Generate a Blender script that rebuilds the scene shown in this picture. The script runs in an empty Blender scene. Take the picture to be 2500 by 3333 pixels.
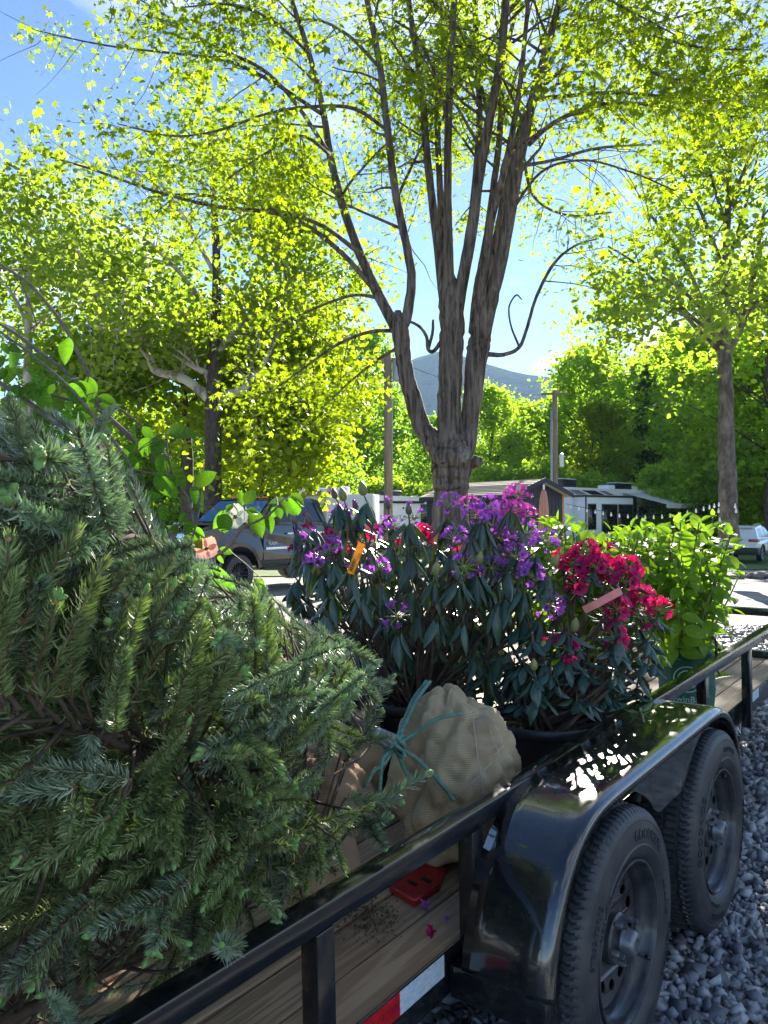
import bpy, bmesh, math, random
import numpy as np
from mathutils import Vector, Matrix, Euler, noise as mnoise

# ---------------------------------------------------------------- camera, sky, sun, exposure
scene = bpy.context.scene
CAM_Z = 1.46
cam_data = bpy.data.cameras.new('camera')
cam = bpy.data.objects.new('camera', cam_data)
scene.collection.objects.link(cam)
cam.location = (0, 0, CAM_Z)
cam.rotation_euler = (math.radians(90.195), 0, 0)
cam_data.sensor_fit = 'HORIZONTAL'
cam_data.sensor_width = 36.0
cam_data.lens = 36.0
cam_data.clip_start = 0.05
cam_data.clip_end = 20000
scene.camera = cam

SUN_EL, SUN_AZ = 24.5, 16.0            # elevation, degrees to the right of the view axis
world = bpy.data.worlds.new('World')
scene.world = world
world.use_nodes = True
wn, wl = world.node_tree.nodes, world.node_tree.links
wn.clear()
w_out = wn.new('ShaderNodeOutputWorld')
w_bg = wn.new('ShaderNodeBackground')
w_sky = wn.new('ShaderNodeTexSky')
w_sky.sky_type = 'NISHITA'
w_sky.sun_disc = False
w_sky.sun_elevation = math.radians(SUN_EL)
w_sky.sun_rotation = math.radians(SUN_AZ)
w_sky.altitude = 2500
w_sky.air_density = 1.0
w_sky.dust_density = 0.22
w_sky.ozone_density = 4.0
w_bg.inputs['Strength'].default_value = 0.055
# fair-weather cumulus: noise on a flat layer above the whole place
w_tc = wn.new('ShaderNodeTexCoord')
w_sep = wn.new('ShaderNodeSeparateXYZ')
w_add = wn.new('ShaderNodeMath'); w_add.operation = 'ADD'; w_add.inputs[1].default_value = 0.12
w_dx = wn.new('ShaderNodeMath'); w_dx.operation = 'DIVIDE'
w_dy = wn.new('ShaderNodeMath'); w_dy.operation = 'DIVIDE'
w_com = wn.new('ShaderNodeCombineXYZ')
w_noi = wn.new('ShaderNodeTexNoise')
w_noi.inputs['Scale'].default_value = 1.15
w_noi.inputs['Detail'].default_value = 7.0
w_noi.inputs['Roughness'].default_value = 0.56
w_ramp = wn.new('ShaderNodeValToRGB')
w_ramp.color_ramp.elements[0].position = 0.54
w_ramp.color_ramp.elements[1].position = 0.70
w_mul = wn.new('ShaderNodeMath'); w_mul.operation = 'MULTIPLY'; w_mul.inputs[1].default_value = 0.85
w_mix = wn.new('ShaderNodeMixRGB')
w_mix.inputs['Color2'].default_value = (7.5, 7.7, 8.1, 1)
wl.new(w_tc.outputs['Generated'], w_sep.inputs[0])
wl.new(w_sep.outputs['Z'], w_add.inputs[0])
wl.new(w_sep.outputs['X'], w_dx.inputs[0]); wl.new(w_add.outputs[0], w_dx.inputs[1])
wl.new(w_sep.outputs['Y'], w_dy.inputs[0]); wl.new(w_add.outputs[0], w_dy.inputs[1])
wl.new(w_dx.outputs[0], w_com.inputs['X']); wl.new(w_dy.outputs[0], w_com.inputs['Y'])
w_com.inputs['Z'].default_value = 0.4
wl.new(w_com.outputs[0], w_noi.inputs['Vector'])
wl.new(w_noi.outputs['Fac'], w_ramp.inputs[0])
wl.new(w_ramp.outputs['Color'], w_mul.inputs[0])
wl.new(w_mul.outputs[0], w_mix.inputs['Fac'])
wl.new(w_sky.outputs[0], w_mix.inputs['Color1'])
wl.new(w_mix.outputs[0], w_bg.inputs['Color'])
wl.new(w_bg.outputs[0], w_out.inputs[0])

el, az = math.radians(SUN_EL), math.radians(SUN_AZ)
SUN_DIR = Vector((math.sin(az) * math.cos(el), math.cos(az) * math.cos(el), math.sin(el)))
sun_data = bpy.data.lights.new('sun', 'SUN')
sun_data.energy = 5.0
sun_data.angle = math.radians(0.55)
sun_data.color = (1.0, 0.93, 0.80)
sun = bpy.data.objects.new('sun', sun_data)
scene.collection.objects.link(sun)
sun.rotation_euler = SUN_DIR.to_track_quat('Z', 'Y').to_euler()
sun.location = SUN_DIR * 60

vs = scene.view_settings
vs.view_transform = 'Standard'
vs.look = 'None'
vs.gamma = 1.0
vs.use_curve_mapping = False
vs.exposure = 2.15
scene.cycles.max_bounces = 8
scene.cycles.transmission_bounces = 6
scene.cycles.transparent_max_bounces = 8
scene.cycles.sample_clamp_indirect = 6.0

# ---------------------------------------------------------------- helpers
COL = scene.collection
PI = math.pi


def rg(seed):
    return np.random.default_rng(seed)


def at(px, py, y):
    """point of the place seen at photograph pixel (px, py), y metres ahead of the camera"""
    return Vector(((px - 1250) / 2500 * y, y, CAM_Z - (py - 1675) / 2500 * y))


def pix(p):
    return 1250 + 2500 * p[0] / p[1], 1675 - 2500 * (p[2] - CAM_Z) / p[1]


def tag(o, label=None, cat=None, group=None, kind=None):
    if label: o['label'] = label
    if cat: o['category'] = cat
    if group: o['group'] = group
    if kind: o['kind'] = kind
    return o


def link(o, parent=None):
    COL.objects.link(o)
    if parent is not None: o.parent = parent
    return o


def empty(name, loc=(0, 0, 0), rot=(0, 0, 0)):
    o = bpy.data.objects.new(name, None)
    o.empty_display_size = 0.1
    o.location = loc
    o.rotation_euler = rot
    return link(o)


def npmesh(name, V, F, mats, mi=None, smooth=False):
    V = np.asarray(V, dtype=np.float32).reshape(-1, 3)
    F = np.asarray(F, dtype=np.int32)
    k = F.shape[1]
    me = bpy.data.meshes.new(name)
    me.vertices.add(len(V)); me.vertices.foreach_set('co', V.ravel())
    me.loops.add(F.size); me.loops.foreach_set('vertex_index', F.ravel())
    me.polygons.add(len(F))
    me.polygons.foreach_set('loop_start', np.arange(0, F.size, k, dtype=np.int32))
    if mi is not None: me.polygons.foreach_set('material_index', np.asarray(mi, dtype=np.int32))
    if smooth: me.polygons.foreach_set('use_smooth', np.ones(len(F), dtype=bool))
    for m in mats: me.materials.append(m)
    me.update(calc_edges=True)
    return me


class G:
    """collects shapes; obj() links them as one mesh"""
    def __init__(s): s.V = []; s.F = []; s.M = []; s.n = 0

    def add(s, vf, m=0, mx=None):
        V, F = vf
        V = np.asarray(V, dtype=float).reshape(-1, 3)
        if mx is not None:
            R = np.array(mx)
            V = V @ R[:3, :3].T + R[:3, 3]
        s.V.append(V)
        for f in F: s.F.append(tuple(int(i) + s.n for i in f)); s.M.append(m)
        s.n += len(V)
        return s

    def mesh(s, name, mats, smooth=False, sharp=None):
        me = bpy.data.meshes.new(name)
        me.from_pydata(np.vstack(s.V).tolist(), [], s.F)
        for m in (mats if isinstance(mats, (list, tuple)) else [mats]): me.materials.append(m)
        me.polygons.foreach_set('material_index', s.M)
        if smooth or sharp:
            me.polygons.foreach_set('use_smooth', [True] * len(s.F))
            if sharp: me.set_sharp_from_angle(angle=math.radians(sharp))
        me.update()
        return me

    def obj(s, name, mats, parent=None, smooth=False, sharp=None):
        return link(bpy.data.objects.new(name, s.mesh(name, mats, smooth, sharp)), parent)


def box(x0, x1, y0, y1, z0, z1):
    V = [(x, y, z) for x in (x0, x1) for y in (y0, y1) for z in (z0, z1)]
    return V, [(0, 1, 3, 2), (4, 6, 7, 5), (0, 4, 5, 1), (2, 3, 7, 6), (0, 2, 6, 4), (1, 5, 7, 3)]


def bev(x0, x1, y0, y1, z0, z1, b=0.003, seg=2):
    bm = bmesh.new()
    bmesh.ops.create_cube(bm, size=1)
    for v in bm.verts:
        v.co = ((x0 + x1) / 2 + v.co.x * (x1 - x0), (y0 + y1) / 2 + v.co.y * (y1 - y0), (z0 + z1) / 2 + v.co.z * (z1 - z0))
    bmesh.ops.bevel(bm, geom=bm.edges[:] + bm.verts[:], offset=b, segments=seg, affect='EDGES', profile=0.5)
    bm.verts.index_update()
    V = [tuple(v.co) for v in bm.verts]; F = [tuple(v.index for v in f.verts) for f in bm.faces]
    bm.free()
    return V, F


def prism(poly, h0, h1, axis='y'):
    """polygon in the plane across `axis`, given as (a, b); for y: (x, z)"""
    n = len(poly)
    def P(a, b, h):
        return (a, h, b) if axis == 'y' else ((h, a, b) if axis == 'x' else (a, b, h))
    V = [P(a, b, h0) for a, b in poly] + [P(a, b, h1) for a, b in poly]
    F = [tuple(range(n))[::-1], tuple(range(n, 2 * n))] + [(i, (i + 1) % n, n + (i + 1) % n, n + i) for i in range(n)]
    return V, F


def frames(P):
    P = np.asarray(P, dtype=float)
    T = np.gradient(P, axis=0)
    T /= np.linalg.norm(T, axis=1)[:, None] + 1e-9
    a = np.array([0, 0, 1.0]) if abs(T[0][2]) < 0.9 else np.array([1.0, 0, 0])
    N = []
    n = np.cross(T[0], a); n /= np.linalg.norm(n)
    for t in T:
        n = n - t * (n @ t); n /= np.linalg.norm(n) + 1e-9
        N.append(n.copy())
    N = np.array(N)
    return P, T, N, np.cross(T, N)


def tube(P, R, n=8, cap=True):
    P, T, N, B = frames(P)
    m = len(P)
    R = np.broadcast_to(np.asarray(R, dtype=float), (m,))
    th = np.linspace(0, 2 * PI, n, endpoint=False)
    V = P[:, None] + R[:, None, None] * (np.cos(th)[None, :, None] * N[:, None] + np.sin(th)[None, :, None] * B[:, None])
    F = [(i * n + j, i * n + (j + 1) % n, (i + 1) * n + (j + 1) % n, (i + 1) * n + j) for i in range(m - 1) for j in range(n)]
    if cap: F += [tuple(range(n))[::-1], tuple(range((m - 1) * n, m * n))]
    return V.reshape(-1, 3), F


def lathe(prof, n=24, axis='y', cap=False):
    """prof: (radius, height along axis)"""
    th = np.linspace(0, 2 * PI, n, endpoint=False)
    V = []
    for r, h in prof:
        for t in th:
            a, b = r * math.cos(t), r * math.sin(t)
            V.append((a, h, b) if axis == 'y' else ((a, b, h) if axis == 'z' else (h, a, b)))
    m = len(prof)
    F = [(i * n + j, i * n + (j + 1) % n, (i + 1) * n + (j + 1) % n, (i + 1) * n + j) for i in range(m - 1) for j in range(n)]
    if cap: F += [tuple(range(n))[::-1], tuple(range((m - 1) * n, m * n))]
    return V, F


def smooth_path(P, k=6):
    """Catmull-Rom through points (any dimension)"""
    P = np.asarray(P, dtype=float)
    if len(P) < 3:
        return np.array([P[0] + (P[-1] - P[0]) * t for t in np.linspace(0, 1, k + 1)])
    Q = np.vstack([2 * P[0] - P[1], P, 2 * P[-1] - P[-2]])
    out = []
    for i in range(1, len(Q) - 2):
        p0, p1, p2, p3 = Q[i - 1:i + 3]
        for t in np.linspace(0, 1, k, endpoint=False):
            out.append(0.5 * (2 * p1 + (p2 - p0) * t + (2 * p0 - 5 * p1 + 4 * p2 - p3) * t * t + (3 * p1 - p0 - 3 * p2 + p3) * t ** 3))
    out.append(P[-1])
    return np.array(out)


def rope_geo(P, r, turns_per_m=45, strands=3, n=5):
    """laid rope: strands twisted round a path"""
    P = smooth_path(P, 10)
    seg = np.linalg.norm(np.diff(P, axis=0), axis=1); L = np.concatenate([[0], np.cumsum(seg)])
    m = max(8, int(L[-1] * turns_per_m * 6))
    s = np.linspace(0, L[-1], m)
    P = np.stack([np.interp(s, L, P[:, i]) for i in range(3)], 1)
    P, T, N, B = frames(P)
    g = G()
    for k in range(strands):
        a = 2 * PI * (s * turns_per_m + k / strands)
        Q = P + r * 0.5 * (np.cos(a)[:, None] * N + np.sin(a)[:, None] * B)
        g.add(tube(Q, r * 0.58, n))
    return np.vstack(g.V), g.F


# ---------------------------------------------------------------- materials
def mat(name, c1, c2=None, rough=0.6, metal=0.0, scale=6.0, detail=4.0, stretch=None, bump=0.0, bscale=None, bdist=0.01,
        spec=0.5, coat=0.0, coat_rough=0.1, transl=None, tcol=None, island=False, objrand=0.0, rough2=None, back=None, sheen=0.0,
        ramp=(0.35, 0.65), ior=None, vein=None, coat_ior=None):
    m = bpy.data.materials.new(name)
    m.use_nodes = True
    nt = m.node_tree; N = nt.nodes; L = nt.links
    bs = N['Principled BSDF']; out = N['Material Output']
    bs.inputs['Roughness'].default_value = rough
    bs.inputs['Metallic'].default_value = metal
    bs.inputs['Specular IOR Level'].default_value = spec
    bs.inputs['Coat Weight'].default_value = coat
    bs.inputs['Coat Roughness'].default_value = coat_rough
    if coat_ior: bs.inputs['Coat IOR'].default_value = coat_ior
    if ior: bs.inputs['IOR'].default_value = ior
    if sheen: bs.inputs['Sheen Weight'].default_value = sheen
    c1 = (*c1, 1); c2 = (*c2, 1) if c2 else None
    tc = N.new('ShaderNodeTexCoord')
    vec = tc.outputs['Object']
    if stretch:
        mp = N.new('ShaderNodeMapping'); mp.inputs['Scale'].default_value = stretch
        L.new(vec, mp.inputs[0]); vec = mp.outputs[0]
    col = None
    noi = None
    if c2 or bump:
        noi = N.new('ShaderNodeTexNoise'); noi.inputs['Scale'].default_value = scale; noi.inputs['Detail'].default_value = detail
        noi.inputs['Roughness'].default_value = 0.6
        L.new(vec, noi.inputs['Vector'])
    if c2:
        mx = N.new('ShaderNodeMixRGB'); mx.inputs[1].default_value = c1; mx.inputs[2].default_value = c2
        rp = N.new('ShaderNodeValToRGB'); rp.color_ramp.elements[0].position = ramp[0]; rp.color_ramp.elements[1].position = ramp[1]
        if island:
            ge = N.new('ShaderNodeNewGeometry'); L.new(ge.outputs['Random Per Island'], mx.inputs[0])
        else:
            L.new(noi.outputs['Fac'], rp.inputs[0]); L.new(rp.outputs[0], mx.inputs[0])
        col = mx.outputs[0]
        if rough2 is not None:
            mr = N.new('ShaderNodeMapRange'); mr.inputs['To Min'].default_value = rough; mr.inputs['To Max'].default_value = rough2
            L.new(rp.outputs[0] if not island else noi.outputs['Fac'], mr.inputs[0]); L.new(mr.outputs[0], bs.inputs['Roughness'])
    else:
        rgb = N.new('ShaderNodeRGB'); rgb.outputs[0].default_value = c1; col = rgb.outputs[0]
    if objrand:
        oi = N.new('ShaderNodeObjectInfo'); hs = N.new('ShaderNodeHueSaturation')
        mv = N.new('ShaderNodeMapRange'); mv.inputs['To Min'].default_value = 1 - objrand; mv.inputs['To Max'].default_value = 1 + objrand
        mh = N.new('ShaderNodeMapRange'); mh.inputs['To Min'].default_value = 0.5 - objrand * 0.06; mh.inputs['To Max'].default_value = 0.5 + objrand * 0.06
        L.new(oi.outputs['Random'], mv.inputs[0]); L.new(mv.outputs[0], hs.inputs['Value'])
        L.new(oi.outputs['Random'], mh.inputs[0]); L.new(mh.outputs[0], hs.inputs['Hue'])
        L.new(col, hs.inputs['Color']); col = hs.outputs[0]
    if back:
        ge2 = N.new('ShaderNodeNewGeometry'); mb = N.new('ShaderNodeMixRGB'); mb.inputs[2].default_value = (*back, 1)
        L.new(ge2.outputs['Backfacing'], mb.inputs[0]); L.new(col, mb.inputs[1]); col = mb.outputs[0]
    L.new(col, bs.inputs['Base Color'])
    if bump:
        bn = noi
        if bscale:
            bn = N.new('ShaderNodeTexNoise'); bn.inputs['Scale'].default_value = bscale; bn.inputs['Detail'].default_value = 6
            L.new(vec, bn.inputs['Vector'])
        bp = N.new('ShaderNodeBump'); bp.inputs['Strength'].default_value = bump; bp.inputs['Distance'].default_value = bdist
        L.new(bn.outputs['Fac'], bp.inputs['Height']); L.new(bp.outputs[0], bs.inputs['Normal'])
    if vein:
        # side veins running forward from the midrib, as fine relief
        sx = N.new('ShaderNodeSeparateXYZ'); L.new(tc.outputs['Object'], sx.inputs[0])
        ab = N.new('ShaderNodeMath'); ab.operation = 'ABSOLUTE'; L.new(sx.outputs['Y'], ab.inputs[0])
        m1 = N.new('ShaderNodeMath'); m1.operation = 'MULTIPLY_ADD'; m1.inputs[1].default_value = -0.9; L.new(ab.outputs[0], m1.inputs[0]); L.new(sx.outputs['X'], m1.inputs[2])
        m2 = N.new('ShaderNodeMath'); m2.operation = 'MULTIPLY'; m2.inputs[1].default_value = vein[0]; L.new(m1.outputs[0], m2.inputs[0])
        m3 = N.new('ShaderNodeMath'); m3.operation = 'SINE'; L.new(m2.outputs[0], m3.inputs[0])
        m4 = N.new('ShaderNodeMath'); m4.operation = 'ABSOLUTE'; L.new(m3.outputs[0], m4.inputs[0])
        vb = N.new('ShaderNodeBump'); vb.inputs['Strength'].default_value = vein[2]; vb.inputs['Distance'].default_value = vein[1]
        L.new(m4.outputs[0], vb.inputs['Height'])
        if bump: L.new(bp.outputs[0], vb.inputs['Normal'])
        L.new(vb.outputs[0], bs.inputs['Normal'])
    if transl:
        tr = N.new('ShaderNodeBsdfTranslucent'); ms = N.new('ShaderNodeMixShader'); ms.inputs[0].default_value = transl
        if tcol:
            if objrand or island:
                # the light passing through varies leaf by leaf with the leaf's own colour
                mm = N.new('ShaderNodeMixRGB'); mm.blend_type = 'MULTIPLY'; mm.inputs[0].default_value = 0.7
                mm.inputs[1].default_value = (*tcol, 1)
                gn = N.new('ShaderNodeVectorMath'); gn.operation = 'SCALE'; gn.inputs['Scale'].default_value = 1.0 / max(*(c2 or c1)[:3])
                L.new(col, gn.inputs[0]); L.new(gn.outputs[0], mm.inputs[2])
                L.new(mm.outputs[0], tr.inputs['Color'])
            else:
                tr.inputs['Color'].default_value = (*tcol, 1)
        else:
            L.new(col, tr.inputs['Color'])
        L.new(bs.outputs[0], ms.inputs[1]); L.new(tr.outputs[0], ms.inputs[2]); L.new(ms.outputs[0], out.inputs['Surface'])
    return m


M = {}
# trailer
M['paint'] = mat('black_gloss_paint', (0.006, 0.007, 0.009), (0.028, 0.027, 0.026), rough=0.25, rough2=0.45, scale=11, detail=12, ramp=(0.52, 0.85), coat=0.9, coat_rough=0.07, spec=0.5, coat_ior=1.75)
M['frame_paint'] = mat('black_frame_paint', (0.007, 0.008, 0.010), (0.03, 0.03, 0.03), rough=0.16, rough2=0.45, scale=14, detail=8, ramp=(0.5, 0.8), coat=0.6)
M['rubber'] = mat('tyre_rubber', (0.024, 0.026, 0.031), (0.085, 0.083, 0.08), rough=0.5, ramp=(0.45, 0.85), detail=9, scale=9, bump=0.15, bscale=120, bdist=0.002)
M['rubber_text'] = mat('tyre_lettering', (0.03, 0.031, 0.034), rough=0.5)
M['rim'] = mat('black_steel_wheel', (0.018, 0.019, 0.022), (0.055, 0.056, 0.06), rough=0.28, rough2=0.5, scale=18, detail=8, coat=0.3)
M['zinc'] = mat('zinc_steel', (0.24, 0.25, 0.27), (0.15, 0.16, 0.17), rough=0.42, metal=0.6, scale=30)
M['chrome'] = mat('chrome', (0.75, 0.75, 0.76), rough=0.12, metal=1.0)
M['plastic_black'] = mat('black_plastic', (0.008, 0.008, 0.009), (0.02, 0.02, 0.02), rough=0.42, scale=8, bump=0.05)
M['tape_red'] = mat('reflective_red', (0.62, 0.01, 0.02), (0.40, 0.005, 0.012), rough=0.3, scale=24, stretch=(1, 1, 1), coat=0.3)
M['tape_red_text'] = mat('reflective_red_print', (0.20, 0.003, 0.01), rough=0.4)
M['tape_white'] = mat('reflective_white', (0.66, 0.74, 0.78), (0.46, 0.56, 0.66), rough=0.35, scale=60, detail=1, stretch=(1, 1, 3), coat=0.2)
M['white_print'] = mat('white_print', (0.75, 0.77, 0.75), rough=0.5)
M['red_plastic'] = mat('red_plastic', (0.42, 0.012, 0.016), (0.28, 0.01, 0.014), rough=0.4, scale=12)


def wood_mat(name, a, b, c, sc=1.0):
    m = bpy.data.materials.new(name); m.use_nodes = True
    nt = m.node_tree; N = nt.nodes; L = nt.links; bs = N['Principled BSDF']
    tc = N.new('ShaderNodeTexCoord'); oi = N.new('ShaderNodeObjectInfo'); ad = N.new('ShaderNodeVectorMath'); ad.operation = 'ADD'
    cb = N.new('ShaderNodeMath'); cb.operation = 'MULTIPLY'; cb.inputs[1].default_value = 37.0
    L.new(oi.outputs['Random'], cb.inputs[0]); L.new(tc.outputs['Object'], ad.inputs[0]); L.new(cb.outputs[0], ad.inputs[1])
    mp = N.new('ShaderNodeMapping'); mp.inputs['Scale'].default_value = (0.35 * sc, 7 * sc, 7 * sc); L.new(ad.outputs[0], mp.inputs[0])
    n1 = N.new('ShaderNodeTexNoise'); n1.inputs['Scale'].default_value = 1.6; n1.inputs['Detail'].default_value = 3; n1.inputs['Distortion'].default_value = 0.15
    L.new(mp.outputs[0], n1.inputs['Vector'])
    ml = N.new('ShaderNodeMath'); ml.operation = 'MULTIPLY'; ml.inputs[1].default_value = 70.0; L.new(n1.outputs['Fac'], ml.inputs[0])
    sn = N.new('ShaderNodeMath'); sn.operation = 'SINE'; L.new(ml.outputs[0], sn.inputs[0])
    rp = N.new('ShaderNodeValToRGB'); rp.color_ramp.elements[0].position = 0.2; rp.color_ramp.elements[1].position = 0.95
    mr = N.new('ShaderNodeMapRange'); mr.inputs['From Min'].default_value = -1; L.new(sn.outputs[0], mr.inputs[0]); L.new(mr.outputs[0], rp.inputs[0])
    rp.color_ramp.elements[0].color = (*a, 1); rp.color_ramp.elements[1].color = (*b, 1)
    n2 = N.new('ShaderNodeTexNoise'); n2.inputs['Scale'].default_value = 5; n2.inputs['Detail'].default_value = 6; L.new(tc.outputs['Object'], n2.inputs['Vector'])
    r2 = N.new('ShaderNodeValToRGB'); r2.color_ramp.elements[0].position = 0.45; r2.color_ramp.elements[1].position = 0.75; L.new(n2.outputs['Fac'], r2.inputs[0])
    mx = N.new('ShaderNodeMixRGB'); mx.inputs[2].default_value = (*c, 1); L.new(r2.outputs[0], mx.inputs[0]); L.new(rp.outputs[0], mx.inputs[1])
    hs = N.new('ShaderNodeHueSaturation'); mv = N.new('ShaderNodeMapRange'); mv.inputs['To Min'].default_value = .72; mv.inputs['To Max'].default_value = 1.35
    L.new(oi.outputs['Random'], mv.inputs[0]); L.new(mv.outputs[0], hs.inputs['Value']); L.new(mx.outputs[0], hs.inputs['Color'])
    L.new(hs.outputs[0], bs.inputs['Base Color']); bs.inputs['Roughness'].default_value = 0.7
    bp = N.new('ShaderNodeBump'); bp.inputs['Strength'].default_value = 0.35; bp.inputs['Distance'].default_value = 0.003
    L.new(mr.outputs[0], bp.inputs['Height']); L.new(bp.outputs[0], bs.inputs['Normal'])
    return m


M['plank'] = wood_mat('treated_pine_deck', (0.27, 0.175, 0.10), (0.40, 0.275, 0.165), (0.30, 0.205, 0.135))


def burlap_mat(name, a, b):
    m = bpy.data.materials.new(name); m.use_nodes = True
    nt = m.node_tree; N = nt.nodes; L = nt.links; bs = N['Principled BSDF']
    tc = N.new('ShaderNodeTexCoord')
    n0 = N.new('ShaderNodeTexNoise'); n0.inputs['Scale'].default_value = 7; L.new(tc.outputs['UV'], n0.inputs['Vector'])
    ad = N.new('ShaderNodeVectorMath'); ad.operation = 'MULTIPLY_ADD'; ad.inputs[1].default_value = (0.005, 0.005, 0.005)
    L.new(n0.outputs['Color'], ad.inputs[0]); L.new(tc.outputs['UV'], ad.inputs[2])
    ws = []
    for d in ('X', 'Y'):
        w = N.new('ShaderNodeTexWave'); w.bands_direction = d; w.inputs['Scale'].default_value = 72
        w.inputs['Distortion'].default_value = 0.25; w.inputs['Detail'].default_value = 2; w.inputs['Detail Scale'].default_value = 2
        L.new(ad.outputs[0], w.inputs['Vector']); ws.append(w)
    mxv = N.new('ShaderNodeMath'); mxv.operation = 'MAXIMUM'; L.new(ws[0].outputs['Fac'], mxv.inputs[0]); L.new(ws[1].outputs['Fac'], mxv.inputs[1])
    rp = N.new('ShaderNodeValToRGB'); rp.color_ramp.elements[0].position = 0.35; rp.color_ramp.elements[1].position = 0.85
    rp.color_ramp.elements[0].color = (*a, 1); rp.color_ramp.elements[1].color = (*b, 1); L.new(mxv.outputs[0], rp.inputs[0])
    n2 = N.new('ShaderNodeTexNoise'); n2.inputs['Scale'].default_value = 6; n2.inputs['Detail'].default_value = 5; L.new(tc.outputs['Object'], n2.inputs['Vector'])
    r2 = N.new('ShaderNodeValToRGB'); r2.color_ramp.elements[0].position = 0.5; r2.color_ramp.elements[1].position = 0.78
    r2.color_ramp.elements[1].color = (0.55, 0.55, 0.55, 1); L.new(n2.outputs['Fac'], r2.inputs[0])
    mx = N.new('ShaderNodeMixRGB'); mx.inputs[2].default_value = (0.10, 0.055, 0.035, 1); L.new(r2.outputs[0], mx.inputs[0]); L.new(rp.outputs[0], mx.inputs[1])
    L.new(mx.outputs[0], bs.inputs['Base Color']); bs.inputs['Roughness'].default_value = 0.95; bs.inputs['Specular IOR Level'].default_value = 0.1
    bp = N.new('ShaderNodeBump'); bp.inputs['Strength'].default_value = 0.45; bp.inputs['Distance'].default_value = 0.002
    L.new(mxv.outputs[0], bp.inputs['Height']); L.new(bp.outputs[0], bs.inputs['Normal'])
    return m


M['burlap'] = burlap_mat('burlap', (0.29, 0.21, 0.12), (0.56, 0.455, 0.285))
M['burlap_red'] = burlap_mat('stained_burlap', (0.15, 0.09, 0.055), (0.40, 0.28, 0.18))
M['rope'] = mat('green_poly_rope', (0.075, 0.20, 0.145), (0.16, 0.32, 0.24), rough=0.55, scale=40)
M['twine'] = mat('pale_twine', (0.42, 0.38, 0.30), rough=0.9)
M['wrap'] = mat('trunk_wrap_plastic', (0.10, 0.13, 0.16), (0.20, 0.24, 0.28), rough=0.5, scale=20)
# plants
M['needle_b'] = mat('blue_spruce_needles', (0.14, 0.205, 0.125), (0.50, 0.57, 0.40), rough=0.42, island=True, objrand=0.25, transl=0.2, tcol=(0.30, 0.50, 0.20))
M['needle_g'] = mat('green_spruce_needles', (0.14, 0.20, 0.085), (0.48, 0.54, 0.25), rough=0.42, island=True, objrand=0.25, transl=0.25, tcol=(0.40, 0.60, 0.10))
M['twig'] = mat('spruce_twig_bark', (0.11, 0.065, 0.035), (0.24, 0.15, 0.08), rough=0.8, scale=90)
M['bud'] = mat('new_growth', (0.20, 0.40, 0.10), (0.30, 0.50, 0.16), rough=0.6, scale=150, transl=0.25, tcol=(0.3, 0.55, 0.08), bump=0.6, bscale=500, bdist=0.002)
M['budscale'] = mat('bud_scales', (0.38, 0.24, 0.10), (0.50, 0.36, 0.18), rough=0.7, scale=100)
M['rh_leaf'] = mat('rhododendron_leaf', (0.032, 0.075, 0.048), (0.055, 0.105, 0.066), rough=0.30, scale=22, objrand=0.3, transl=0.06, tcol=(0.10, 0.16, 0.02), back=(0.10, 0.13, 0.05), bump=0.25, bscale=70, bdist=0.004)
M['rh_leaf_d'] = mat('red_rhododendron_leaf', (0.030, 0.070, 0.052), (0.055, 0.105, 0.080), rough=0.27, scale=22, objrand=0.3, transl=0.05, tcol=(0.08, 0.16, 0.03), back=(0.07, 0.11, 0.06), bump=0.3, bscale=60, bdist=0.005)
M['rh_stem'] = mat('rhododendron_stem', (0.055, 0.038, 0.026), (0.12, 0.088, 0.06), rough=0.85, scale=30, bump=0.4)
M['rh_green'] = mat('green_shoot', (0.20, 0.24, 0.07), (0.30, 0.33, 0.12), rough=0.55, scale=40)
M['fl_purple'] = mat('purple_petal', (0.34, 0.085, 0.46), (0.52, 0.22, 0.64), rough=0.55, scale=30, objrand=0.16, transl=0.35, tcol=(0.70, 0.22, 0.85))
M['fl_pink'] = mat('pink_sunlit_petal', (0.52, 0.07, 0.42), (0.68, 0.20, 0.58), rough=0.55, scale=30, objrand=0.12, transl=0.4, tcol=(0.85, 0.15, 0.65))  # purple petals in sun: the pinker glow is put into the colour
M['fl_red'] = mat('crimson_petal', (0.46, 0.005, 0.10), (0.62, 0.02, 0.20), rough=0.5, scale=30, objrand=0.15, transl=0.35, tcol=(0.7, 0.02, 0.18))
M['fl_bud'] = mat('flower_bud', (0.16, 0.20, 0.06), (0.30, 0.30, 0.10), rough=0.5, scale=40, objrand=0.2)
M['fl_budp'] = mat('purple_flower_bud', (0.12, 0.03, 0.10), (0.20, 0.20, 0.07), rough=0.5, scale=40, objrand=0.2)
M['hy_leaf'] = mat('hydrangea_leaf', (0.14, 0.25, 0.022), (0.20, 0.32, 0.04), rough=0.5, scale=18, objrand=0.22, transl=0.5, tcol=(0.46, 0.58, 0.04), vein=(210, .003, .7))
M['hy_stem'] = mat('hydrangea_cane', (0.10, 0.14, 0.04), (0.20, 0.15, 0.09), rough=0.7, scale=20)
M['dw_leaf'] = mat('dogwood_leaf', (0.075, 0.17, 0.030), (0.11, 0.23, 0.045), rough=0.42, scale=12, objrand=0.22, transl=0.42, tcol=(0.38, 0.60, 0.04), back=(0.16, 0.24, 0.11), vein=(18, .05, .8))
M['dw_bark'] = mat('dogwood_bark', (0.11, 0.085, 0.065), (0.20, 0.165, 0.135), rough=0.8, scale=60, bump=0.3)
M['dw_pink'] = mat('pink_bract', (0.68, 0.30, 0.25), (0.80, 0.48, 0.40), rough=0.6, scale=30, transl=0.3, tcol=(0.9, 0.5, 0.4))
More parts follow.
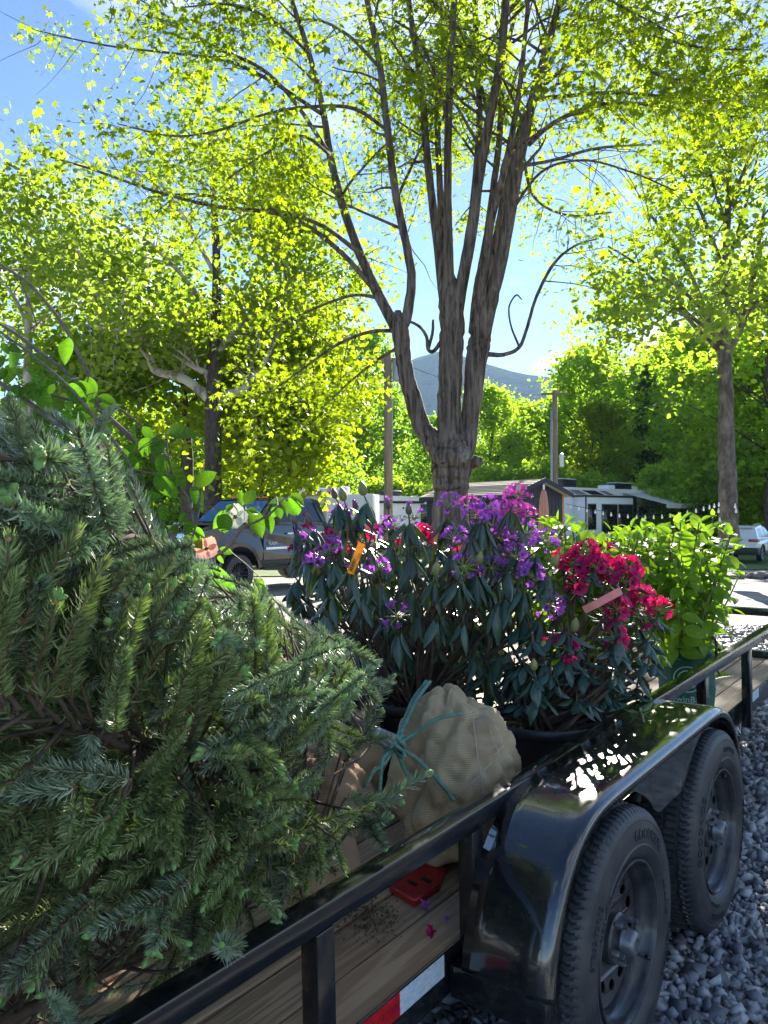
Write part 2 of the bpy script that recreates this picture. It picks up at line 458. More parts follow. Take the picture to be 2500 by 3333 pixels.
M['dw_white'] = mat('cream_bract', (0.70, 0.70, 0.58), (0.80, 0.78, 0.68), rough=0.6, scale=30, transl=0.3, tcol=(0.85, 0.85, 0.65))
M['dw_eye'] = mat('dogwood_eye', (0.16, 0.14, 0.03), rough=0.8)
M['soil'] = mat('potting_bark', (0.05, 0.035, 0.022), (0.20, 0.15, 0.08), rough=0.95, scale=60, bump=1.0, bdist=0.02)
M['bag'] = mat('green_grow_bag', (0.008, 0.085, 0.065), (0.02, 0.13, 0.10), rough=0.5, scale=10, bump=0.35, bscale=14, bdist=0.02)
M['bag_print'] = mat('bag_print', (0.45, 0.62, 0.56), rough=0.6)
M['tag_yellow'] = mat('yellow_tag', (0.85, 0.42, 0.01), rough=0.45, transl=0.3, tcol=(0.95, 0.5, 0.02))
M['tag_orange'] = mat('orange_tag', (0.85, 0.38, 0.02), rough=0.45)
M['ink'] = mat('black_print', (0.02, 0.02, 0.02), rough=0.6)
M['ribbon'] = mat('pink_flagging_tape', (0.80, 0.26, 0.24), (0.86, 0.34, 0.30), rough=0.45, scale=14, transl=0.3, tcol=(0.9, 0.35, 0.32))
# trees
M['bark'] = mat('maple_bark', (0.042, 0.033, 0.027), (0.25, 0.205, 0.17), rough=0.92, scale=10, detail=8, stretch=(2.4, 2.4, 0.22), bump=1.0, bscale=None, bdist=0.06, spec=0.2)
M['bark_dark'] = mat('dark_bark', (0.05, 0.04, 0.033), (0.12, 0.10, 0.085), rough=0.95, scale=8, stretch=(2, 2, 0.6), bump=0.8, bdist=0.05, spec=0.2)
M['bark_white'] = mat('sycamore_bark', (0.20, 0.175, 0.14), (0.52, 0.48, 0.42), rough=0.85, scale=3.2, stretch=(1, 1, 0.7), ramp=(0.4, 0.55), bump=0.3, spec=0.2)
M['bark_grey'] = mat('grey_brown_bark', (0.085, 0.07, 0.058), (0.22, 0.19, 0.16), rough=0.92, scale=5, stretch=(1.4, 1.4, 0.6), ramp=(0.4, 0.7), bump=0.7, bdist=0.05, spec=0.2)
M['cutwood'] = mat('cut_branch_scar', (0.28, 0.25, 0.22), (0.10, 0.085, 0.075), rough=0.9, scale=25)


def leafmat(name, a, b, t, f=0.5):
    return mat(name, a, b, rough=0.5, island=True, transl=f, tcol=t, spec=0.3)


M['lf_maple'] = leafmat('maple_leaf', (0.050, 0.095, 0.010), (0.12, 0.16, 0.018), (0.56, 0.62, 0.022), 0.5)
M['lf_syc'] = leafmat('sycamore_leaf', (0.060, 0.10, 0.022), (0.13, 0.165, 0.04), (0.56, 0.66, 0.09), 0.52)
M['lf_dark'] = leafmat('dark_maple_leaf', (0.045, 0.085, 0.016), (0.08, 0.125, 0.024), (0.46, 0.58, 0.06), 0.5)
M['lf_lime'] = leafmat('lime_leaf', (0.075, 0.12, 0.012), (0.145, 0.18, 0.02), (0.64, 0.70, 0.025), 0.52)
M['lf_for'] = leafmat('forest_leaf', (0.080, 0.135, 0.02), (0.155, 0.20, 0.034), (0.66, 0.82, 0.09), 0.56)
M['lf_for2'] = leafmat('forest_leaf_deep', (0.065, 0.12, 0.026), (0.13, 0.18, 0.04), (0.56, 0.74, 0.11), 0.54)
M['lf_pine'] = leafmat('conifer_foliage', (0.035, 0.075, 0.033), (0.06, 0.10, 0.042), (0.26, 0.38, 0.10), 0.4)
# buildings, vehicles
M['shed'] = mat('dark_blue_siding', (0.012, 0.016, 0.028), (0.020, 0.025, 0.040), rough=0.6, scale=5)
M['shed_trim'] = mat('cedar_trim', (0.42, 0.18, 0.07), (0.55, 0.26, 0.11), rough=0.7, scale=8)
M['shed_roof'] = mat('tan_shingle', (0.34, 0.29, 0.23), (0.46, 0.40, 0.33), rough=0.9, scale=14, bump=0.4)
M['rv_white'] = mat('rv_gelcoat', (0.80, 0.81, 0.82), (0.74, 0.75, 0.76), rough=0.35, scale=1.5)
M['rv_cream'] = mat('rv_cream', (0.60, 0.56, 0.47), (0.52, 0.49, 0.42), rough=0.45, scale=1.5)
M['rv_dark'] = mat('rv_black_stripe', (0.012, 0.012, 0.014), rough=0.3)
M['rv_grey'] = mat('rv_grey_stripe', (0.20, 0.20, 0.21), rough=0.35)
M['glass'] = mat('dark_window_glass', (0.008, 0.009, 0.011), rough=0.06, spec=0.8)
M['windshield'] = mat('windshield_painted_sky', (0.08, 0.20, 0.46), rough=0.08, spec=1.0, coat=1.0, coat_rough=0.03)  # blue base colour paints in the sky reflected by the glass
M['awning'] = mat('awning_fabric', (0.70, 0.69, 0.65), (0.62, 0.61, 0.57), rough=0.8, scale=3, transl=0.3, tcol=(0.7, 0.68, 0.6))
M['truck'] = mat('dark_brown_black_paint', (0.014, 0.012, 0.011), rough=0.15, spec=0.6, coat=0.8, coat_rough=0.05)
M['suv'] = mat('white_car_paint', (0.70, 0.72, 0.74), rough=0.22, coat=0.5)
M['cladding'] = mat('grey_black_cladding', (0.02, 0.021, 0.023), rough=0.5)
M['lamp_red'] = mat('tail_lamp_red', (0.45, 0.01, 0.015), rough=0.15, coat=0.5)
M['amber'] = mat('amber_lens', (0.75, 0.30, 0.03), rough=0.2)
M['umbrella'] = mat('coral_umbrella_fabric', (0.52, 0.26, 0.20), (0.62, 0.34, 0.26), rough=0.85, scale=10, transl=0.15, tcol=(0.6, 0.3, 0.2))
M['pole'] = mat('weathered_pole', (0.20, 0.15, 0.095), (0.33, 0.25, 0.16), rough=0.9, scale=5, stretch=(3, 3, 0.3), bump=0.4)
M['galv'] = mat('galvanised_grey', (0.42, 0.44, 0.45), (0.34, 0.36, 0.37), rough=0.45, metal=0.3, scale=8)
M['bulb'] = mat('white_bulb', (0.85, 0.85, 0.82), rough=0.25)
M['wire'] = mat('wire', (0.01, 0.01, 0.011), rough=1.0, spec=0.0)
M['tan_iron'] = mat('brown_iron', (0.035, 0.028, 0.024), rough=0.5)

# ---------------------------------------------------------------- lettering (flat meshes made from the built-in font)
def text_geo(s, size, ext=0.0):
    cu = bpy.data.curves.new('lettering', 'FONT'); cu.body = s; cu.size = size; cu.extrude = ext; cu.resolution_u = 3
    o = bpy.data.objects.new('lettering', cu); COL.objects.link(o)
    bpy.context.view_layer.update()
    me = bpy.data.meshes.new_from_object(o.evaluated_get(bpy.context.evaluated_depsgraph_get()))
    V = np.array([v.co[:] for v in me.vertices]); F = [tuple(p.vertices) for p in me.polygons]
    bpy.data.objects.remove(o); bpy.data.curves.remove(cu); bpy.data.meshes.remove(me)
    return V, F


def holed_disc(R, holes, ext):
    """disc of radius R in xy with elliptical holes [(cx, cy, ra, rb, angle)]"""
    cu = bpy.data.curves.new('disc', 'CURVE'); cu.dimensions = '2D'; cu.fill_mode = 'BOTH'; cu.extrude = ext
    def spl(P):
        s = cu.splines.new('POLY'); s.points.add(len(P) - 1); s.use_cyclic_u = True
        for q, p in zip(s.points, P): q.co = (p[0], p[1], 0, 1)
    spl([(R * math.cos(t), R * math.sin(t)) for t in np.linspace(0, 2 * PI, 64, endpoint=False)])
    for cx, cy, ra, rb, an in holes:
        P = []
        for t in np.linspace(0, 2 * PI, 16, endpoint=False):
            a, b = ra * math.cos(t), rb * math.sin(t)
            P.append((cx + a * math.cos(an) - b * math.sin(an), cy + a * math.sin(an) + b * math.cos(an)))
        spl(P)
    o = bpy.data.objects.new('disc', cu); COL.objects.link(o)
    bpy.context.view_layer.update()
    me = bpy.data.meshes.new_from_object(o.evaluated_get(bpy.context.evaluated_depsgraph_get()))
    V = np.array([v.co[:] for v in me.vertices]); F = [tuple(p.vertices) for p in me.polygons]
    bpy.data.objects.remove(o); bpy.data.curves.remove(cu); bpy.data.meshes.remove(me)
    return V, F


TXT = {k: text_geo(s, z, e) for k, (s, z, e) in {
    'tape': ('TRIPLE CROWN', 0.030, 0.0), 'decal': ('TRIPLE CROWN', 0.075, 0.0), 'size': ('ST205/75R15', 0.026, 0.0012),
    'brand': ('GOODRIDE', 0.040, 0.0012), 'radial': ('RADIAL ST100', 0.017, 0.0010), 'bag': ('GrowinBag', 0.048, 0.0), 'camper': ('MONTANA', 0.36, 0.0),
    'rv': ('MOMENTUM', 0.30, 0.0), 'ram': ('RAM', 0.11, 0.004), 'cee': ('C', 0.16, 0.004)}.items()}
DISC = holed_disc(0.176, [(0.122 * math.cos(a), 0.122 * math.sin(a), 0.0195, 0.0135, a + PI / 2) for a in np.linspace(0, 2 * PI, 12, endpoint=False)], 0.002)

# ---------------------------------------------------------------- the setting: ground, hills
def gh(y):
    """ground height along the view direction: level lot, then falling away towards the field"""
    return np.interp(y, [-60, 1.5, 4.5, 7.5, 17.5, 36, 60, 4000], [0, -0.005, 0.03, -0.02, -0.38, -0.86, -1.0, -1.0])


def ground_mat():
    m = bpy.data.materials.new('gravel_lot'); m.use_nodes = True
    nt = m.node_tree; N = nt.nodes; L = nt.links; bs = N['Principled BSDF']
    tc = N.new('ShaderNodeTexCoord')
    v1 = N.new('ShaderNodeTexVoronoi'); v1.inputs['Scale'].default_value = 34; L.new(tc.outputs['Object'], v1.inputs['Vector'])
    rp = N.new('ShaderNodeValToRGB')
    rp.color_ramp.elements[0].color = (0.10, 0.105, 0.115, 1); rp.color_ramp.elements[1].color = (0.36, 0.35, 0.34, 1)
    sp = N.new('ShaderNodeSeparateColor'); L.new(v1.outputs['Color'], sp.inputs[0]); L.new(sp.outputs[0], rp.inputs[0])
    n1 = N.new('ShaderNodeTexNoise'); n1.inputs['Scale'].default_value = 0.55; n1.inputs['Detail'].default_value = 6; L.new(tc.outputs['Object'], n1.inputs['Vector'])
    r1 = N.new('ShaderNodeValToRGB'); r1.color_ramp.elements[0].position = 0.42; r1.color_ramp.elements[1].position = 0.60; L.new(n1.outputs['Fac'], r1.inputs[0])
    mx = N.new('ShaderNodeMixRGB'); mx.inputs[2].default_value = (0.40, 0.36, 0.30, 1); L.new(r1.outputs[0], mx.inputs[0]); L.new(rp.outputs[0], mx.inputs[1])
    L.new(mx.outputs[0], bs.inputs['Base Color']); bs.inputs['Roughness'].default_value = 0.9
    bp = N.new('ShaderNodeBump'); bp.inputs['Strength'].default_value = 0.8; bp.inputs['Distance'].default_value = 0.03; bp.invert = True
    L.new(v1.outputs['Distance'], bp.inputs['Height']); L.new(bp.outputs[0], bs.inputs['Normal'])
    return m


M['ground'] = ground_mat()
M['grass'] = mat('grass', (0.055, 0.11, 0.018), (0.13, 0.17, 0.035), rough=0.9, scale=1.2, detail=8, bump=0.8, bscale=25, bdist=0.08)
M['hill'] = mat('forested_hill', (0.022, 0.050, 0.024), (0.040, 0.070, 0.030), rough=1.0, spec=0.0, scale=0.02, detail=8, bump=1.0, bscale=0.05, bdist=12)


def sheet(name, xs, ys, hf, m, off=0.0):
    X, Y = np.meshgrid(xs, ys)
    Z = hf(X, Y) + off
    V = np.stack([X, Y, Z], -1).reshape(-1, 3)
    nx = len(xs)
    i = np.arange((len(ys) - 1) * (nx - 1)); r, c = i // (nx - 1), i % (nx - 1)
    F = np.stack([r * nx + c, r * nx + c + 1, (r + 1) * nx + c + 1, (r + 1) * nx + c], 1)
    return link(bpy.data.objects.new(name, npmesh(name, V, F, [m], smooth=True)))


xs = np.concatenate([-np.geomspace(5000, 7, 26), np.linspace(-6, 6, 25), np.geomspace(7, 5000, 26)])
ys = np.concatenate([np.array([-2000, -400, -60, -20, -6]), np.linspace(-2, 30, 65), np.geomspace(32, 6000, 34)])
rr = rg(5)
tag(sheet('ground', xs, ys, lambda X, Y: gh(Y) + 0.012 * np.sin(X * 2.1 + Y) * np.sin(Y * 1.7 - X * .6) * (Y < 40), M['ground']), kind='structure')


def grass_field():
    # ragged near edge, running back under the wood
    n = 90
    xs = np.linspace(-140, 140, n)
    r = rg(12)
    edge = np.where(xs < 2, 25.0, 30.0) + np.cumsum(r.normal(0, .25, n)) * 0.6
    rows = [0, .02, .06, .15, .3, .6, 1]
    V = []
    for t in rows:
        for k, x in enumerate(xs):
            y = edge[k] + (300 - edge[k]) * t
            V.append((x, y, float(gh(y)) + 0.03))
    F = [(i * n + j, i * n + j + 1, (i + 1) * n + j + 1, (i + 1) * n + j) for i in range(len(rows) - 1) for j in range(n - 1)]
    return link(bpy.data.objects.new('grass_field', npmesh('grass_field', V, F, [M['grass']], smooth=True)))


tag(grass_field(), kind='structure')


def ridge(name, y0, depth, prof, seed):
    xs = np.linspace(-3600, 3600, 120); ys = np.linspace(-1, 1, 17)
    r = rg(seed)
    px = np.array([p[0] for p in prof]); py = np.array([p[1] for p in prof])
    X, S = np.meshgrid(xs, ys)
    pxs = 1250 + 2500 * X / y0
    H = (1675 - np.interp(pxs, px, py)) / 2500 * y0
    nz = np.array([[mnoise.fractal(Vector((x / 420, s * 2.0, seed)), 1.0, 2.0, 5) for x in xs] for s in ys])
    Z = -2 + (H + 26 * nz) * np.clip(1 - np.abs(S) ** 1.4, 0, 1) + 10 * nz
    Z[np.abs(S) > 0.99] = -12
    V = np.stack([X, y0 + depth * S, Z], -1).reshape(-1, 3)
    nx = len(xs)
    F = np.array([(i * nx + j, i * nx + j + 1, (i + 1) * nx + j + 1, (i + 1) * nx + j) for i in range(len(ys) - 1) for j in range(nx - 1)])
    return tag(link(bpy.data.objects.new(name, npmesh(name, V, F, [M['hill']], smooth=True))), kind='structure')


ridge('hills', 2100, 700, [(-3000, 1330), (300, 1350), (900, 1290), (1150, 1240), (1320, 1178), (1420, 1158), (1520, 1172), (1700, 1212), (1850, 1235), (2100, 1262), (2400, 1290), (4000, 1350), (6000, 1400)], 3)

# ---------------------------------------------------------------- trailer
TA, TB, TC = math.radians(38.2), math.radians(1.29), math.radians(0.5)
AX = 0.335
TRM = Matrix.Translation((0.654, 2.026, 0.0)) @ Matrix.Rotation(PI / 2 - TA, 4, 'Z') @ Matrix.Rotation(-TB, 4, 'Y') @ Matrix.Rotation(-TC, 4, 'X')
TRI = TRM.inverted()


def tw(u, v, w):
    """trailer survey point (u towards the nose, v outward from the wheel face, w up from the axle) in the world"""
    return TRM @ Vector((u, -v, w + AX))


def tuvw(p):
    q = TRI @ Vector(p)
    return q.x, -q.y, q.z - AX


trailer = empty('utility_trailer')
trailer.matrix_world = TRM
tag(trailer, 'black tandem-axle utility trailer with wood plank deck, loaded with nursery plants', 'trailer')
U0, U1 = -2.75, 3.78
RV_, RT = -0.25, 0.405          # outer face of near rail, top of rail
FARV = -2.27
DECK = 0.070


def T(g, u0, u1, v0, v1, w0, w1, b=0.003):
    g.add(bev(u0, u1, -max(v0, v1), -min(v0, v1), w0 + AX, w1 + AX, b))


def tbeam(name, u0, u1, v0, v1, w0, w1, b=0.003, m='frame_paint', parent=None):
    g = G(); T(g, u0, u1, v0, v1, w0, w1, b)
    return g.obj(name, [M[m]], parent or trailer, sharp=40)


for v in (RV_, FARV + 0.051):
    tbeam('top_rail', U0, U1, v, v - 0.051, RT - 0.051, RT, 0.006)
tbeam('front_rail', U1 - 0.051, U1, RV_ - 0.053, FARV + 0.053, RT - 0.052, RT - 0.001, 0.004)
for v in (RV_ - 0.046, FARV + 0.052):
    tbeam('side_frame', U0, U1, v, v - 0.006, DECK - 0.105, DECK + 0.008, 0.002)
    tbeam('frame_flange', U0, U1, v - 0.0065, v - 0.050, DECK - 0.105, DECK - 0.099, 0.001)
tbeam('front_frame', U1 - 0.053, U1 - 0.003, RV_ - 0.055, FARV + 0.055, DECK - 0.02, DECK + 0.045, 0.004)
for v in (RV_ - 0.001, FARV + 0.047):
    for u in (-2.7, -0.92, -0.364, 1.62, 2.42, U1 - 0.052):
        tbeam('rail_post', u, u + 0.050, v, v - 0.0445, -0.062 if abs(u) != 2.7 else -0.03, RT - 0.0515, 0.003)
for u in (-2.2, -1.4, -.55, 0.05, .86, 1.6, 2.4, 3.2):
    tbeam('cross_member', u, u + 0.05, RV_ - 0.10, FARV + 0.105, DECK - 0.098, DECK - 0.042, 0.002)
# deck planks
pw = 0.142; vv = RV_ - 0.054; k = 0
r = rg(3)
while vv - pw > FARV + 0.05:
    g = G()
    V, F = bev(U0 + 0.02, U1 - 0.06, 0, pw - 0.010, -0.038, 0, 0.005)
    V = np.array(V); V[:, 1] += -vv + 0.0; V[:, 2] += DECK + AX + r.normal(0, .0012)
    g.add((V, F)); g.obj('plank', [M['plank']], trailer)
    vv -= pw
# axles, tongue
for u in (0, 0.86):
    g = G(); g.add(tube([(u, 0.10, AX), (u, 2.40, AX)], 0.032, 12)); g.obj('axle', [M['frame_paint']], trailer, sharp=40)
g = G(); g.add(tube([(U1 - .2, .5, AX - .03), (U1 + 1.25, 1.24, AX - .03)], 0.045, 4)); g.obj('tongue_bar', [M['frame_paint']], trailer)
g = G(); g.add(tube([(U1 - .2, 2.05, AX - .03), (U1 + 1.25, 1.30, AX - .03)], 0.045, 4)); g.obj('tongue_bar', [M['frame_paint']], trailer)


# tandem fender with a teardrop skirt
def fender(side):
    prof = [(-0.425, 0.045), (-0.412, 0.11), (-0.390, 0.175), (-0.352, 0.25), (-0.30, 0.315), (-0.23, 0.365), (-0.14, 0.395), (-0.04, 0.404), (.08, .405), (.25, .405), (.43, .405)]
    prof = prof + [(0.86 - u, w) for u, w in prof[-2::-1]]
    P = smooth_path(prof, 5)
    Tn = np.gradient(P, axis=0); Tn /= np.linalg.norm(Tn, axis=1)[:, None]
    Nn = np.stack([-Tn[:, 1], Tn[:, 0]], 1)           # outward normal (up over the top)
    cs = [(-0.252, 0.0), (-0.20, 0), (-0.12, 0.0015), (-0.06, 0.001), (-0.042, -0.001), (-0.030, -0.006), (-0.0225, -0.014), (-0.021, -0.024), (-0.024, -0.036)]
    V = []
    for p, n in zip(P, Nn):
        for v, o in cs:
            vo = v if side > 0 else -2.52 - v
            V.append((p[0] + n[0] * o, -vo, p[1] + n[1] * o + AX))
    k = len(cs)
    F = [(i * k + j, i * k + j + 1, (i + 1) * k + j + 1, (i + 1) * k + j) for i in range(len(P) - 1) for j in range(k - 1)]
    if side < 0: F = [f[::-1] for f in F]
    g = G(); g.add((V, F))
    o = g.obj('fender', [M['paint']], trailer, smooth=True)
    s = o.modifiers.new('sheet', 'SOLIDIFY'); s.thickness = 0.003; s.offset = -1
    # skirt
    def edge(u):
        a = 0.376 ** 2 - u * u; b = 0.376 ** 2 - (u - .86) ** 2
        wa = math.sqrt(a) if a > 0 else 0; wb = math.sqrt(b) if b > 0 else 0
        return (wa ** 14 + wb ** 14 + 0.232 ** 14) ** (1 / 14)
    us = np.linspace(0.02, 0.84, 44)
    top = [(u, 0.384) for u in us]; bot = [(u, min(0.379, edge(u))) for u in us]
    v0 = -0.027 if side > 0 else -2.493
    g = G(); g.add(prism([(u, w + AX) for u, w in bot + top[::-1]], -v0, -v0 + 0.003))
    g.obj('fender_skirt', [M['paint']], o)
    g = G()
    for u in (-.42, 1.24):
        g = G(); T(g, u, u + 0.04, -0.035 if side > 0 else -2.485, -0.29 if side > 0 else -2.235, -0.035, 0.043, 0.003)
        g.obj('fender_bracket', [M['frame_paint']], o, sharp=40)
    return o


fender(1); fender(-1)
# weld beads and scuffs along the seam between rail and fender
g = G(); r = rg(9)
for u in (-0.02, 0.28, 0.55, 0.80):
    for q in range(7):
        g.add(tube([(u + q * .008, 0.2515 + r.normal(0, .001), 0.4045 + AX), (u + q * .008 + .006, 0.2515, 0.4050 + AX)], 0.0018, 5))
g.obj('weld_bead', [M['frame_paint']], trailer, smooth=True)


# wheels
def bend_text(key, rad, ang, v):
    V, F = TXT[key]; V = V.copy()
    w = V[:, 0].max() - V[:, 0].min()
    a = ang - (V[:, 0] - w / 2) / rad
    rr_ = rad + V[:, 1]
    vv_ = v(rr_) if callable(v) else v
    return np.stack([rr_ * np.cos(a), -(vv_ + V[:, 2] + 0.0016), rr_ * np.sin(a)], 1), F


def tyre_mesh():
    n = 384
    pr = [(-.168, .202), (-.186, .228), (-.193, .265), (-.189, .298), (-.180, .320), (-.171, .3335)]
    groove = []
    for gc in (-.135, -.090, -.045):
        groove += [(gc - .0062, 1), (gc - .0042, 2), (gc + .0042, 2), (gc + .0062, 1)]
    def crown(v): return 0.3455 - 1.25 * (v + .09) ** 2
    for v, kk in [(-.164, 0), (-.152, 0)] + groove + [(-.028, 0), (-.016, 0)]:
        pr.append((v, crown(v) - (.0078 if kk == 2 else 0)))
    i0 = len(pr)
    pr += [(-.009, .3345), (-.002, .3255), (.0045, .314), (.0060, .309), (.0052, .306), (.0105, .285), (.0125, .262), (.0115, .250), (.0135, .246), (.0128, .243), (.006, .226), (-.004, .212), (-.014, .203)]
    V = []
    for s in range(n):
        t = 2 * PI * s / n
        zz = abs((s % 12) - 6) / 6 - .5
        for k, (v, r0) in enumerate(pr):
            if 8 <= k < 20: v = v + zz * 0.007
            r1 = r0
            tread = 6 <= k <= 22
            # wavy cross cuts, stepped from rib to rib
            ph = {6: 0, 7: 0, 8: 0, 11: 1, 12: 1, 15: 0, 16: 0, 19: 1, 20: 1, 21: 0, 22: 0}.get(k)
            if ph is not None and (s + ph) % 4 == 0: r1 -= .0065 if k < 22 else .005
            a = t + (.010 * math.sin(v * 190) if tread else 0)
            V.append((r1 * math.cos(a), -v, r1 * math.sin(a)))
    m = len(pr)
    F = [(s * m + k, ((s + 1) % n) * m + k, ((s + 1) % n) * m + k + 1, s * m + k + 1) for s in range(n) for k in range(m - 1)]
    g = G(); g.add((V, F), 0)
    sv = lambda rr_: np.interp(rr_, [.212, .226, .243, .246, .25, .262, .285, .306, .314], [-.004, .006, .0128, .0135, .0115, .0125, .0105, .0052, .0045])
    for key, rad, ang in (('brand', .262, 1.25), ('size', .270, -.35), ('brand', .262, 1.25 + PI), ('size', .270, -.35 + PI), ('radial', .238, .25), ('radial', .238, 2.6)):
        g.add(bend_text(key, rad, ang, sv), 1)
    return g.mesh('tyre', [M['rubber'], M['rubber_text']], sharp=28)


def rim_mesh():
    g = G()
    g.add(lathe([(.2085, .010), (.2095, .002), (.2075, -.003), (.2025, -.0035), (.199, .002), (.1965, .012), (.194, .026), (.187, .034), (.181, .042), (.179, .058), (.1765, .085), (.176, .12), (.180, .165), (.195, .185), (.207, .188)], 72))
    V, F = DISC; V = V.copy()
    rr_ = np.hypot(V[:, 0], V[:, 1])
    dish = np.interp(rr_, [0, .07, .09, .14, .176], [.042, .042, .054, .046, .056])
    g.add((np.stack([V[:, 0], dish + V[:, 2], V[:, 1]], 1), F))
    g.add(lathe([(.001, .028), (.060, .028), (.066, .034), (.068, .050)], 32))
    g.add(lathe([(.15, .14), (.02, .14)], 32))                                   # brake drum behind the disc
    return g.mesh('wheel_rim', [M['rim']], sharp=35)


def hub_mesh():
    g = G()
    g.add(lathe([(.050, .040), (.046, .034), (.037, .030), (.035, .024), (.0345, .018)], 28), 0)
    g.add(lathe([(.036, .018), (.0365, .015), (.035, .012), (.0335, .009), (.032, -.008), (.029, -.015), (.024, -.0185), (.016, -.0185), (.0155, -.014), (.006, -.013), (.005, -.017), (.001, -.017)], 28), 1)
    return g.mesh('hub', [M['rim'], M['zinc']], sharp=40)


def lug_mesh():
    g = G()
    for x, z in ((.057, 0),):
        V, F = lathe([(.002, .006), (.0092, .006), (.0092, .022), (.007, .027)], 6)
        V = np.array(V); V[:, 1] = .034 - V[:, 1]
        g.add((V + np.array([x, 0, z]), F))
        g.add(tube([(x, .014, z), (x, -.006, z)], .0055, 8))
    return g.mesh('lug_nut', [M['zinc']], sharp=40)


tm, rm_, hm, lm = tyre_mesh(), rim_mesh(), hub_mesh(), lug_mesh()
gv = G(); gv.add(tube([(.150, .060, -.085), (.158, .012, -.092)], .0045, 8)); gv.add(tube([(.158, .014, -.092), (.160, .0, -.093)], .0056, 8))
vm = gv.mesh('valve_stem', [M['plastic_black']], smooth=True)
r = rg(21)
for u, yy, rot in ((0, 0, 0), (0.86, 0, 0), (0, 2.52, PI), (0.86, 2.52, PI)):
    w = link(bpy.data.objects.new('wheel', rm_), trailer)
    w.location = (u, yy, AX); spin = float(r.uniform(0, 6)) if u else 0.12
    w.rotation_euler = Euler((0, spin, rot), 'YXZ') if rot else (0, spin, 0)
    for nm, me in (('tyre', tm), ('hub', hm), ('valve_stem', vm)):
        link(bpy.data.objects.new(nm, me), w)
    for k in range(5):
        link(bpy.data.objects.new('lug_nut', lm), w).rotation_euler = (0, .35 + k * 2 * PI / 5, 0)


# reflective tape, decal
def tape(u0, red_first=True):
    v = RV_ - 0.0455; w0, w1 = DECK - 0.050, DECK + 0.003
    a = (u0, u0 + .152); b = (u0 + .1525, u0 + .330)
    if not red_first: a, b = (u0 + .178, u0 + .33), (u0, u0 + .177)
    g = G(); g.add(box(a[0], a[1], -v - .0010, -v, w0 + AX, w1 + AX))
    o = g.obj('reflective_tape_red', [M['tape_red']], trailer)
    V, F = TXT['tape']; V = V.copy(); V[:, 0] *= .66
    g = G(); g.add((np.stack([a[0] + .006 + V[:, 0], np.full(len(V), -v - .0014), w0 + AX + .016 + V[:, 1]], 1), F)); g.obj('print', [M['tape_red_text']], o)
    g = G(); g.add(box(b[0], b[1], -v - .0010, -v, w0 + AX, w1 + AX)); g.obj('reflective_tape_white', [M['tape_white']], trailer)


tape(-0.765); tape(2.475)
V, F = TXT['decal']; V = V.copy()
g = G(); g.add((np.stack([1.72 + V[:, 0] * 1.25, np.full(len(V), 0.2455 + .0505), AX - .088 + V[:, 1] * .95], 1), F)); 
V2 = np.vstack(g.V); V2[:, 1] = -(RV_ - 0.0445); g.V = [V2]
g.obj('lettering', [M['white_print']], trailer)

# ---------------------------------------------------------------- loose gravel, one mass of stones
def ico():
    p = (1 + 5 ** .5) / 2
    V = np.array([(-1, p, 0), (1, p, 0), (-1, -p, 0), (1, -p, 0), (0, -1, p), (0, 1, p), (0, -1, -p), (0, 1, -p), (p, 0, -1), (p, 0, 1), (-p, 0, -1), (-p, 0, 1)], float)
    V /= np.linalg.norm(V[0])
    F = np.array([(0, 11, 5), (0, 5, 1), (0, 1, 7), (0, 7, 10), (0, 10, 11), (1, 5, 9), (5, 11, 4), (11, 10, 2), (10, 7, 6), (7, 1, 8), (3, 9, 4), (3, 4, 2), (3, 2, 6), (3, 6, 8), (3, 8, 9), (4, 9, 5), (2, 4, 11), (6, 2, 10), (8, 6, 7), (9, 8, 1)])
    return V, F


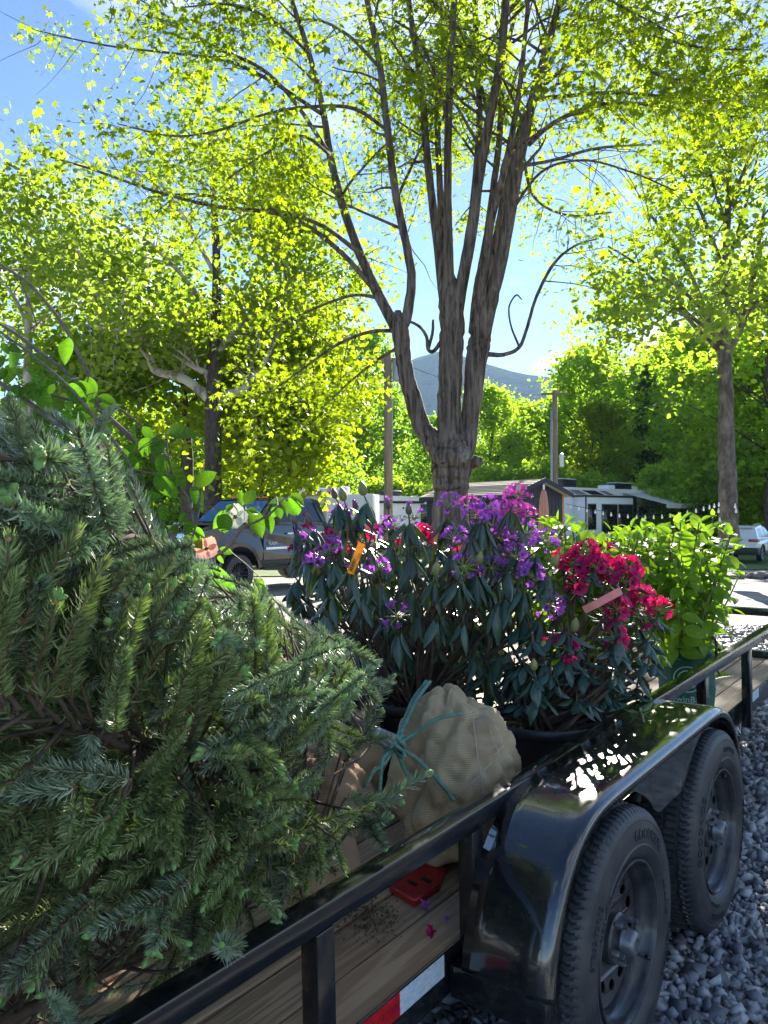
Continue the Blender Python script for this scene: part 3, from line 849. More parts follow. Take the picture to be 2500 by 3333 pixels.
def gravel():
    r = rg(44)
    P = []; S = []
    def area(n, x0, x1, y0, y1, s0, s1):
        x = r.uniform(x0, x1, n); y = r.uniform(y0, y1, n)
        dx, dy = x - .654, y - 2.026
        uu = dx * .618 + dy * .786; vv_ = dx * .786 - dy * .618
        keep = (r.uniform(0, 1, n) < np.clip((1.15 - x / np.maximum(y, .1)) / .5, 0, 1)) & (x / np.maximum(y, .1) > -.2) & ~((vv_ < -.55) & (uu < 3.6))
        P.append(np.stack([x[keep], y[keep]], 1)); S.append(np.clip(r.lognormal(math.log((s0 * s1) ** .5), .48, keep.sum()), .004, .032))
    area(30000, -.4, 3.6, 1.0, 3.6, .010, .017)
    area(24000, .6, 6.4, 3.4, 7.5, .014, .021)
    area(12000, 1.6, 8.0, 6.5, 11, .018, .026)
    P = np.vstack(P); S = np.concatenate(S)
    n = len(P)
    V0 = np.array([(x, y, z) for x in (-1, 1) for y in (-1, 1) for z in (-1, 1)], float) * .72
    F0 = np.array([(0, 1, 3), (0, 3, 2), (4, 6, 7), (4, 7, 5), (0, 4, 5), (0, 5, 1), (2, 3, 7), (2, 7, 6), (0, 2, 6), (0, 6, 4), (1, 5, 7), (1, 7, 3)])
    V = V0[None] + r.normal(0, .30, (n, 8, 3))
    V = V * np.stack([np.ones(n), r.uniform(.6, .95, n), r.uniform(.4, .75, n)], 1)[:, None]
    q = r.normal(0, 1, (n, 4)); q[:, 1:3] *= .6; q /= np.linalg.norm(q, axis=1)[:, None]
    w, x, y, z = q.T
    R = np.stack([1 - 2 * (y * y + z * z), 2 * (x * y - z * w), 2 * (x * z + y * w), 2 * (x * y + z * w), 1 - 2 * (x * x + z * z), 2 * (y * z - x * w), 2 * (x * z - y * w), 2 * (y * z + x * w), 1 - 2 * (x * x + y * y)], 1).reshape(n, 3, 3)
    V = np.einsum('nij,nkj->nki', R, V * S[:, None, None])
    Z = gh(P[:, 1]) + 0.012 * np.sin(P[:, 0] * 2.1 + P[:, 1]) * np.sin(P[:, 1] * 1.7 - P[:, 0] * .6) + S * r.uniform(.05, .75, n)
    V[..., 0] += P[:, 0, None]; V[..., 1] += P[:, 1, None]; V[..., 2] += Z[:, None]
    F = (F0[None] + 8 * np.arange(n)[:, None, None]).reshape(-1, 3)
    m = mat('crushed_stone', (0.090, 0.096, 0.110), (0.50, 0.505, 0.51), rough=0.5, island=True, scale=60, bump=0.5, bscale=90, bdist=0.003)
    o = link(bpy.data.objects.new('gravel', npmesh('gravel', V.reshape(-1, 3), F, [m])))
    tag(o, 'loose crushed blue-grey stone around the trailer wheels', 'gravel', kind='stuff')


gravel()

# ---------------------------------------------------------------- trees
def fan(pts, z=None):
    n = len(pts)
    V = [(0.0, 0.0, 0.0)] + [(x, y, (z[i] if z else 0)) for i, (x, y) in enumerate(pts)]
    return np.array(V), np.array([(0, i + 1, (i + 1) % n + 1) for i in range(n)])


# five-pointed maple leaf, stalk end at x = -0.1, length about 1
_a = [180, 128, 100, 68, 48, 22, 0, -22, -48, -68, -100, -128]
_r = [.30, .26, .52, .26, .70, .30, .78, .30, .70, .26, .52, .26]
MAPLE = fan([(r_ * math.cos(math.radians(a)) + .0, r_ * math.sin(math.radians(a))) for a, r_ in zip(_a, _r)], [0, 0, -.10, 0, -.12, .02, -.16, .02, -.12, 0, -.10, 0])
BROAD = fan([(-.5, 0), (-.15, .34), (.25, .36), (.6, 0), (.25, -.36), (-.15, -.34)], [0, .05, 0, -.14, 0, .05])
DIAM = (np.array([(-.5, 0, 0), (0, .38, .06), (.55, 0, -.12), (0, -.38, .06)]), np.array([(0, 1, 2), (0, 2, 3)]))


def leaf_cloud(C, size, tmpl, r, up=0.6, droop=0.4, var=0.3):
    """leaves at points C: each turned its own way, faces mostly skyward, tips hanging a little"""
    n = len(C)
    V0, F0 = tmpl
    N = r.normal(0, 1, (n, 3)); N[:, 2] = np.abs(N[:, 2]) * .7 + up
    N /= np.linalg.norm(N, axis=1)[:, None]
    A = r.normal(0, 1, (n, 3)); A[:, 2] = A[:, 2] * .5 - droop
    A -= N * (A * N).sum(1)[:, None]; A /= np.linalg.norm(A, axis=1)[:, None] + 1e-9
    B = np.cross(N, A)
    s = size * r.lognormal(0, var, n)
    V = C[:, None] + s[:, None, None] * (V0[None, :, 0, None] * A[:, None] + V0[None, :, 1, None] * B[:, None] + V0[None, :, 2, None] * N[:, None])
    F = (F0[None] + len(V0) * np.arange(n)[:, None, None]).reshape(-1, 3)
    return V.reshape(-1, 3), F


def branch_mesh(branches, nmin=5, nmax=14):
    g = G()
    for P, R in branches:
        n = int(np.clip(4 + max(R) * 60, nmin, nmax))
        g.add(tube(P, R, n))
    return g


def grow(r, p, d, L, rad, lev, out, tips, up=0.08, wig=0.22, nseg=6, kids=6, spread=0.9, ratio=0.55, lo=0.3, flat=0.0):
    p = np.array(p, float); d = np.array(d, float); d /= np.linalg.norm(d)
    P = [p]; D = [d]
    for i in range(nseg):
        d = d + r.normal(0, wig, 3) * .5 + np.array([0, 0, up])
        d /= np.linalg.norm(d)
        p = p + d * L / nseg
        P.append(p); D.append(d)
    P = np.array(P)
    R = rad * np.linspace(1, .3, nseg + 1)
    out.append((P, R))
    if lev == 0:
        for t in np.linspace(.25, 1, 5):
            i = min(int(t * nseg), nseg - 1); f = t * nseg - i
            tips.append(P[i] * (1 - f) + P[i + 1] * f)
        return
    for k in range(kids):
        t = lo + (1 - lo) * (k + r.uniform(0, .9)) / kids
        i = min(int(t * nseg), nseg - 1); f = t * nseg - i
        q = P[i] * (1 - f) + P[i + 1] * f
        side = r.normal(0, 1, 3); side[2] *= (1 - flat); side -= D[i] * (side @ D[i]); side /= np.linalg.norm(side) + 1e-9
        dd = D[i] * (1 - .45 * spread) + side * spread
        grow(r, q, dd, L * ratio * r.uniform(.75, 1.2) * (1.15 - .5 * t), rad * (1 - .65 * t) * .55, lev - 1, out, tips, up, wig, max(3, nseg - 1), max(3, kids - 1), spread, ratio, .25, flat)


def tree_object(name, label, branches, leaf_pts, n_leaf, spread, size, tmpl, bark, leafm, r, group=None, base=None, up=0.5, droop=0.4, tbark=None):
    b = branches[0][0][0] if base is None else base
    t = empty(name, tuple(b))
    tag(t, label, 'tree', group)
    off = np.array(b)
    br = [(np.asarray(P) - off, R) for P, R in branches]
    g = branch_mesh(br[:1]); g.obj('trunk', [tbark or bark], t, smooth=True)
    if len(br) > 1: branch_mesh(br[1:]).obj('limbs', [bark], t, smooth=True)
    pts = np.asarray(leaf_pts) - off
    C = pts[r.integers(0, len(pts), n_leaf)] + r.normal(0, 1, (n_leaf, 3)) * np.array([spread, spread, spread * .8])
    V, F = leaf_cloud(C, size, tmpl, r, up, droop)
    link(bpy.data.objects.new('crown', npmesh('crown', V, F, [leafm])), t)
    return t


# --- the big maple behind the trailer
def limb(pts, y0, dy=0.0, k=5):
    """pts: (px, py, radius px[, extra dy]); y0 distance, dy lean in depth per metre of height"""
    P = []; R = []
    for q in pts:
        py = q[1]; z = (1675 - py) / 2500 * y0
        z0 = (1675 - pts[0][1]) / 2500 * y0
        y = y0 + dy * max(0, z - z0) + (q[3] if len(q) > 3 else 0)
        P.append(at(q[0], q[1], y)); R.append(q[2] / 2500 * y)
    A = smooth_path(np.column_stack([np.array(P), R]), k)
    jt = rg(int(abs(pts[0][0] * 7 + pts[0][1]))); A[2:-1, :3] += jt.normal(0, 1, (len(A) - 3, 3)) * A[2:-1, 3:4] * .035; A[:, 3] *= 1 + jt.normal(0, .018, len(A))
    return A[:, :3], np.maximum(A[:, 3], .004)


def maple():
    r = rg(101)
    Y = 9.0
    B = []
    trunk = limb([(1463, 1830, 84), (1466, 1760, 68), (1467, 1690, 60), (1468, 1600, 56), (1470, 1550, 60), (1475, 1505, 69), (1473, 1460, 62), (1468, 1410, 44), (1464, 1340, 39), (1466, 1250, 39), (1470, 1150, 40), (1472, 1060, 41), (1468, 990, 40), (1464, 920, 26), (1460, 850, 6)], Y)
    B.append(trunk)
    S = {}
    S['l0'] = limb([(1462, 1520, 40), (1425, 1455, 37), (1395, 1420, 33), (1370, 1380, 30), (1345, 1300, 28), (1322, 1220, 26), (1312, 1150, 26), (1305, 1090, 29), (1298, 1050, 26), (1296, 1010, 10)], Y)
    S['l1'] = limb([(1302, 1085, 22), (1270, 1030, 19), (1225, 945, 17), (1165, 810, 14.5), (1108, 645, 13.5), (1074, 500, 12), (1050, 350, 10.5), (1005, 170, 9), (950, 0, 7.5), (900, -160, 5)], Y, .12)
    S['l2'] = limb([(1304, 1085, 20), (1328, 1010, 17), (1340, 910, 15), (1324, 800, 14), (1292, 650, 13), (1265, 450, 12), (1238, 220, 10.5), (1195, 0, 9), (1160, -200, 6)], Y, -.1)
    S['c1'] = limb([(1455, 1010, 24), (1438, 900, 18), (1418, 740, 14), (1392, 520, 13), (1370, 260, 11), (1330, 0, 9), (1300, -250, 6)], Y, .2)
    S['c2'] = limb([(1466, 1000, 24), (1460, 860, 18), (1458, 640, 14), (1460, 400, 13), (1470, 150, 11.5), (1482, -60, 10), (1490, -300, 6)], Y, -.05)
    S['c3'] = limb([(1482, 1020, 27), (1508, 900, 21), (1538, 730, 19), (1562, 560, 17), (1592, 400, 16), (1622, 240, 14.5), (1645, 40, 13.5), (1655, -200, 8)], Y, -.14)
    S['c4'] = limb([(1484, 1010, 20), (1516, 860, 14), (1545, 620, 11.5), (1562, 360, 10.5), (1550, 100, 10), (1540, -200, 6)], Y, .28)
    S['c5'] = limb([(1456, 1000, 18), (1442, 830, 13), (1432, 600, 11), (1424, 380, 10), (1440, 120, 8), (1430, -150, 5)], Y, .4)
    S['r0'] = limb([(1492, 1520, 36), (1520, 1440, 32), (1530, 1380, 29), (1541, 1260, 32), (1553, 1160, 36), (1562, 1110, 36), (1572, 1050, 28), (1585, 980, 8)], Y, .02)
    S['r1'] = limb([(1566, 1100, 31), (1592, 1000, 26), (1626, 865, 22), (1660, 695, 20), (1698, 490, 18), (1740, 300, 15), (1800, 90, 12), (1850, -120, 7)], Y, -.18)
    S['r2'] = limb([(1560, 1090, 24), (1586, 940, 16), (1622, 745, 13), (1670, 500, 11), (1740, 300, 9.5), (1860, 90, 7), (1980, -60, 5)], Y, .25)
    S['r3'] = limb([(1548, 1080, 24), (1560, 930, 18), (1582, 800, 14), (1606, 620, 12), (1628, 430, 10.5), (1642, 200, 8.5), (1690, 0, 6)], Y, .4)
    S['r4'] = limb([(1556, 1090, 20), (1575, 900, 14), (1600, 720, 12), (1650, 520, 11), (1690, 300, 9), (1715, 60, 7), (1730, -150, 5)], Y, -.3)
    # long side branches seen in the photograph, then hidden ones towards and away from the camera
    H = [
        [(1225, 950, 13), (1120, 830, 11), (1000, 735, 10), (880, 690, 9), (700, 670, 8, -.2), (500, 620, 6, -.3), (300, 550, 5, -.4), (130, 500, 3, -.5)],
        [(1180, 830, 11), (1060, 740, 9), (960, 700, 8), (800, 660, 7, .3), (640, 630, 5, .5), (480, 640, 3, .6)],
        [(1072, 500, 10), (960, 330, 9), (850, 220, 8, -.2), (700, 150, 7, -.4), (560, 60, 5, -.6), (430, -20, 3, -.7)],
        [(1050, 370, 9), (880, 260, 8), (740, 195, 7), (560, 170, 5, -.3), (380, 150, 4, -.5), (220, 120, 3, -.6), (100, 90, 2, -.7)],
        [(1260, 420, 8), (1150, 350, 8), (1000, 345, 7, -.4), (860, 370, 6, -.7), (720, 420, 5, -.9), (560, 440, 4, -1.1), (380, 400, 2.5, -1.2)],
        [(1285, 1075, 10), (1200, 1080, 8), (1100, 1120, 7, -.3), (1000, 1190, 5, -.5), (900, 1260, 4, -.7), (800, 1300, 3, -.8)],
        [(1295, 1130, 8), (1215, 1180, 6, .2), (1130, 1250, 5, .5), (1080, 1300, 4, .7)],
        [(1240, 970, 9), (1150, 960, 7, .4), (1030, 1000, 6, .8), (900, 1060, 5, 1.1), (760, 1100, 3, 1.4)],
        [(1575, 1152, 12), (1640, 1154, 9.5), (1690, 1130, 9), (1715, 1070, 8, -.1), (1745, 970, 7.5, -.2), (1800, 862, 7.5, -.3), (1870, 800, 5, -.4), (1950, 775, 3, -.5)],
        [(1690, 1128, 5.5), (1664, 1062, 4.5, -.1), (1657, 1000, 4, -.1), (1680, 960, 4, -.2), (1700, 975, 2.5, -.2)],
        [(1440, 1105, 10), (1414, 1140, 9), (1394, 1138, 8.5, -.05), (1388, 1095, 7.5, -.1), (1365, 1062, 7, -.1), (1335, 1046, 6, -.1)],
        [(1395, 1135, 7), (1408, 1080, 7, -.1), (1410, 1040, 5, -.1)],
        [(1758, 320, 11), (1850, 310, 9, -.3), (1980, 300, 8, -.6), (2150, 310, 6, -1), (2330, 330, 4, -1.3), (2480, 350, 3, -1.5)],
        [(1720, 470, 11), (1800, 400, 10, -.2), (1930, 345, 9, -.4), (2080, 335, 7, -.6), (2300, 370, 5, -.8), (2450, 380, 3, -1)],
        [(1742, 300, 10), (1850, 210, 9, -.4), (2000, 120, 7, -.9), (2180, 60, 5, -1.3), (2350, 20, 4, -1.6)],
        [(1690, 540, 9), (1800, 520, 7, .5), (1950, 480, 6, 1.0), (2120, 470, 4, 1.5)],
        [(1800, 90, 9), (1930, 60, 8, -.8), (2100, 110, 6, -1.5), (2280, 150, 5, -2.0), (2450, 160, 3, -2.4)],
        [(1645, 40, 9), (1760, -60, 8, -.9), (1900, -40, 6, -1.7), (2050, 30, 5, -2.3), (2200, 110, 3, -2.7)],
        [(1460, 400, 8), (1420, 250, 7, -.8), (1360, 120, 6, -1.5), (1280, 60, 4, -2.0)],
        [(1592, 400, 8), (1560, 250, 7, .9), (1500, 140, 6, 1.6), (1440, 100, 4, 2.2)],
        [(1290, 650, 8), (1350, 520, 6, .6), (1400, 420, 5, 1.2), (1430, 330, 3, 1.7)],
        [(1105, 640, 8), (1010, 560, 7, .7), (900, 520, 6, 1.4), (760, 520, 4, 2.0), (620, 560, 3, 2.5)],
        [(1072, 500, 8), (980, 440, 7, -.7), (860, 500, 5, -1.2), (740, 580, 4, -1.6)],
        [(1005, 170, 7), (880, 60, 6, -.6), (740, 10, 5, -1.0), (590, 20, 3, -1.3)],
        [(1238, 220, 8), (1130, 110, 7, .8), (1020, 60, 5, 1.5), (880, 80, 4, 2.0)],
        [(1700, 490, 8), (1740, 640, 6, .9), (1850, 700, 5, 1.5), (1990, 690, 4, 2.0)],
        [(1850, -120, 8), (2000, -160, 6, .6), (2200, -100, 5, 1.2), (2400, 20, 3, 1.6)],
        [(1662, 690, 8), (1760, 560, 6, -1.1), (1900, 520, 5, -1.9), (2060, 560, 4, -2.4), (2200, 620, 3, -2.6)],
        [(2000, 120, 6, -.9), (2120, 230, 5, -1.6), (2260, 260, 4, -2.0), (2420, 240, 3, -2.2)],
    ]
    for q in S.values(): B.append(q)
    tips = []
    hb = [limb([(q[0], q[1], q[2] * .78, *q[3:]) for q in h], Y, 0, 6) for h in H]
    B += hb
    # twigs
    def twigs(P, R, n, L0, L1, lo, dirbias, lev=0):
        for k in range(n):
            t = lo + (1 - lo) * (k + r.uniform(0, 1)) / n
            i = min(int(t * (len(P) - 1)), len(P) - 2)
            d = P[i + 1] - P[i]; d = d / (np.linalg.norm(d) + 1e-9)
            s = r.normal(0, 1, 3); s[2] *= .5; s -= d * (s @ d); s /= np.linalg.norm(s) + 1e-9
            dd = d * .55 + s * .85 + dirbias
            grow(r, P[i], dd, r.uniform(L0, L1), max(.004, R[i] * .4), lev, B, tips, up=-.02, wig=.25, nseg=5, kids=4, spread=.8, ratio=.6)
    for j, (P, R) in enumerate(hb):
        if j in (9, 10, 11): continue
        low = j == 8
        twigs(P, R, 14 if not low else 7, .4, 1.0, .3 if not low else .65, np.array([0, 0, -.12]))
    for kx, (P, R) in S.items():
        if kx in ('l0', 'r0'): continue
        twigs(P, R, 8, .8, 1.7, .5 if kx[0] != 'l' else .3, np.array([0, 0, .1]), lev=1)
    # upper crown above the frame
    for kx in ('l1', 'l2', 'c1', 'c2', 'c3', 'c4', 'c5', 'r1', 'r2', 'r3', 'r4'):
        P, R = S[kx]
        grow(r, P[-1], P[-1] - P[-3], 2.1, R[-1], 2, B, tips, up=.03, wig=.2, kids=5, spread=.8)
    tips = np.array(tips)
    pp = np.stack([1250 + 2500 * tips[:, 0] / tips[:, 1], 1675 - 2500 * (tips[:, 2] - CAM_Z) / tips[:, 1]], 1)
    # open sky at upper left, and the bare lower stems
    keep = ~((pp[:, 0] < 90) & (pp[:, 1] < 420)) & ~((pp[:, 0] > 1330) & (pp[:, 0] < 1720) & (pp[:, 1] > 760)) & (tips[:, 1] > 4.2)
    keep &= ~((pp[:, 0] < 560) & (pp[:, 1] > 200) & (pp[:, 1] < 330))
    thin = (pp[:, 0] > 1780) & (pp[:, 0] < 2320) & (pp[:, 1] > 420) & (pp[:, 1] < 1260)
    keep &= ~(thin & (r.uniform(0, 1, len(tips)) < .62))
    front = (pp[:, 0] > 1050) & (pp[:, 0] < 1800) & (pp[:, 1] > -50) & (tips[:, 1] < Y + .2)
    keep &= ~(front & (r.uniform(0, 1, len(tips)) < .72))
    tips = tips[keep]
    t = tree_object('maple_tree', 'large multi-stemmed maple with grey bark and a round pruning scar, right behind the trailer', B, tips, 44000, .15, .060, MAPLE, M['bark'], M['lf_maple'], r, base=at(1463, 1840, Y), up=.55, droop=.7)
    o = np.array(at(1463, 1840, Y))
    # pruning scar
    c = np.array(at(1512, 1477, Y - .235)) - o
    g = G()
    mx = Matrix.Translation(c) @ Matrix.Rotation(math.radians(14), 4, 'Z') @ Matrix.Rotation(PI / 2, 4, 'X')
    g.add(lathe([(.001, .012), (.030, .014), (.043, .020), (.052, .028), (.060, .022), (.068, -.02), (.085, -.10)], 20, 'z'), 0)
    V = np.vstack(g.V); V[:, 1] *= 1.45; g.V = [V @ np.array(mx)[:3, :3].T + c]
    g.obj('pruning_scar', [M['cutwood']], t, smooth=True)
    c = np.array(at(1535, 1505, Y)) - o
    g = G(); g.add(tube([c, c + np.array([.05, -.06, .01]), c + np.array([.095, -.10, -.0])], [.085, .065, .05], 10)); g.obj('limb_stub', [M['bark']], t, smooth=True)


maple()


# --- the other trees of the campground
def px_tree(name, label, specs, y, seed, nleaf, spread, size, tmpl, bark, leafm, twig=(8, 1.0, 2.2, .35), lev=1, extra=None, group=None, twig_from=1, dirz=.1, keepf=None, depth=1.0, tbark=None):
    r = rg(seed)
    B = [limb(s, y, 0, 5) for s in specs]
    tips = []
    for P, R in B[twig_from:]:
        for k in range(twig[0]):
            t = twig[3] + (1 - twig[3]) * (k + r.uniform(0, 1)) / twig[0]
            i = min(int(t * (len(P) - 1)), len(P) - 2)
            d = P[i + 1] - P[i]; d = d / (np.linalg.norm(d) + 1e-9)
            s = r.normal(0, 1, 3); s[1] *= depth; s -= d * (s @ d); s /= np.linalg.norm(s) + 1e-9
            grow(r, P[i], d * .5 + s * .9 + np.array([0, 0, dirz]), r.uniform(twig[1], twig[2]), max(.012, R[i] * .45), lev, B, tips, up=.03, wig=.28, nseg=5, kids=4, spread=.85, ratio=.6)
    tips = np.array(tips)
    if keepf is not None: tips = tips[keepf(np.stack([1250 + 2500 * tips[:, 0] / tips[:, 1], 1675 - 2500 * (tips[:, 2] - CAM_Z) / tips[:, 1]], 1))]
    return tree_object(name, label, B, tips, nleaf, spread, size, tmpl, bark, leafm, r, group, tbark=tbark)


# sycamore with pale crooked limbs (left), 22 m away
px_tree('sycamore_tree', 'tall sycamore with dark trunk and pale crooked limbs, left of the big maple', [
    [(694, 1790, 38), (694, 1700, 31), (693, 1600, 28), (693, 1450, 27), (692, 1320, 25), (697, 1200, 20), (701, 1050, 17), (705, 900, 14), (700, 740, 12), (690, 560, 9), (680, 420, 5)],
    [(683, 1300, 18), (650, 1270, 16), (600, 1235, 15), (550, 1218, 14), (505, 1205, 13), (488, 1160, 13), (490, 1110, 12), (470, 1060, 11), (430, 1020, 10), (390, 1005, 9), (330, 970, 6), (270, 930, 4)],
    [(418, 1015, 8), (405, 960, 7), (395, 900, 5), (380, 830, 3)],
    [(590, 1235, 9), (598, 1180, 8), (604, 1140, 6), (560, 1080, 4)],
    [(688, 1260, 13), (672, 1215, 12), (640, 1200, 9), (590, 1170, 6), (520, 1130, 4)],
    [(700, 1310, 16), (735, 1285, 14), (790, 1268, 13), (815, 1235, 11), (850, 1195, 9), (900, 1100, 7), (960, 1000, 5)],
    [(860, 1000, 13), (905, 960, 12), (930, 930, 10), (960, 900, 8), (1010, 870, 5)],
    [(700, 1150, 12), (780, 1070, 12), (860, 1000, 12), (905, 960, 10)],
    [(928, 935, 8), (930, 860, 6), (940, 800, 4)],
    [(701, 1050, 9), (620, 930, 8), (540, 840, 6), (450, 760, 4), (340, 700, 3)],
    [(703, 900, 8), (620, 740, 7), (540, 620, 5), (470, 540, 3)],
    [(702, 820, 8), (790, 700, 7), (880, 600, 5), (940, 500, 3)],
    [(490, 1110, 7), (400, 1080, 6, -2), (290, 1060, 5, -3), (180, 1050, 3, -4)],
    [(698, 740, 7), (700, 600, 6, 2), (730, 480, 4, 3)],
], 22, 201, 12500, .40, .155, BROAD, M['bark_white'], M['lf_syc'], tbark=M['bark_dark'], twig=(8, 1.2, 2.6, .35), keepf=lambda p: (p[:, 1] < 1230) & ~((p[:, 1] < 700) & (p[:, 0] < 470)))
# the lower trunk reads dark: its own bark plates
px_tree('shade_maple_tree', 'dark green maple with drooping crown, left behind the sycamore', [
    [(604, 1790, 24), (608, 1650, 19), (612, 1500, 17), (603, 1390, 16), (598, 1330, 16), (600, 1280, 13), (600, 1180, 9), (600, 1060, 5)],
    [(598, 1340, 10), (560, 1300, 9), (520, 1270, 8), (440, 1220, 6), (350, 1190, 5), (250, 1180, 3)],
    [(602, 1330, 9), (640, 1290, 8), (660, 1230, 6), (700, 1150, 4)],
    [(600, 1260, 8), (540, 1180, 7), (470, 1120, 5), (390, 1080, 3)],
    [(600, 1200, 8), (580, 1100, 6, 1), (560, 1000, 4, 2)],
    [(600, 1240, 7), (520, 1200, 6, -2), (400, 1170, 5, -3), (280, 1140, 3, -4)],
], 27, 202, 8500, .45, .22, BROAD, M['bark_dark'], M['lf_dark'], twig=(9, 1.0, 2.4, .3), keepf=lambda p: p[:, 1] < 1300 )
# grey trunk far left behind the dogwood
px_tree('grey_trunk_tree', 'slender grey-trunked tree at the far left edge, behind the dogwood twigs', [
    [(86, 1800, 20), (88, 1500, 16), (90, 1200, 14), (92, 1060, 12), (95, 900, 10), (90, 720, 7), (80, 560, 4)],
    [(92, 1060, 8), (40, 960, 6), (-20, 880, 4)], [(94, 960, 8), (160, 860, 6), (230, 800, 4)], [(93, 820, 6), (40, 720, 5), (10, 640, 3)], [(95, 880, 6), (-60, 860, 5, -2), (-150, 800, 3, -3)], [(92, 760, 6), (140, 680, 5), (170, 620, 3)],
    [(92, 1100, 7), (20, 1060, 6, 1), (-80, 1040, 4, 2)], [(92, 1080, 7), (190, 1010, 6, 2), (290, 980, 4, 3)],
], 24, 203, 7000, .5, .16, BROAD, M['bark_white'], M['lf_syc'], twig=(8, 1.2, 2.6, .3), keepf=lambda p: p[:, 1] > 560 - p[:, 0] * .05)
# slim lime-leaved trees left of the pole
px_tree('slender_lime_tree', 'slender lime-leaved tree with leaning twin stems, right beside the sycamore trunk', [
    [(764, 1790, 15), (768, 1620, 12), (768, 1500, 11), (766, 1380, 10), (756, 1260, 9), (752, 1150, 7), (760, 1000, 4)],
    [(768, 1560, 10), (790, 1480, 9), (800, 1390, 8), (812, 1280, 6), (830, 1180, 4)],
    [(766, 1400, 6), (810, 1330, 5), (860, 1270, 4), (900, 1220, 3)], [(768, 1480, 5), (830, 1440, 5, -1), (890, 1420, 3, -2)], [(757, 1270, 5), (720, 1200, 4), (690, 1140, 3)],
    [(768, 1520, 5), (740, 1460, 4, -1), (720, 1420, 3, -2)],
], 26, 204, 7000, .5, .17, BROAD, M['bark_dark'], M['lf_lime'], twig=(8, .9, 1.9, .25), keepf=lambda p: p[:, 1] < 1560)
px_tree('clump_lime_tree', 'bright yellow-green leaning clump tree behind the black truck cab', [
    [(812, 1790, 13), (822, 1600, 11), (838, 1500, 10), (858, 1400, 9), (872, 1300, 8), (885, 1180, 5)],
    [(832, 1790, 11), (850, 1580, 9), (872, 1480, 8), (880, 1390, 7), (910, 1290, 5), (950, 1200, 3)],
    [(840, 1500, 6), (910, 1450, 5), (970, 1410, 4), (1030, 1380, 3)], [(860, 1390, 6), (930, 1330, 5), (1000, 1290, 4), (1060, 1240, 3)], [(850, 1560, 5), (900, 1540, 4, -1), (960, 1530, 3, -2)],
    [(872, 1300, 5), (830, 1230, 4), (800, 1160, 3)], [(880, 1200, 5), (940, 1120, 4), (1000, 1060, 3)],
], 24, 205, 11500, .5, .16, BROAD, M['bark_dark'], M['lf_lime'], twig=(8, .9, 2.0, .2))
# tall tree at right
px_tree('tall_right_tree', 'tall grey-trunked tree with open crown at the right, behind the white car', [
    [(2373, 1760, 36), (2370, 1680, 30), (2368, 1560, 28), (2366, 1400, 25), (2362, 1250, 22), (2360, 1150, 21), (2362, 1050, 16), (2364, 900, 13), (2368, 740, 11), (2376, 560, 8), (2372, 400, 5), (2370, 300, 3)],
    [(2362, 1160, 14), (2330, 1090, 12), (2290, 1000, 10), (2250, 900, 8), (2190, 790, 6), (2120, 700, 4)],
    [(2366, 1150, 14), (2400, 1090, 12), (2425, 1030, 10), (2450, 920, 8), (2470, 800, 6), (2490, 680, 4)],
    [(2358, 1160, 8), (2280, 1080, 7), (2200, 1000, 6), (2110, 960, 5), (2020, 970, 4), (1970, 1010, 3)],
    [(2330, 1090, 8), (2240, 1020, 6), (2150, 930, 5), (2060, 850, 4), (1980, 800, 3)],
    [(2364, 900, 8), (2320, 780, 7), (2270, 660, 5), (2220, 560, 3)],
    [(2364, 860, 8), (2410, 740, 7), (2440, 620, 5), (2470, 500, 3)],
    [(2425, 1030, 7), (2480, 980, 6), (2560, 930, 4)],
    [(2368, 740, 6), (2330, 620, 5), (2300, 500, 4), (2280, 400, 3)],
    [(2362, 1120, 7), (2310, 1040, 6, -2), (2240, 960, 5, -3.5), (2160, 900, 3, -5)],
    [(2362, 1050, 7), (2420, 960, 6, 2), (2500, 900, 4, 3)],
    [(2366, 700, 6), (2420, 560, 5, -2), (2470, 440, 3, -3)],
    [(2200, 1000, 5), (2120, 1060, 4), (2050, 1090, 3), (1980, 1100, 2)],
], 21, 206, 9000, .38, .145, BROAD, M['bark_grey'], M['lf_syc'], twig=(7, .9, 2.0, .3), keepf=lambda p: (p[:, 1] < 1250) & ~((p[:, 0] < 2150) & (p[:, 1] > 560) & (p[:, 1] < 860) & (rg(1).uniform(0, 1, len(p)) < .6)))


# --- the wood behind: a few tree shapes, each copied as a thing of its own
def forest_proto(seed, h, rad, crown_lo, leafm, nclump, nper, size, conifer=False):
    r = rg(seed)
    P = np.array([(r.normal(0, .12) * i, r.normal(0, .12) * i, h * i / 7) for i in range(8)])
    R = np.linspace(h * .0125, h * .002, 8)
    g = G(); g.add(tube(P, R, 8))
    C = []
    for k in range(nclump):
        t = r.uniform(0, 1)
        z = h * (crown_lo + (1 - crown_lo) * t)
        if conifer: rm = rad * (1.02 - t)
        else: rm = rad * (math.sin(PI * (0.12 + .80 * t)) ** .7) * r.uniform(.75, 1.15)
        a = r.uniform(0, 2 * PI); q = rm * math.sqrt(r.uniform(.15, 1))
        c = np.array([q * math.cos(a), q * math.sin(a), z])
        if q > .3 and k % 4 == 0:
            b0 = np.array([0, 0, max(h * crown_lo * .8, z - q * .7)])
            g.add(tube(np.array([b0, (b0 + c) / 2 + np.array([0, 0, .2]), c]), [h * .004, h * .0028, h * .0012], 5))
        s = r.uniform(.45, .95) * rad * (.22 if not conifer else .16)
        C.append(c + r.normal(0, 1, (nper, 3)) * np.array([s, s, s * .62]))
    V, F = leaf_cloud(np.vstack(C), size, DIAM, r, .5, .3)
    return g.mesh('trunk', [M['bark_dark']], smooth=True), npmesh('crown', V, F, [leafm])


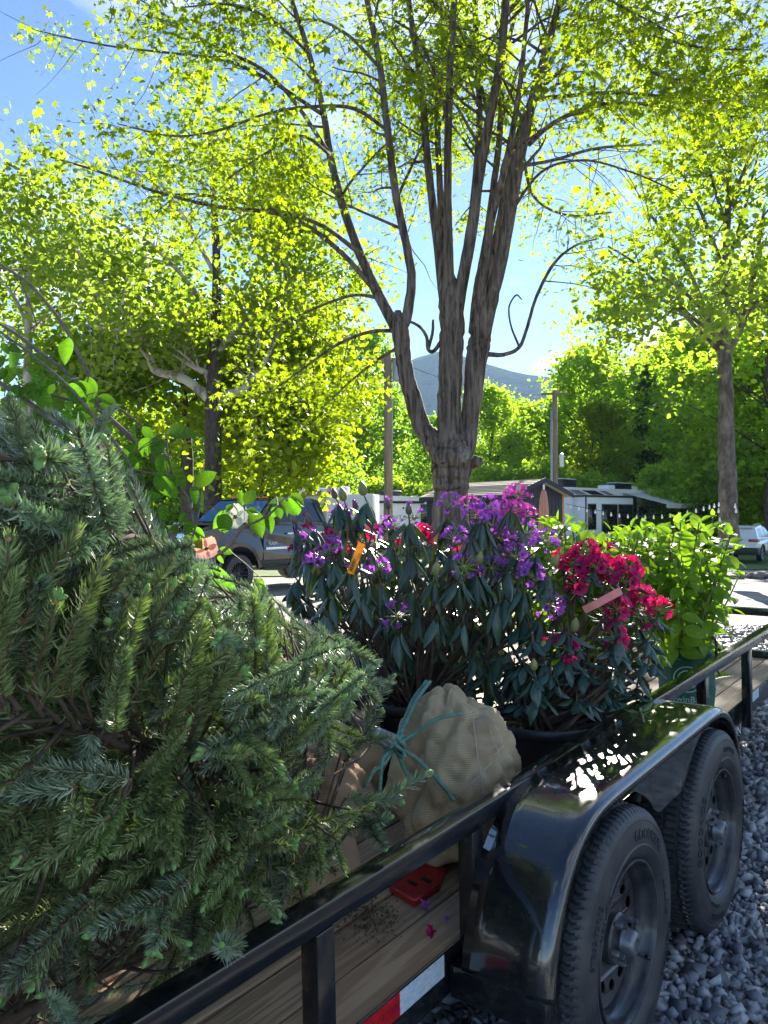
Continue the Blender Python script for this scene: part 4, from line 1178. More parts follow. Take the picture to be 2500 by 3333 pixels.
FP = [forest_proto(301, 17, 4.2, .25, M['lf_for'], 130, 75, .33), forest_proto(302, 19, 3.8, .30, M['lf_for'], 120, 80, .33),
      forest_proto(303, 15, 4.6, .16, M['lf_for2'], 140, 75, .34), forest_proto(304, 20, 4.4, .34, M['lf_for2'], 130, 75, .34),
      forest_proto(305, 18, 2.6, .12, M['lf_pine'], 120, 75, .30, True), forest_proto(306, 6.5, 3.3, .04, M['lf_for'], 80, 80, .28),
      forest_proto(307, 14, 3.6, .12, M['lf_lime'], 120, 80, .30)]
KIND = ['light green leafy tree', 'tall light green tree', 'broad mid-green tree', 'tall deep green tree', 'dark conifer', 'low light green shrub', 'bright lime tree']


def forest(kind, px, y, sc, rot, where, name='forest_tree', group='trees of the wood behind the campground'):
    x = (px - 1250) / 2500 * y
    t = empty(name, (x, y, float(gh(y))), (0, 0, rot)); t.scale = (sc,) * 3
    tag(t, KIND[kind] + ' ' + where, 'tree' if kind != 5 else 'shrub', group if kind != 5 else 'shrubs along the edge of the wood')
    for nm, me in zip(('trunk', 'crown'), FP[kind]): link(bpy.data.objects.new(nm, me), t)


r = rg(400)
# front row, told apart by what stands before them
spots = [(1110, 0, 72), (1195, 3, 80), (1330, 1, 85), (1400, 2, 70), (1600, 0, 68), (1660, 3, 82), (1720, 1, 74), (1820, 4, 78), (1890, 0, 72), (1960, 6, 66), (2040, 3, 76), (2105, 4, 70), (2160, 2, 72), (2230, 1, 68), (2300, 0, 60), (2440, 6, 50), (2510, 0, 46)]
where = ['above the white box body, left of the pole', 'directly behind the brown utility pole', 'showing through the fork of the big maple', 'just left of the maple trunk, behind the camper',
         'right of the maple trunk, above the shed roof', 'behind the ridge of the dark shed', 'above the gable of the dark shed', 'just behind the grey pole with the white box', 'right of the grey pole, above the motorhome',
         'in the middle of the wood above the motorhome', 'behind the air conditioner of the motorhome', 'above the nose of the motorhome', 'above the awning of the motorhome', 'between the awning and the tall grey trunk',
         'just left of the tall grey trunk', 'right of the tall grey trunk', 'at the right edge behind the white car']
for (px, kd, y), wh in zip(spots, where):
    forest(kd, px, y, r.uniform(.85, 1.08) * (.78 if 1290 < px < 1760 else 1), r.uniform(0, 6), wh)
for k in range(46):
    y = r.uniform(84, 125)
    px = 1560 + (2700 - 1560) * ((k + r.uniform(0, 1)) / 30) if k < 30 else 250 + (1450 - 250) * ((k - 30 + r.uniform(0, 1)) / 16)
    kd = int(r.choice([0, 1, 2, 3, 3, 4, 6]))
    forest(kd, px, y, (r.uniform(.9, 1.25) if k < 30 else r.uniform(.8, .95)) * (.72 if 1290 < px < 1800 else 1), r.uniform(0, 6), 'deep in the wood behind the campground', group='trees deep in the wood')
for k in range(34):
    y = r.uniform(50, 66)
    px = -100 + 2750 * (k + r.uniform(0, 1)) / 34
    forest(5, px, y, r.uniform(.6, 1.0), r.uniform(0, 6), 'at the foot of the wood', name='forest_shrub')
for px, kd, y, wh in ((330, 0, 60, 'low behind the sycamore, at the left'), (450, 6, 52, 'left of the shaded maple trunk'), (560, 2, 58, 'between the shaded maple and the sycamore trunk'), (200, 3, 56, 'behind the dogwood twigs at the left'), (60, 0, 55, 'at the left edge behind the grey trunk'),
                      (680, 0, 62, 'behind the sycamore trunk'), (930, 3, 62, 'shaded, behind the yellow-green clump tree'), (1010, 2, 58, 'left of the pole, above the white box body')):
    forest(kd, px, y, r.uniform(.55, .75) if px < 700 else r.uniform(.75, .9), r.uniform(0, 6), wh)

# ---------------------------------------------------------------- buildings, vehicles, poles
def panel(g, P, th=0.02, m=0):
    """thin solid plate from a 3-D polygon, thickness towards its normal"""
    P = np.array(P, float)
    n = np.cross(P[1] - P[0], P[2] - P[0]); n /= np.linalg.norm(n)
    k = len(P)
    V = np.vstack([P, P + n * th])
    F = [tuple(range(k))[::-1], tuple(range(k, 2 * k))] + [(i, (i + 1) % k, k + (i + 1) % k, k + i) for i in range(k)]
    g.add((V, F), m)


def pobj(name, P, m, parent, th=0.02):
    g = G(); panel(g, P, th); return g.obj(name, [M[m]], parent)


def bobj(name, b, m, parent, bv=0.01):
    g = G(); g.add(bev(*b, bv)); return g.obj(name, [M[m]], parent, sharp=40)


# shed: x along the gable wall, y along its length
sh = empty('garden_shed', (4.73, 28, float(gh(28))), (0, 0, math.atan2(1.5, 2.17)))
tag(sh, 'dark blue wooden shed with tan shingle roof and cedar corner trim', 'shed')
WE, ZP, ZB, LN = 2.93, 3.42, 0.35, 5.2
W_ = 2.64
g = G(); g.add(prism([(0.02, ZB), (W_ - .02, ZB), (W_ - .02, WE), (W_ / 2, ZP), (0.02, WE)], 0.02, LN)); g.obj('wall', [M['shed']], sh)
nb = 13
for k in range(nb):
    x0, x1 = .07 + k * (W_ - .14) / nb, .07 + (k + 1) * (W_ - .14) / nb - .018
    zt = lambda x: WE + (ZP - WE) * (1 - abs(x - W_ / 2) / (W_ / 2)) - .05
    g = G(); panel(g, [(x0, 0.02, ZB), (x1, 0.02, ZB), (x1, .02, zt(x1)), (x0, .02, zt(x0))], 0.018); g.obj('siding_board', [M['shed']], sh)
for k in range(24):
    y0, y1 = .07 + k * (LN - .1) / 24, .07 + (k + 1) * (LN - .1) / 24 - .02
    g = G(); g.add(box(0.002, .02, y0, y1, ZB, WE - .03)); g.obj('siding_board', [M['shed']], sh)
for x in (-.012, W_ - .078):
    bobj('corner_trim', (x, x + .09, -.012, .075, ZB, WE - .06), 'shed_trim', sh, .004)
wf = bobj('window_frame', (-.03, .0, 1.55, 2.35, 1.95, 2.55), 'shed_trim', sh, .004)
bobj('pane', (-.034, -.028, 1.62, 2.28, 2.02, 2.48), 'glass', wf, .001)
for s in (-1, 1):
    xe = -.22 if s < 0 else W_ + .22
    ze = WE - .22 * (ZP - WE) / (W_ / 2)
    a, b = [(xe, -.28, ze), (xe, LN + .2, ze)], [(W_ / 2 + s * .0, LN + .2, ZP), (W_ / 2, -.28, ZP)]
    P = a + b if s < 0 else [a[0], b[1], b[0], a[1]]
    rf = pobj('roof', P if s > 0 else [a[0], b[1], b[0], a[1]][::-1], 'shed_roof', sh, .07 if s > 0 else .07)
    g = G(); n = 9
    for k in range(1, n):   # shingle courses
        t = k / n
        p = np.array(a) * (1 - t) + np.array([b[1], b[0]]) * t
        g.add(tube([p[0] + (0, 0, .075), p[1] + (0, 0, .075)], .012, 4))
    g.obj('shingle_course', [M['shed_roof']], rf)
    g = G(); panel(g, [(xe, -.30, ze - .10), (W_ / 2, -.30, ZP - .10), (W_ / 2, -.30, ZP + .07), (xe, -.30, ze + .07)], .02 if s < 0 else -.02); g.obj('fascia', [M['shed']], sh)
bobj('fascia', (-.23, -.19, -.28, LN + .2, ZP - .78, ZP - .60), 'shed', sh, .004)

# fifth-wheel motorhome: x along its side, y into it
rv = empty('fifth_wheel_camper', (*at(1838, 1675, 46).xy, float(gh(46))), (0, 0, math.atan2(.65, .76)))
tag(rv, 'white fifth-wheel camper with black stripes, slide-out windows and open awning, right of the shed', 'camper')
g = G(); g.add(prism([(0, .6), (8.6, .6), (8.9, 1.55), (11.6, 1.75), (12.35, 2.35), (12.3, 2.9), (11.7, 3.75), (11.2, 3.98), (.1, 4.0), (0, 3.9)], 0, 2.45)); g.obj('body', [M['rv_white']], rv)
bobj('roof_edge', (0, 11.3, -.03, 2.48, 3.93, 4.03), 'rv_white', rv, .02)
so = bobj('slide_out', (.9, 6.2, -.85, .02, .95, 3.45), 'rv_white', rv, .03)
bobj('slide_roof', (.85, 6.25, -.92, .02, 3.45, 3.56), 'rv_dark', so, .01)
for x in (.93, 6.13): bobj('slide_trim', (x - .06, x + .06, -.87, -.846, .95, 3.45), 'rv_dark', so, .004)
for x0, x1, z0, z1 in ((1.15, 1.95, 1.5, 3.0), (2.6, 4.25, 1.25, 3.0), (4.4, 6.0, 1.25, 3.0)):
    w = bobj('window', (x0 - .05, x1 + .05, -.868, -.846, z0 - .05, z1 + .05), 'rv_grey', so, .004); bobj('pane', (x0, x1, -.876, -.869, z0, z1), 'glass', w, .002)
V, F = TXT['rv']; g = G(); g.add((np.stack([3.9 + V[:, 0] * .8, np.full(len(V), -.856), 1.02 + V[:, 1] * .8], 1), F)); g.obj('lettering', [M['rv_dark']], so)
for P, m in (([(.35, 3.88), (1.4, 3.88), (2.3, 3.62), (1.2, 3.62)], 'rv_grey'), ([(1.7, 3.88), (3.1, 3.88), (4.2, 3.62), (2.8, 3.62)], 'rv_dark'), ([(3.5, 3.88), (4.3, 3.88), (5.3, 3.62), (4.6, 3.62)], 'rv_grey'),
             ([(7.2, 3.5), (7.9, 3.5), (7.9, 1.9), (7.2, 1.9)], 'rv_dark'),
             ([(8.1, 1.9), (9.5, 1.9), (11.0, 2.7), (9.9, 2.7)], 'rv_dark'), ([(8.2, 1.35), (8.6, 1.0), (11.2, 2.25), (10.6, 2.45)], 'rv_dark'), ([(8.1, 2.4), (9.0, 2.4), (9.9, 2.85), (8.2, 2.9)], 'rv_dark'), ([(7.2, 1.2), (8.5, 1.2), (8.4, 1.6), (7.2, 1.6)], 'rv_grey'), ([(10.2, 1.9), (10.7, 1.95), (11.9, 2.6), (11.6, 2.8)], 'rv_grey')):
    pobj('stripe', [(x, -.004, z) for x, z in P], m, rv, .012 if np.cross(np.subtract(P[1], P[0]), np.subtract(P[2], P[0])) > 0 else -.012)
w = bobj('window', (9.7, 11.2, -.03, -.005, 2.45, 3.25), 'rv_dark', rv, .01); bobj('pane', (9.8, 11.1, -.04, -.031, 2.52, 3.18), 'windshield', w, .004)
bobj('entry_door', (6.55, 7.15, -.03, -.004, .9, 2.95), 'rv_white', rv, .01)
aw = pobj('awning', [(6.2, -.06, 3.80), (11.2, -.06, 3.80), (11.2, -3.1, 3.05), (6.2, -3.1, 3.05)], 'awning', rv, .03)
bobj('valance', (6.2, 11.2, -3.14, -3.08, 2.78, 3.08), 'awning', aw, .01)
for x in (6.3, 11.1):
    g = G(); g.add(tube([(x, -.05, 2.1), (x, -1.8, 2.85), (x, -3.05, 3.03)], .045, 6)); g.obj('awning_arm', [M['rv_dark']], aw, smooth=True)
for x, wd, hh in ((1.0, 1.5, .55), (5.9, .9, .30), (6.9, 1.9, .46), (8.9, .7, .28)):
    a = bobj('roof_unit', (x, x + wd, .9, 1.7, 4.03, 4.03 + hh), 'rv_dark' if wd > 1 else 'rv_white', rv, .08)
    if wd > 1: bobj('roof_unit_cover', (x + .03, x + wd - .03, .93, 1.67, 4.03 + hh, 4.07 + hh), 'rv_white', a, .01)
for x in (4.6, 5.5):
    g = G(); V, F = lathe([(.02, 0), (.38, 0), (.40, .05), (.40, .25), (.2, .26)], 20); V = np.array(V) + np.array([x, .05, .42]); g.add((V, F)); g.obj('wheel', [M['rubber']], rv, sharp=40)

# white camper behind the rhododendrons
mc = empty('travel_camper', (*at(1150, 1675, 42).xy, float(gh(42))), (0, 0, math.atan2(.35, .94)))
tag(mc, 'long white travel camper with a black awning roll, left of the maple trunk', 'camper')
g = G(); g.add(prism([(-1.5, .6), (4.7, .6), (4.95, 1.2), (4.9, 2.9), (4.6, 3.28), (-1.5, 3.42)], 0, 2.45)); g.obj('body', [M['rv_white']], mc)
g = G(); g.add(prism([(-1.5, 3.425), (4.6, 3.285), (4.9, 3.18), (4.9, 3.24), (4.6, 3.35), (-1.5, 3.49)], -.04, 2.49)); g.obj('roof_edge', [M['rv_white']], mc)
bobj('awning_roll', (.4, 4.2, -.16, -.02, 2.98, 3.12), 'rv_dark', mc, .05)
for x0, x1, z0, z1 in ((.2, .95, 2.0, 2.65), (4.05, 4.6, 1.9, 2.9), (-1.2, -.4, 2.0, 2.7)):
    w = bobj('window', (x0 - .05, x1 + .05, -.03, -.004, z0 - .05, z1 + .05), 'rv_dark', mc, .01); bobj('pane', (x0, x1, -.036, -.031, z0, z1), 'glass', w, .002)
for x in (2.0, 2.95):
    g = G(); V, F = lathe([(.005, -.012), (.06, -.012), (.06, 0)], 12); g.add((np.array(V) + np.array([x, -.002, 2.72]), F)); g.obj('marker_lamp', [M['rv_dark']], mc)
V, F = TXT['camper']; g = G(); g.add((np.stack([1.55 + V[:, 0] * 1.25, np.full(len(V), -.006), 2.12 + V[:, 1] * .8], 1), F)); g.obj('lettering', [M['rv_grey']], mc)
bobj('roof_unit', (1.9, 3.2, .8, 1.6, 3.40, 3.72), 'rv_dark', mc, .08)

# white box body with rooftop units, left of it
bt = empty('box_trailer', (*at(1000, 1675, 36).xy, float(gh(36))), (0, 0, math.atan2(-.12, .99)))
tag(bt, 'white box trailer with cream end panel and rooftop vents, between the truck and the camper', 'trailer')
bobj('body', (.9, 3.1, 0, 2.4, .7, 3.28), 'rv_white', bt, .03)
bobj('end_panel', (-.35, .895, .05, 2.35, .7, 3.20), 'rv_cream', bt, .03)
bobj('top_trim', (-.36, .90, .03, 2.37, 3.20, 3.26), 'shed_trim', bt, .01)
bobj('side_door', (-.30, .12, .02, .05, .75, 2.6), 'lamp_red', bt, .004)
for x, wd, hh, zb in ((-.55, 1.0, .30, 3.26), (.05, .82, .32, 3.27), (.98, .85, .36, 3.29)):
    bobj('roof_vent', (x, x + wd, .5, 1.3, zb, zb + hh), 'rv_white', bt, .09)
for x in (.2, 2.2):
    g = G(); V, F = lathe([(.02, 0), (.34, 0), (.36, .05), (.36, .22), (.2, .23)], 20); g.add((np.array(V) + np.array([x, .05, .38]), F)); g.obj('wheel', [M['rubber']], bt, sharp=40)


def slab(poly, hw):
    """closed side outline (x, z) swept across a vehicle; hw(z) half width"""
    n = len(poly)
    V = [(x, hw(z, x), z) for x, z in poly] + [(x, -hw(z, x), z) for x, z in poly]
    F = [tuple(range(n)), tuple(range(n, 2 * n))[::-1]] + [((i + 1) % n, i, n + i, n + (i + 1) % n) for i in range(n)]
    return V, F


def arch(cx, cz, R, a0, a1, n=10):
    return [(cx + R * math.cos(math.radians(a)), cz + R * math.sin(math.radians(a))) for a in np.linspace(a0, a1, n)]


def car_wheel(parent, x, y, z, R, wd, rimr, side, spokes, rimm, studs=False):
    g = G()
    pr = [(rimr, -wd / 2), (R * .93, -wd / 2 - .005), (R, -wd / 2 + .04), (R, wd / 2 - .04), (R * .93, wd / 2 + .005), (rimr, wd / 2)]
    n = 60
    V, F = lathe(pr, n); V = np.array(V)
    th = np.arctan2(V[:, 2], V[:, 0]); rad = np.hypot(V[:, 0], V[:, 2])
    lug = (np.arange(len(V)) % n) % 3 == 0
    kk = np.where(lug & (rad > R * .95), .965, 1)
    V[:, 0] *= kk; V[:, 2] *= kk
    g.add((V, F))
    w = g.obj('wheel', [M['rubber']], parent, sharp=35); w.location = (x, y, z)
    g = G()
    s = side
    g.add(lathe([(rimr * 1.02, s * wd * .5), (rimr * .95, s * wd * .45), (rimr * .92, s * wd * .1), (rimr * .9, -s * wd * .3), (.02, -s * wd * .3)], 36), 1)
    for a in np.linspace(0, 2 * PI, spokes, endpoint=False):
        d = np.array([math.cos(a), 0, math.sin(a)]); e = np.array([-math.sin(a), 0, math.cos(a)])
        p0, p1 = d * rimr * .15, d * rimr * .97
        for off in (-1, 1):
            P = [p0 + np.array([0, s * wd * .25, 0]) + e * off * .02, p1 + np.array([0, s * wd * .42, 0]) + e * off * rimr * .16]
            g.add(tube(P, [rimr * .10, rimr * .07], 5), 0)
    g.add(lathe([(.01, s * wd * .36), (rimr * .2, s * wd * .34), (rimr * .24, s * wd * .2)], 16), 0)
    if studs:
        for a in np.linspace(0, 2 * PI, 24, endpoint=False):
            c = np.array([rimr * .97 * math.cos(a), s * wd * .49, rimr * .97 * math.sin(a)])
            g.add((ico()[0] * .012 + c, ico()[1]), 2)
    g.obj('rim', [M[rimm], M['rv_dark'], M['chrome']], w, sharp=40)
    return w


# black pickup, nose towards the left and the camera
TH = math.atan2(-.835, -.55)
wc = at(762, 1882, 17.6)
tr = empty('pickup_truck', (0, 0, 0), (0, 0, TH))
gz = float(gh(17.6)); TS = 1.08; tr.scale = (TS,) * 3
fx = 1.95
off = Matrix.Rotation(TH, 3, 'Z') @ Vector((fx, .86, 0)) * 1.08
tr.location = (wc.x - off.x, wc.y - off.y, gz)
tag(tr, 'black crew-cab pickup truck with off-road tyres and roof marker lights, behind the dogwood', 'pickup')
WR = .44
hwb = lambda z, x: np.interp(z, [.4, .9, 1.25, 1.50], [.96, 1.0, 1.0, .93]) * np.interp(x, [2.5, 3.05], [1, .93])
body = [(-3.05, .75)] + arch(-1.95, WR, .56, 195 - 10, -5, 12)[0:0]
body = [(-3.05, .72), (-2.52, .66)] + arch(-1.95, WR + .02, .57, 158, 22, 10) + [(-1.36, .58), (1.36, .58)] + arch(fx, WR + .02, .57, 158, 22, 10) + [(2.55, .60), (3.05, .66), (3.08, 1.05), (3.02, 1.32), (2.90, 1.40), (2.2, 1.47), (1.45, 1.52), (1.25, 1.50), (-1.05, 1.50), (-3.0, 1.52), (-3.05, 1.45)]
g = G(); g.add(slab(body, hwb)); ob = g.obj('body', [M['truck']], tr)
md = ob.modifiers.new('bevel', 'BEVEL'); md.width = .03; md.segments = 2; md.limit_method = 'ANGLE'; md.angle_limit = math.radians(35)
hwc = lambda z, x=0: np.interp(z, [1.49, 2.05, 2.12], [.95, .79, .66])
cab = [(1.42, 1.49), (.70, 2.05), (.45, 2.12), (-.85, 2.12), (-1.05, 2.05), (-1.18, 1.49)]
g = G(); g.add(slab(cab, hwc)); ob = g.obj('cab', [M['truck']], tr)
md = ob.modifiers.new('bevel', 'BEVEL'); md.width = .03; md.segments = 2; md.limit_method = 'ANGLE'; md.angle_limit = math.radians(25)
e = .006
wy = lambda z: float(hwc(z)) - .05
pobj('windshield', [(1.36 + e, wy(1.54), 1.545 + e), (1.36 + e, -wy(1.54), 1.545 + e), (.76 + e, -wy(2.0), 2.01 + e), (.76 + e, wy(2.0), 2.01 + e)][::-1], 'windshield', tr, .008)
for s in (1, -1):
    def side(P): return [(x, s * (float(hwc(z)) + .004), z) for x, z in (P if s > 0 else P[::-1])]
    pobj('window', side([(1.12, 1.55), (.68, 1.98), (.12, 2.0), (.12, 1.55)])[::-1], 'glass', tr, .006)
    pobj('window', side([(.0, 1.55), (.0, 2.0), (-.80, 2.0), (-.98, 1.55)])[::-1], 'glass', tr, .006)
    for x in (1.18, .06, -1.12):
        g = G(); g.add(box(x - .006, x + .006, s * .985 - .02, s * .985 + .016, .66, 1.46)); g.obj('door_seam', [M['rv_dark']], tr)
    for x in (.30, -.82):
        bobj('door_handle', (x - .11, x + .11, s * 1.0 - .01, s * 1.0 + .035, 1.26, 1.30), 'chrome', tr, .01)
    y0, y1 = sorted((s * .995, s * 1.018))
    bobj('side_moulding', (-1.0, 1.12, y0, y1, .93, .985), 'chrome', tr, .006)
    y0, y1 = sorted((s * .93, s * 1.10))
    bobj('running_board', (-1.2, 1.25, y0, y1, .50, .56), 'cladding', tr, .015)
    bobj('rocker_trim', (-1.25, 1.28, *sorted((s * .95, s * 1.006)), .58, .70), 'cladding', tr, .01)
    m1 = bobj('side_mirror', (1.02, 1.16, *sorted((s * 1.06, s * 1.34)), 1.50, 1.80), 'cladding', tr, .04)
    g = G(); g.add(tube([(1.1, s * .93, 1.56), (1.08, s * 1.1, 1.58)], .035, 6)); g.obj('mirror_arm', [M['cladding']], m1)
    for cx in (fx, -1.95):
        g = G(); a = arch(cx, WR + .02, .575, 172, 8, 14); b = arch(cx, WR + .02, .66, 8, 172, 14)
        g.add(prism(a + b, *sorted((s * .97, s * 1.045)))); g.obj('fender_flare', [M['truck']], tr)
        car_wheel(tr, cx, s * .88, WR, WR, .30, .27, s, 8, 'rv_dark', True)
    V, F = TXT['ram']; V = V - np.array([V[:, 0].mean(), 0, 0]); g = G(); g.add((np.stack([.92 - s * V[:, 0] * 1.25, np.full(len(V), s * 1.008) + s * V[:, 2], 1.03 + V[:, 1]], 1), F)); g.obj('lettering', [M['chrome']], tr)
    V, F = TXT['cee']; V = V - np.array([V[:, 0].mean(), 0, 0]); g = G(); g.add((np.stack([1.32 - s * V[:, 0], np.full(len(V), s * 1.008) + s * V[:, 2], 1.22 + V[:, 1]], 1), F)); g.obj('emblem', [M['chrome']], tr)
    bobj('headlamp', (2.93, 3.06, *sorted((s * .62, s * .93)), 1.08, 1.32), 'chrome', tr, .03)
bobj('grille', (3.05, 3.10, -.60, .60, .92, 1.34), 'chrome', tr, .03)
bobj('bumper', (2.98, 3.22, -.98, .98, .55, .82), 'chrome', tr, .05)
bobj('hood_scoop', (1.75, 2.55, -.38, .38, 1.46, 1.53), 'truck', tr, .03)
for y in (-.48, -.24, 0, .24, .48):
    bobj('roof_marker_light', (.50, .62, y - .055, y + .055, 2.085, 2.125), 'amber', tr, .012)

# white SUV, tail towards the camera
sv = empty('white_car', (0, 0, 0), (0, 0, math.atan2(.8, .6)))
wc = at(2474, 1803, 36)
off = Matrix.Rotation(math.atan2(.8, .6), 3, 'Z') @ Vector((-1.33, -.80, 0))
sv.location = (wc.x - off.x, wc.y - off.y, wc.z - .345)
tag(sv, 'white compact SUV parked on the grass at the right edge, tail towards us', 'car')
hwb = lambda z, x: np.interp(z, [.3, .7, 1.0], [.86, .92, .90]) * np.interp(x, [-2.3, -1.9, 1.8, 2.3], [.93, 1, 1, .85])
body = [(-2.28, .42), (-1.80, .36)] + arch(-1.33, .345, .42, 165, 15, 9) + [(-.88, .32), (.90, .32)] + arch(1.36, .345, .42, 165, 15, 9) + [(1.85, .36), (2.25, .45), (2.30, .75), (2.15, .95), (1.10, 1.08), (-2.18, 1.08), (-2.32, .95), (-2.32, .62)]
g = G(); g.add(slab(body, hwb)); ob = g.obj('body', [M['suv']], sv)
md = ob.modifiers.new('bevel', 'BEVEL'); md.width = .04; md.segments = 2; md.limit_method = 'ANGLE'; md.angle_limit = math.radians(35)
hwc = lambda z, x=0: np.interp(z, [1.07, 1.58, 1.68], [.88, .70, .58])
g = G(); g.add(slab([(1.05, 1.07), (.25, 1.60), (-.1, 1.68), (-1.6, 1.66), (-1.92, 1.58), (-2.22, 1.07)], hwc)); g.obj('cabin', [M['suv']], sv)
pobj('rear_window', [(-2.17, -.72, 1.13), (-2.17, .72, 1.13), (-1.95, .62, 1.53), (-1.95, -.62, 1.53)][::-1], 'glass', sv, -.014)
bobj('rear_spoiler', (-2.12, -1.75, -.62, .62, 1.58, 1.64), 'suv', sv, .02)
for s in (1, -1):
    def side(P): return [(x, s * (float(hwc(z)) + .004), z) for x, z in P]
    for P in ([(.85, 1.12), (.25, 1.52), (-.35, 1.58), (-.35, 1.12)], [(-.43, 1.12), (-.43, 1.58), (-1.2, 1.56), (-1.2, 1.12)], [(-1.28, 1.12), (-1.28, 1.54), (-1.55, 1.52), (-1.72, 1.14)]):
        pobj('window', side(P), 'glass', sv, .006 * -s)
    bobj('tail_lamp', (-2.335, -1.95, *sorted((s * .50, s * .915)), .93, 1.05), 'lamp_red', sv, .02)
    bobj('sill_cladding', (-.95, .98, *sorted((s * .86, s * .935)), .28, .48), 'cladding', sv, .02)
    g = G(); g.add(tube([(.1, s * .56, 1.70), (-.3, s * .58, 1.74), (-1.4, s * .58, 1.73), (-1.7, s * .56, 1.69)], .02, 6)); g.obj('roof_rail', [M['galv']], sv)
    for cx in (-1.33, 1.36):
        g = G(); g.add(prism(arch(cx, .345, .42, 175, 5, 12) + arch(cx, .345, .48, 5, 175, 12), *sorted((s * .88, s * .95)))); g.obj('arch_cladding', [M['cladding']], sv)
        car_wheel(sv, cx, s * .80, .345, .345, .22, .235, s, 5, 'galv')
bobj('rear_bumper', (-2.40, -1.78, -.92, .92, .33, .66), 'cladding', sv, .04)
bobj('licence_plate', (-2.345, -2.325, -.16, .16, .78, .90), 'rv_cream', sv, .004)


# utility poles
def upole(px, top, y, rpx, label):
    b = at(px, 1675, y); b.z = float(gh(y))
    o = empty('utility_pole', b); tag(o, label, 'pole')
    h = at(px, top, y).z - b.z; rad = rpx / 2500 * y
    g = G(); g.add(tube([(0, 0, -.2), (.02, 0, h * .5), (0, 0, h)], [rad * 1.12, rad, rad * .85], 14)); g.obj('shaft', [M['pole']], o, smooth=True)
    return o, h, rad


p1, h1, r1 = upole(1262, 1150, 21, 14.5, 'brown wooden utility pole with a grey transformer, left of the maple trunk')
g = G(); V, F = lathe([(.02, 0), (.17, 0), (.175, .03), (.175, .52), (.16, .56), (.05, .60)], 18, 'z'); g.add((np.array(V) + np.array([.30, .0, h1 - .75]), F)); g.obj('transformer', [M['galv']], p1, sharp=40)
g = G(); g.add(tube([(r1 * .9, -.03, 0), (r1, -.03, h1 * .8)], .02, 6)); g.obj('ground_conduit', [M['galv']], p1)
g = G(); g.add(bev(-.6, .6, -.05, .05, h1 - .25, h1 - .13, .01)); g.obj('crossarm', [M['pole']], p1)
p2, h2, r2 = upole(1806, 1270, 40, 9.5, 'grey utility pole with a conduit and a white box, behind the shed')
g = G(); g.add(tube([(-r2 * 1.25, -.1, 0), (-r2 * 1.25, -.1, h2 * .88)], .06, 8)); g.obj('conduit', [M['galv']], p2, smooth=True)
g = G(); g.add(bev(.26, .46, -.1, .1, h2 - 4.0, h2 - 3.3, .03)); g.obj('white_box', [M['rv_white']], p2, sharp=40)
g = G(); g.add(bev(-.7, .7, -.05, .05, h2 - .25, h2 - .13, .01)); g.obj('crossarm', [M['pole']], p2)


def wire(a, b, sag, label, rad=.006):
    a, b = Vector(a), Vector(b)
    P = [a.lerp(b, t) + Vector((0, 0, -sag * 4 * t * (1 - t))) for t in np.linspace(0, 1, 16)]
    g = G(); g.add(tube(np.array(P) - np.array(a), rad, 4)); o = g.obj('power_line', [M['wire']]); o.location = a
    tag(o, label, 'wire', 'overhead wires')


t1 = p1.location + Vector((0, 0, h1 - .1)); t2 = p2.location + Vector((0, 0, h2 - .1))
wire(t1, t2, .5, 'thin overhead wire running between the two utility poles')
wire(t2, at(2700, 1290, 30), .5, 'thin overhead wire from the grey pole to the right edge')
wire(t1, at(-200, 1000, 30), .8, 'thin overhead wire from the brown pole towards the left edge')

# closed patio umbrella with its table
um = empty('patio_umbrella', at(1770, 1675, 20).xy.to_3d() + Vector((0, 0, float(gh(20)))))
tag(um, 'closed coral patio umbrella in front of the dark shed', 'umbrella')
g = G(); g.add(tube([(0, 0, 0), (0, 0, 2.62)], .022, 8)); g.obj('pole', [M['rv_grey']], um)
n = 48; prof = [(2.57, .025), (2.50, .07), (2.30, .10), (2.05, .125), (1.86, .13), (1.80, .10), (1.74, .135), (1.50, .165), (1.34, .175)]
V = []; r = rg(8)
for z, R_ in prof:
    for k in range(n):
        a = 2 * PI * k / n
        q = R_ * (.80 + .22 * math.cos(8 * a + z * 1.4)) + r.normal(0, .004)
        V.append((q * math.cos(a), q * math.sin(a), z))
F = [(i * n + j, i * n + (j + 1) % n, (i + 1) * n + (j + 1) % n, (i + 1) * n + j) for i in range(len(prof) - 1) for j in range(n)]
g = G(); g.add((V, F)); g.obj('folded_canopy', [M['umbrella']], um, smooth=True)
g = G(); g.add(lathe([(.001, 2.70), (.03, 2.67), (.025, 2.60), (.03, 2.56)], 12, 'z')); g.obj('finial', [M['rv_white']], um, smooth=True)
g = G(); V, F = lathe([(.13, 1.82), (.135, 1.80), (.13, 1.78)], 20, 'z'); g.add((V, F)); g.obj('tie_strap', [M['umbrella']], um)
pt = empty('patio_table', um.location); tag(pt, 'round brown iron patio table under the closed umbrella', 'table')
g = G(); g.add(lathe([(.03, 1.02), (.60, 1.02), (.62, 1.0), (.60, .98), (.03, .98)], 28, 'z')); g.obj('table_top', [M['tan_iron']], pt, sharp=40)
for a in (.4, 1.97, 3.54, 5.1):
    g = G(); g.add(tube([(.35 * math.cos(a), .35 * math.sin(a), .98), (.45 * math.cos(a), .45 * math.sin(a), .5), (.5 * math.cos(a), .5 * math.sin(a), 0)], .02, 6)); g.obj('leg', [M['tan_iron']], pt)

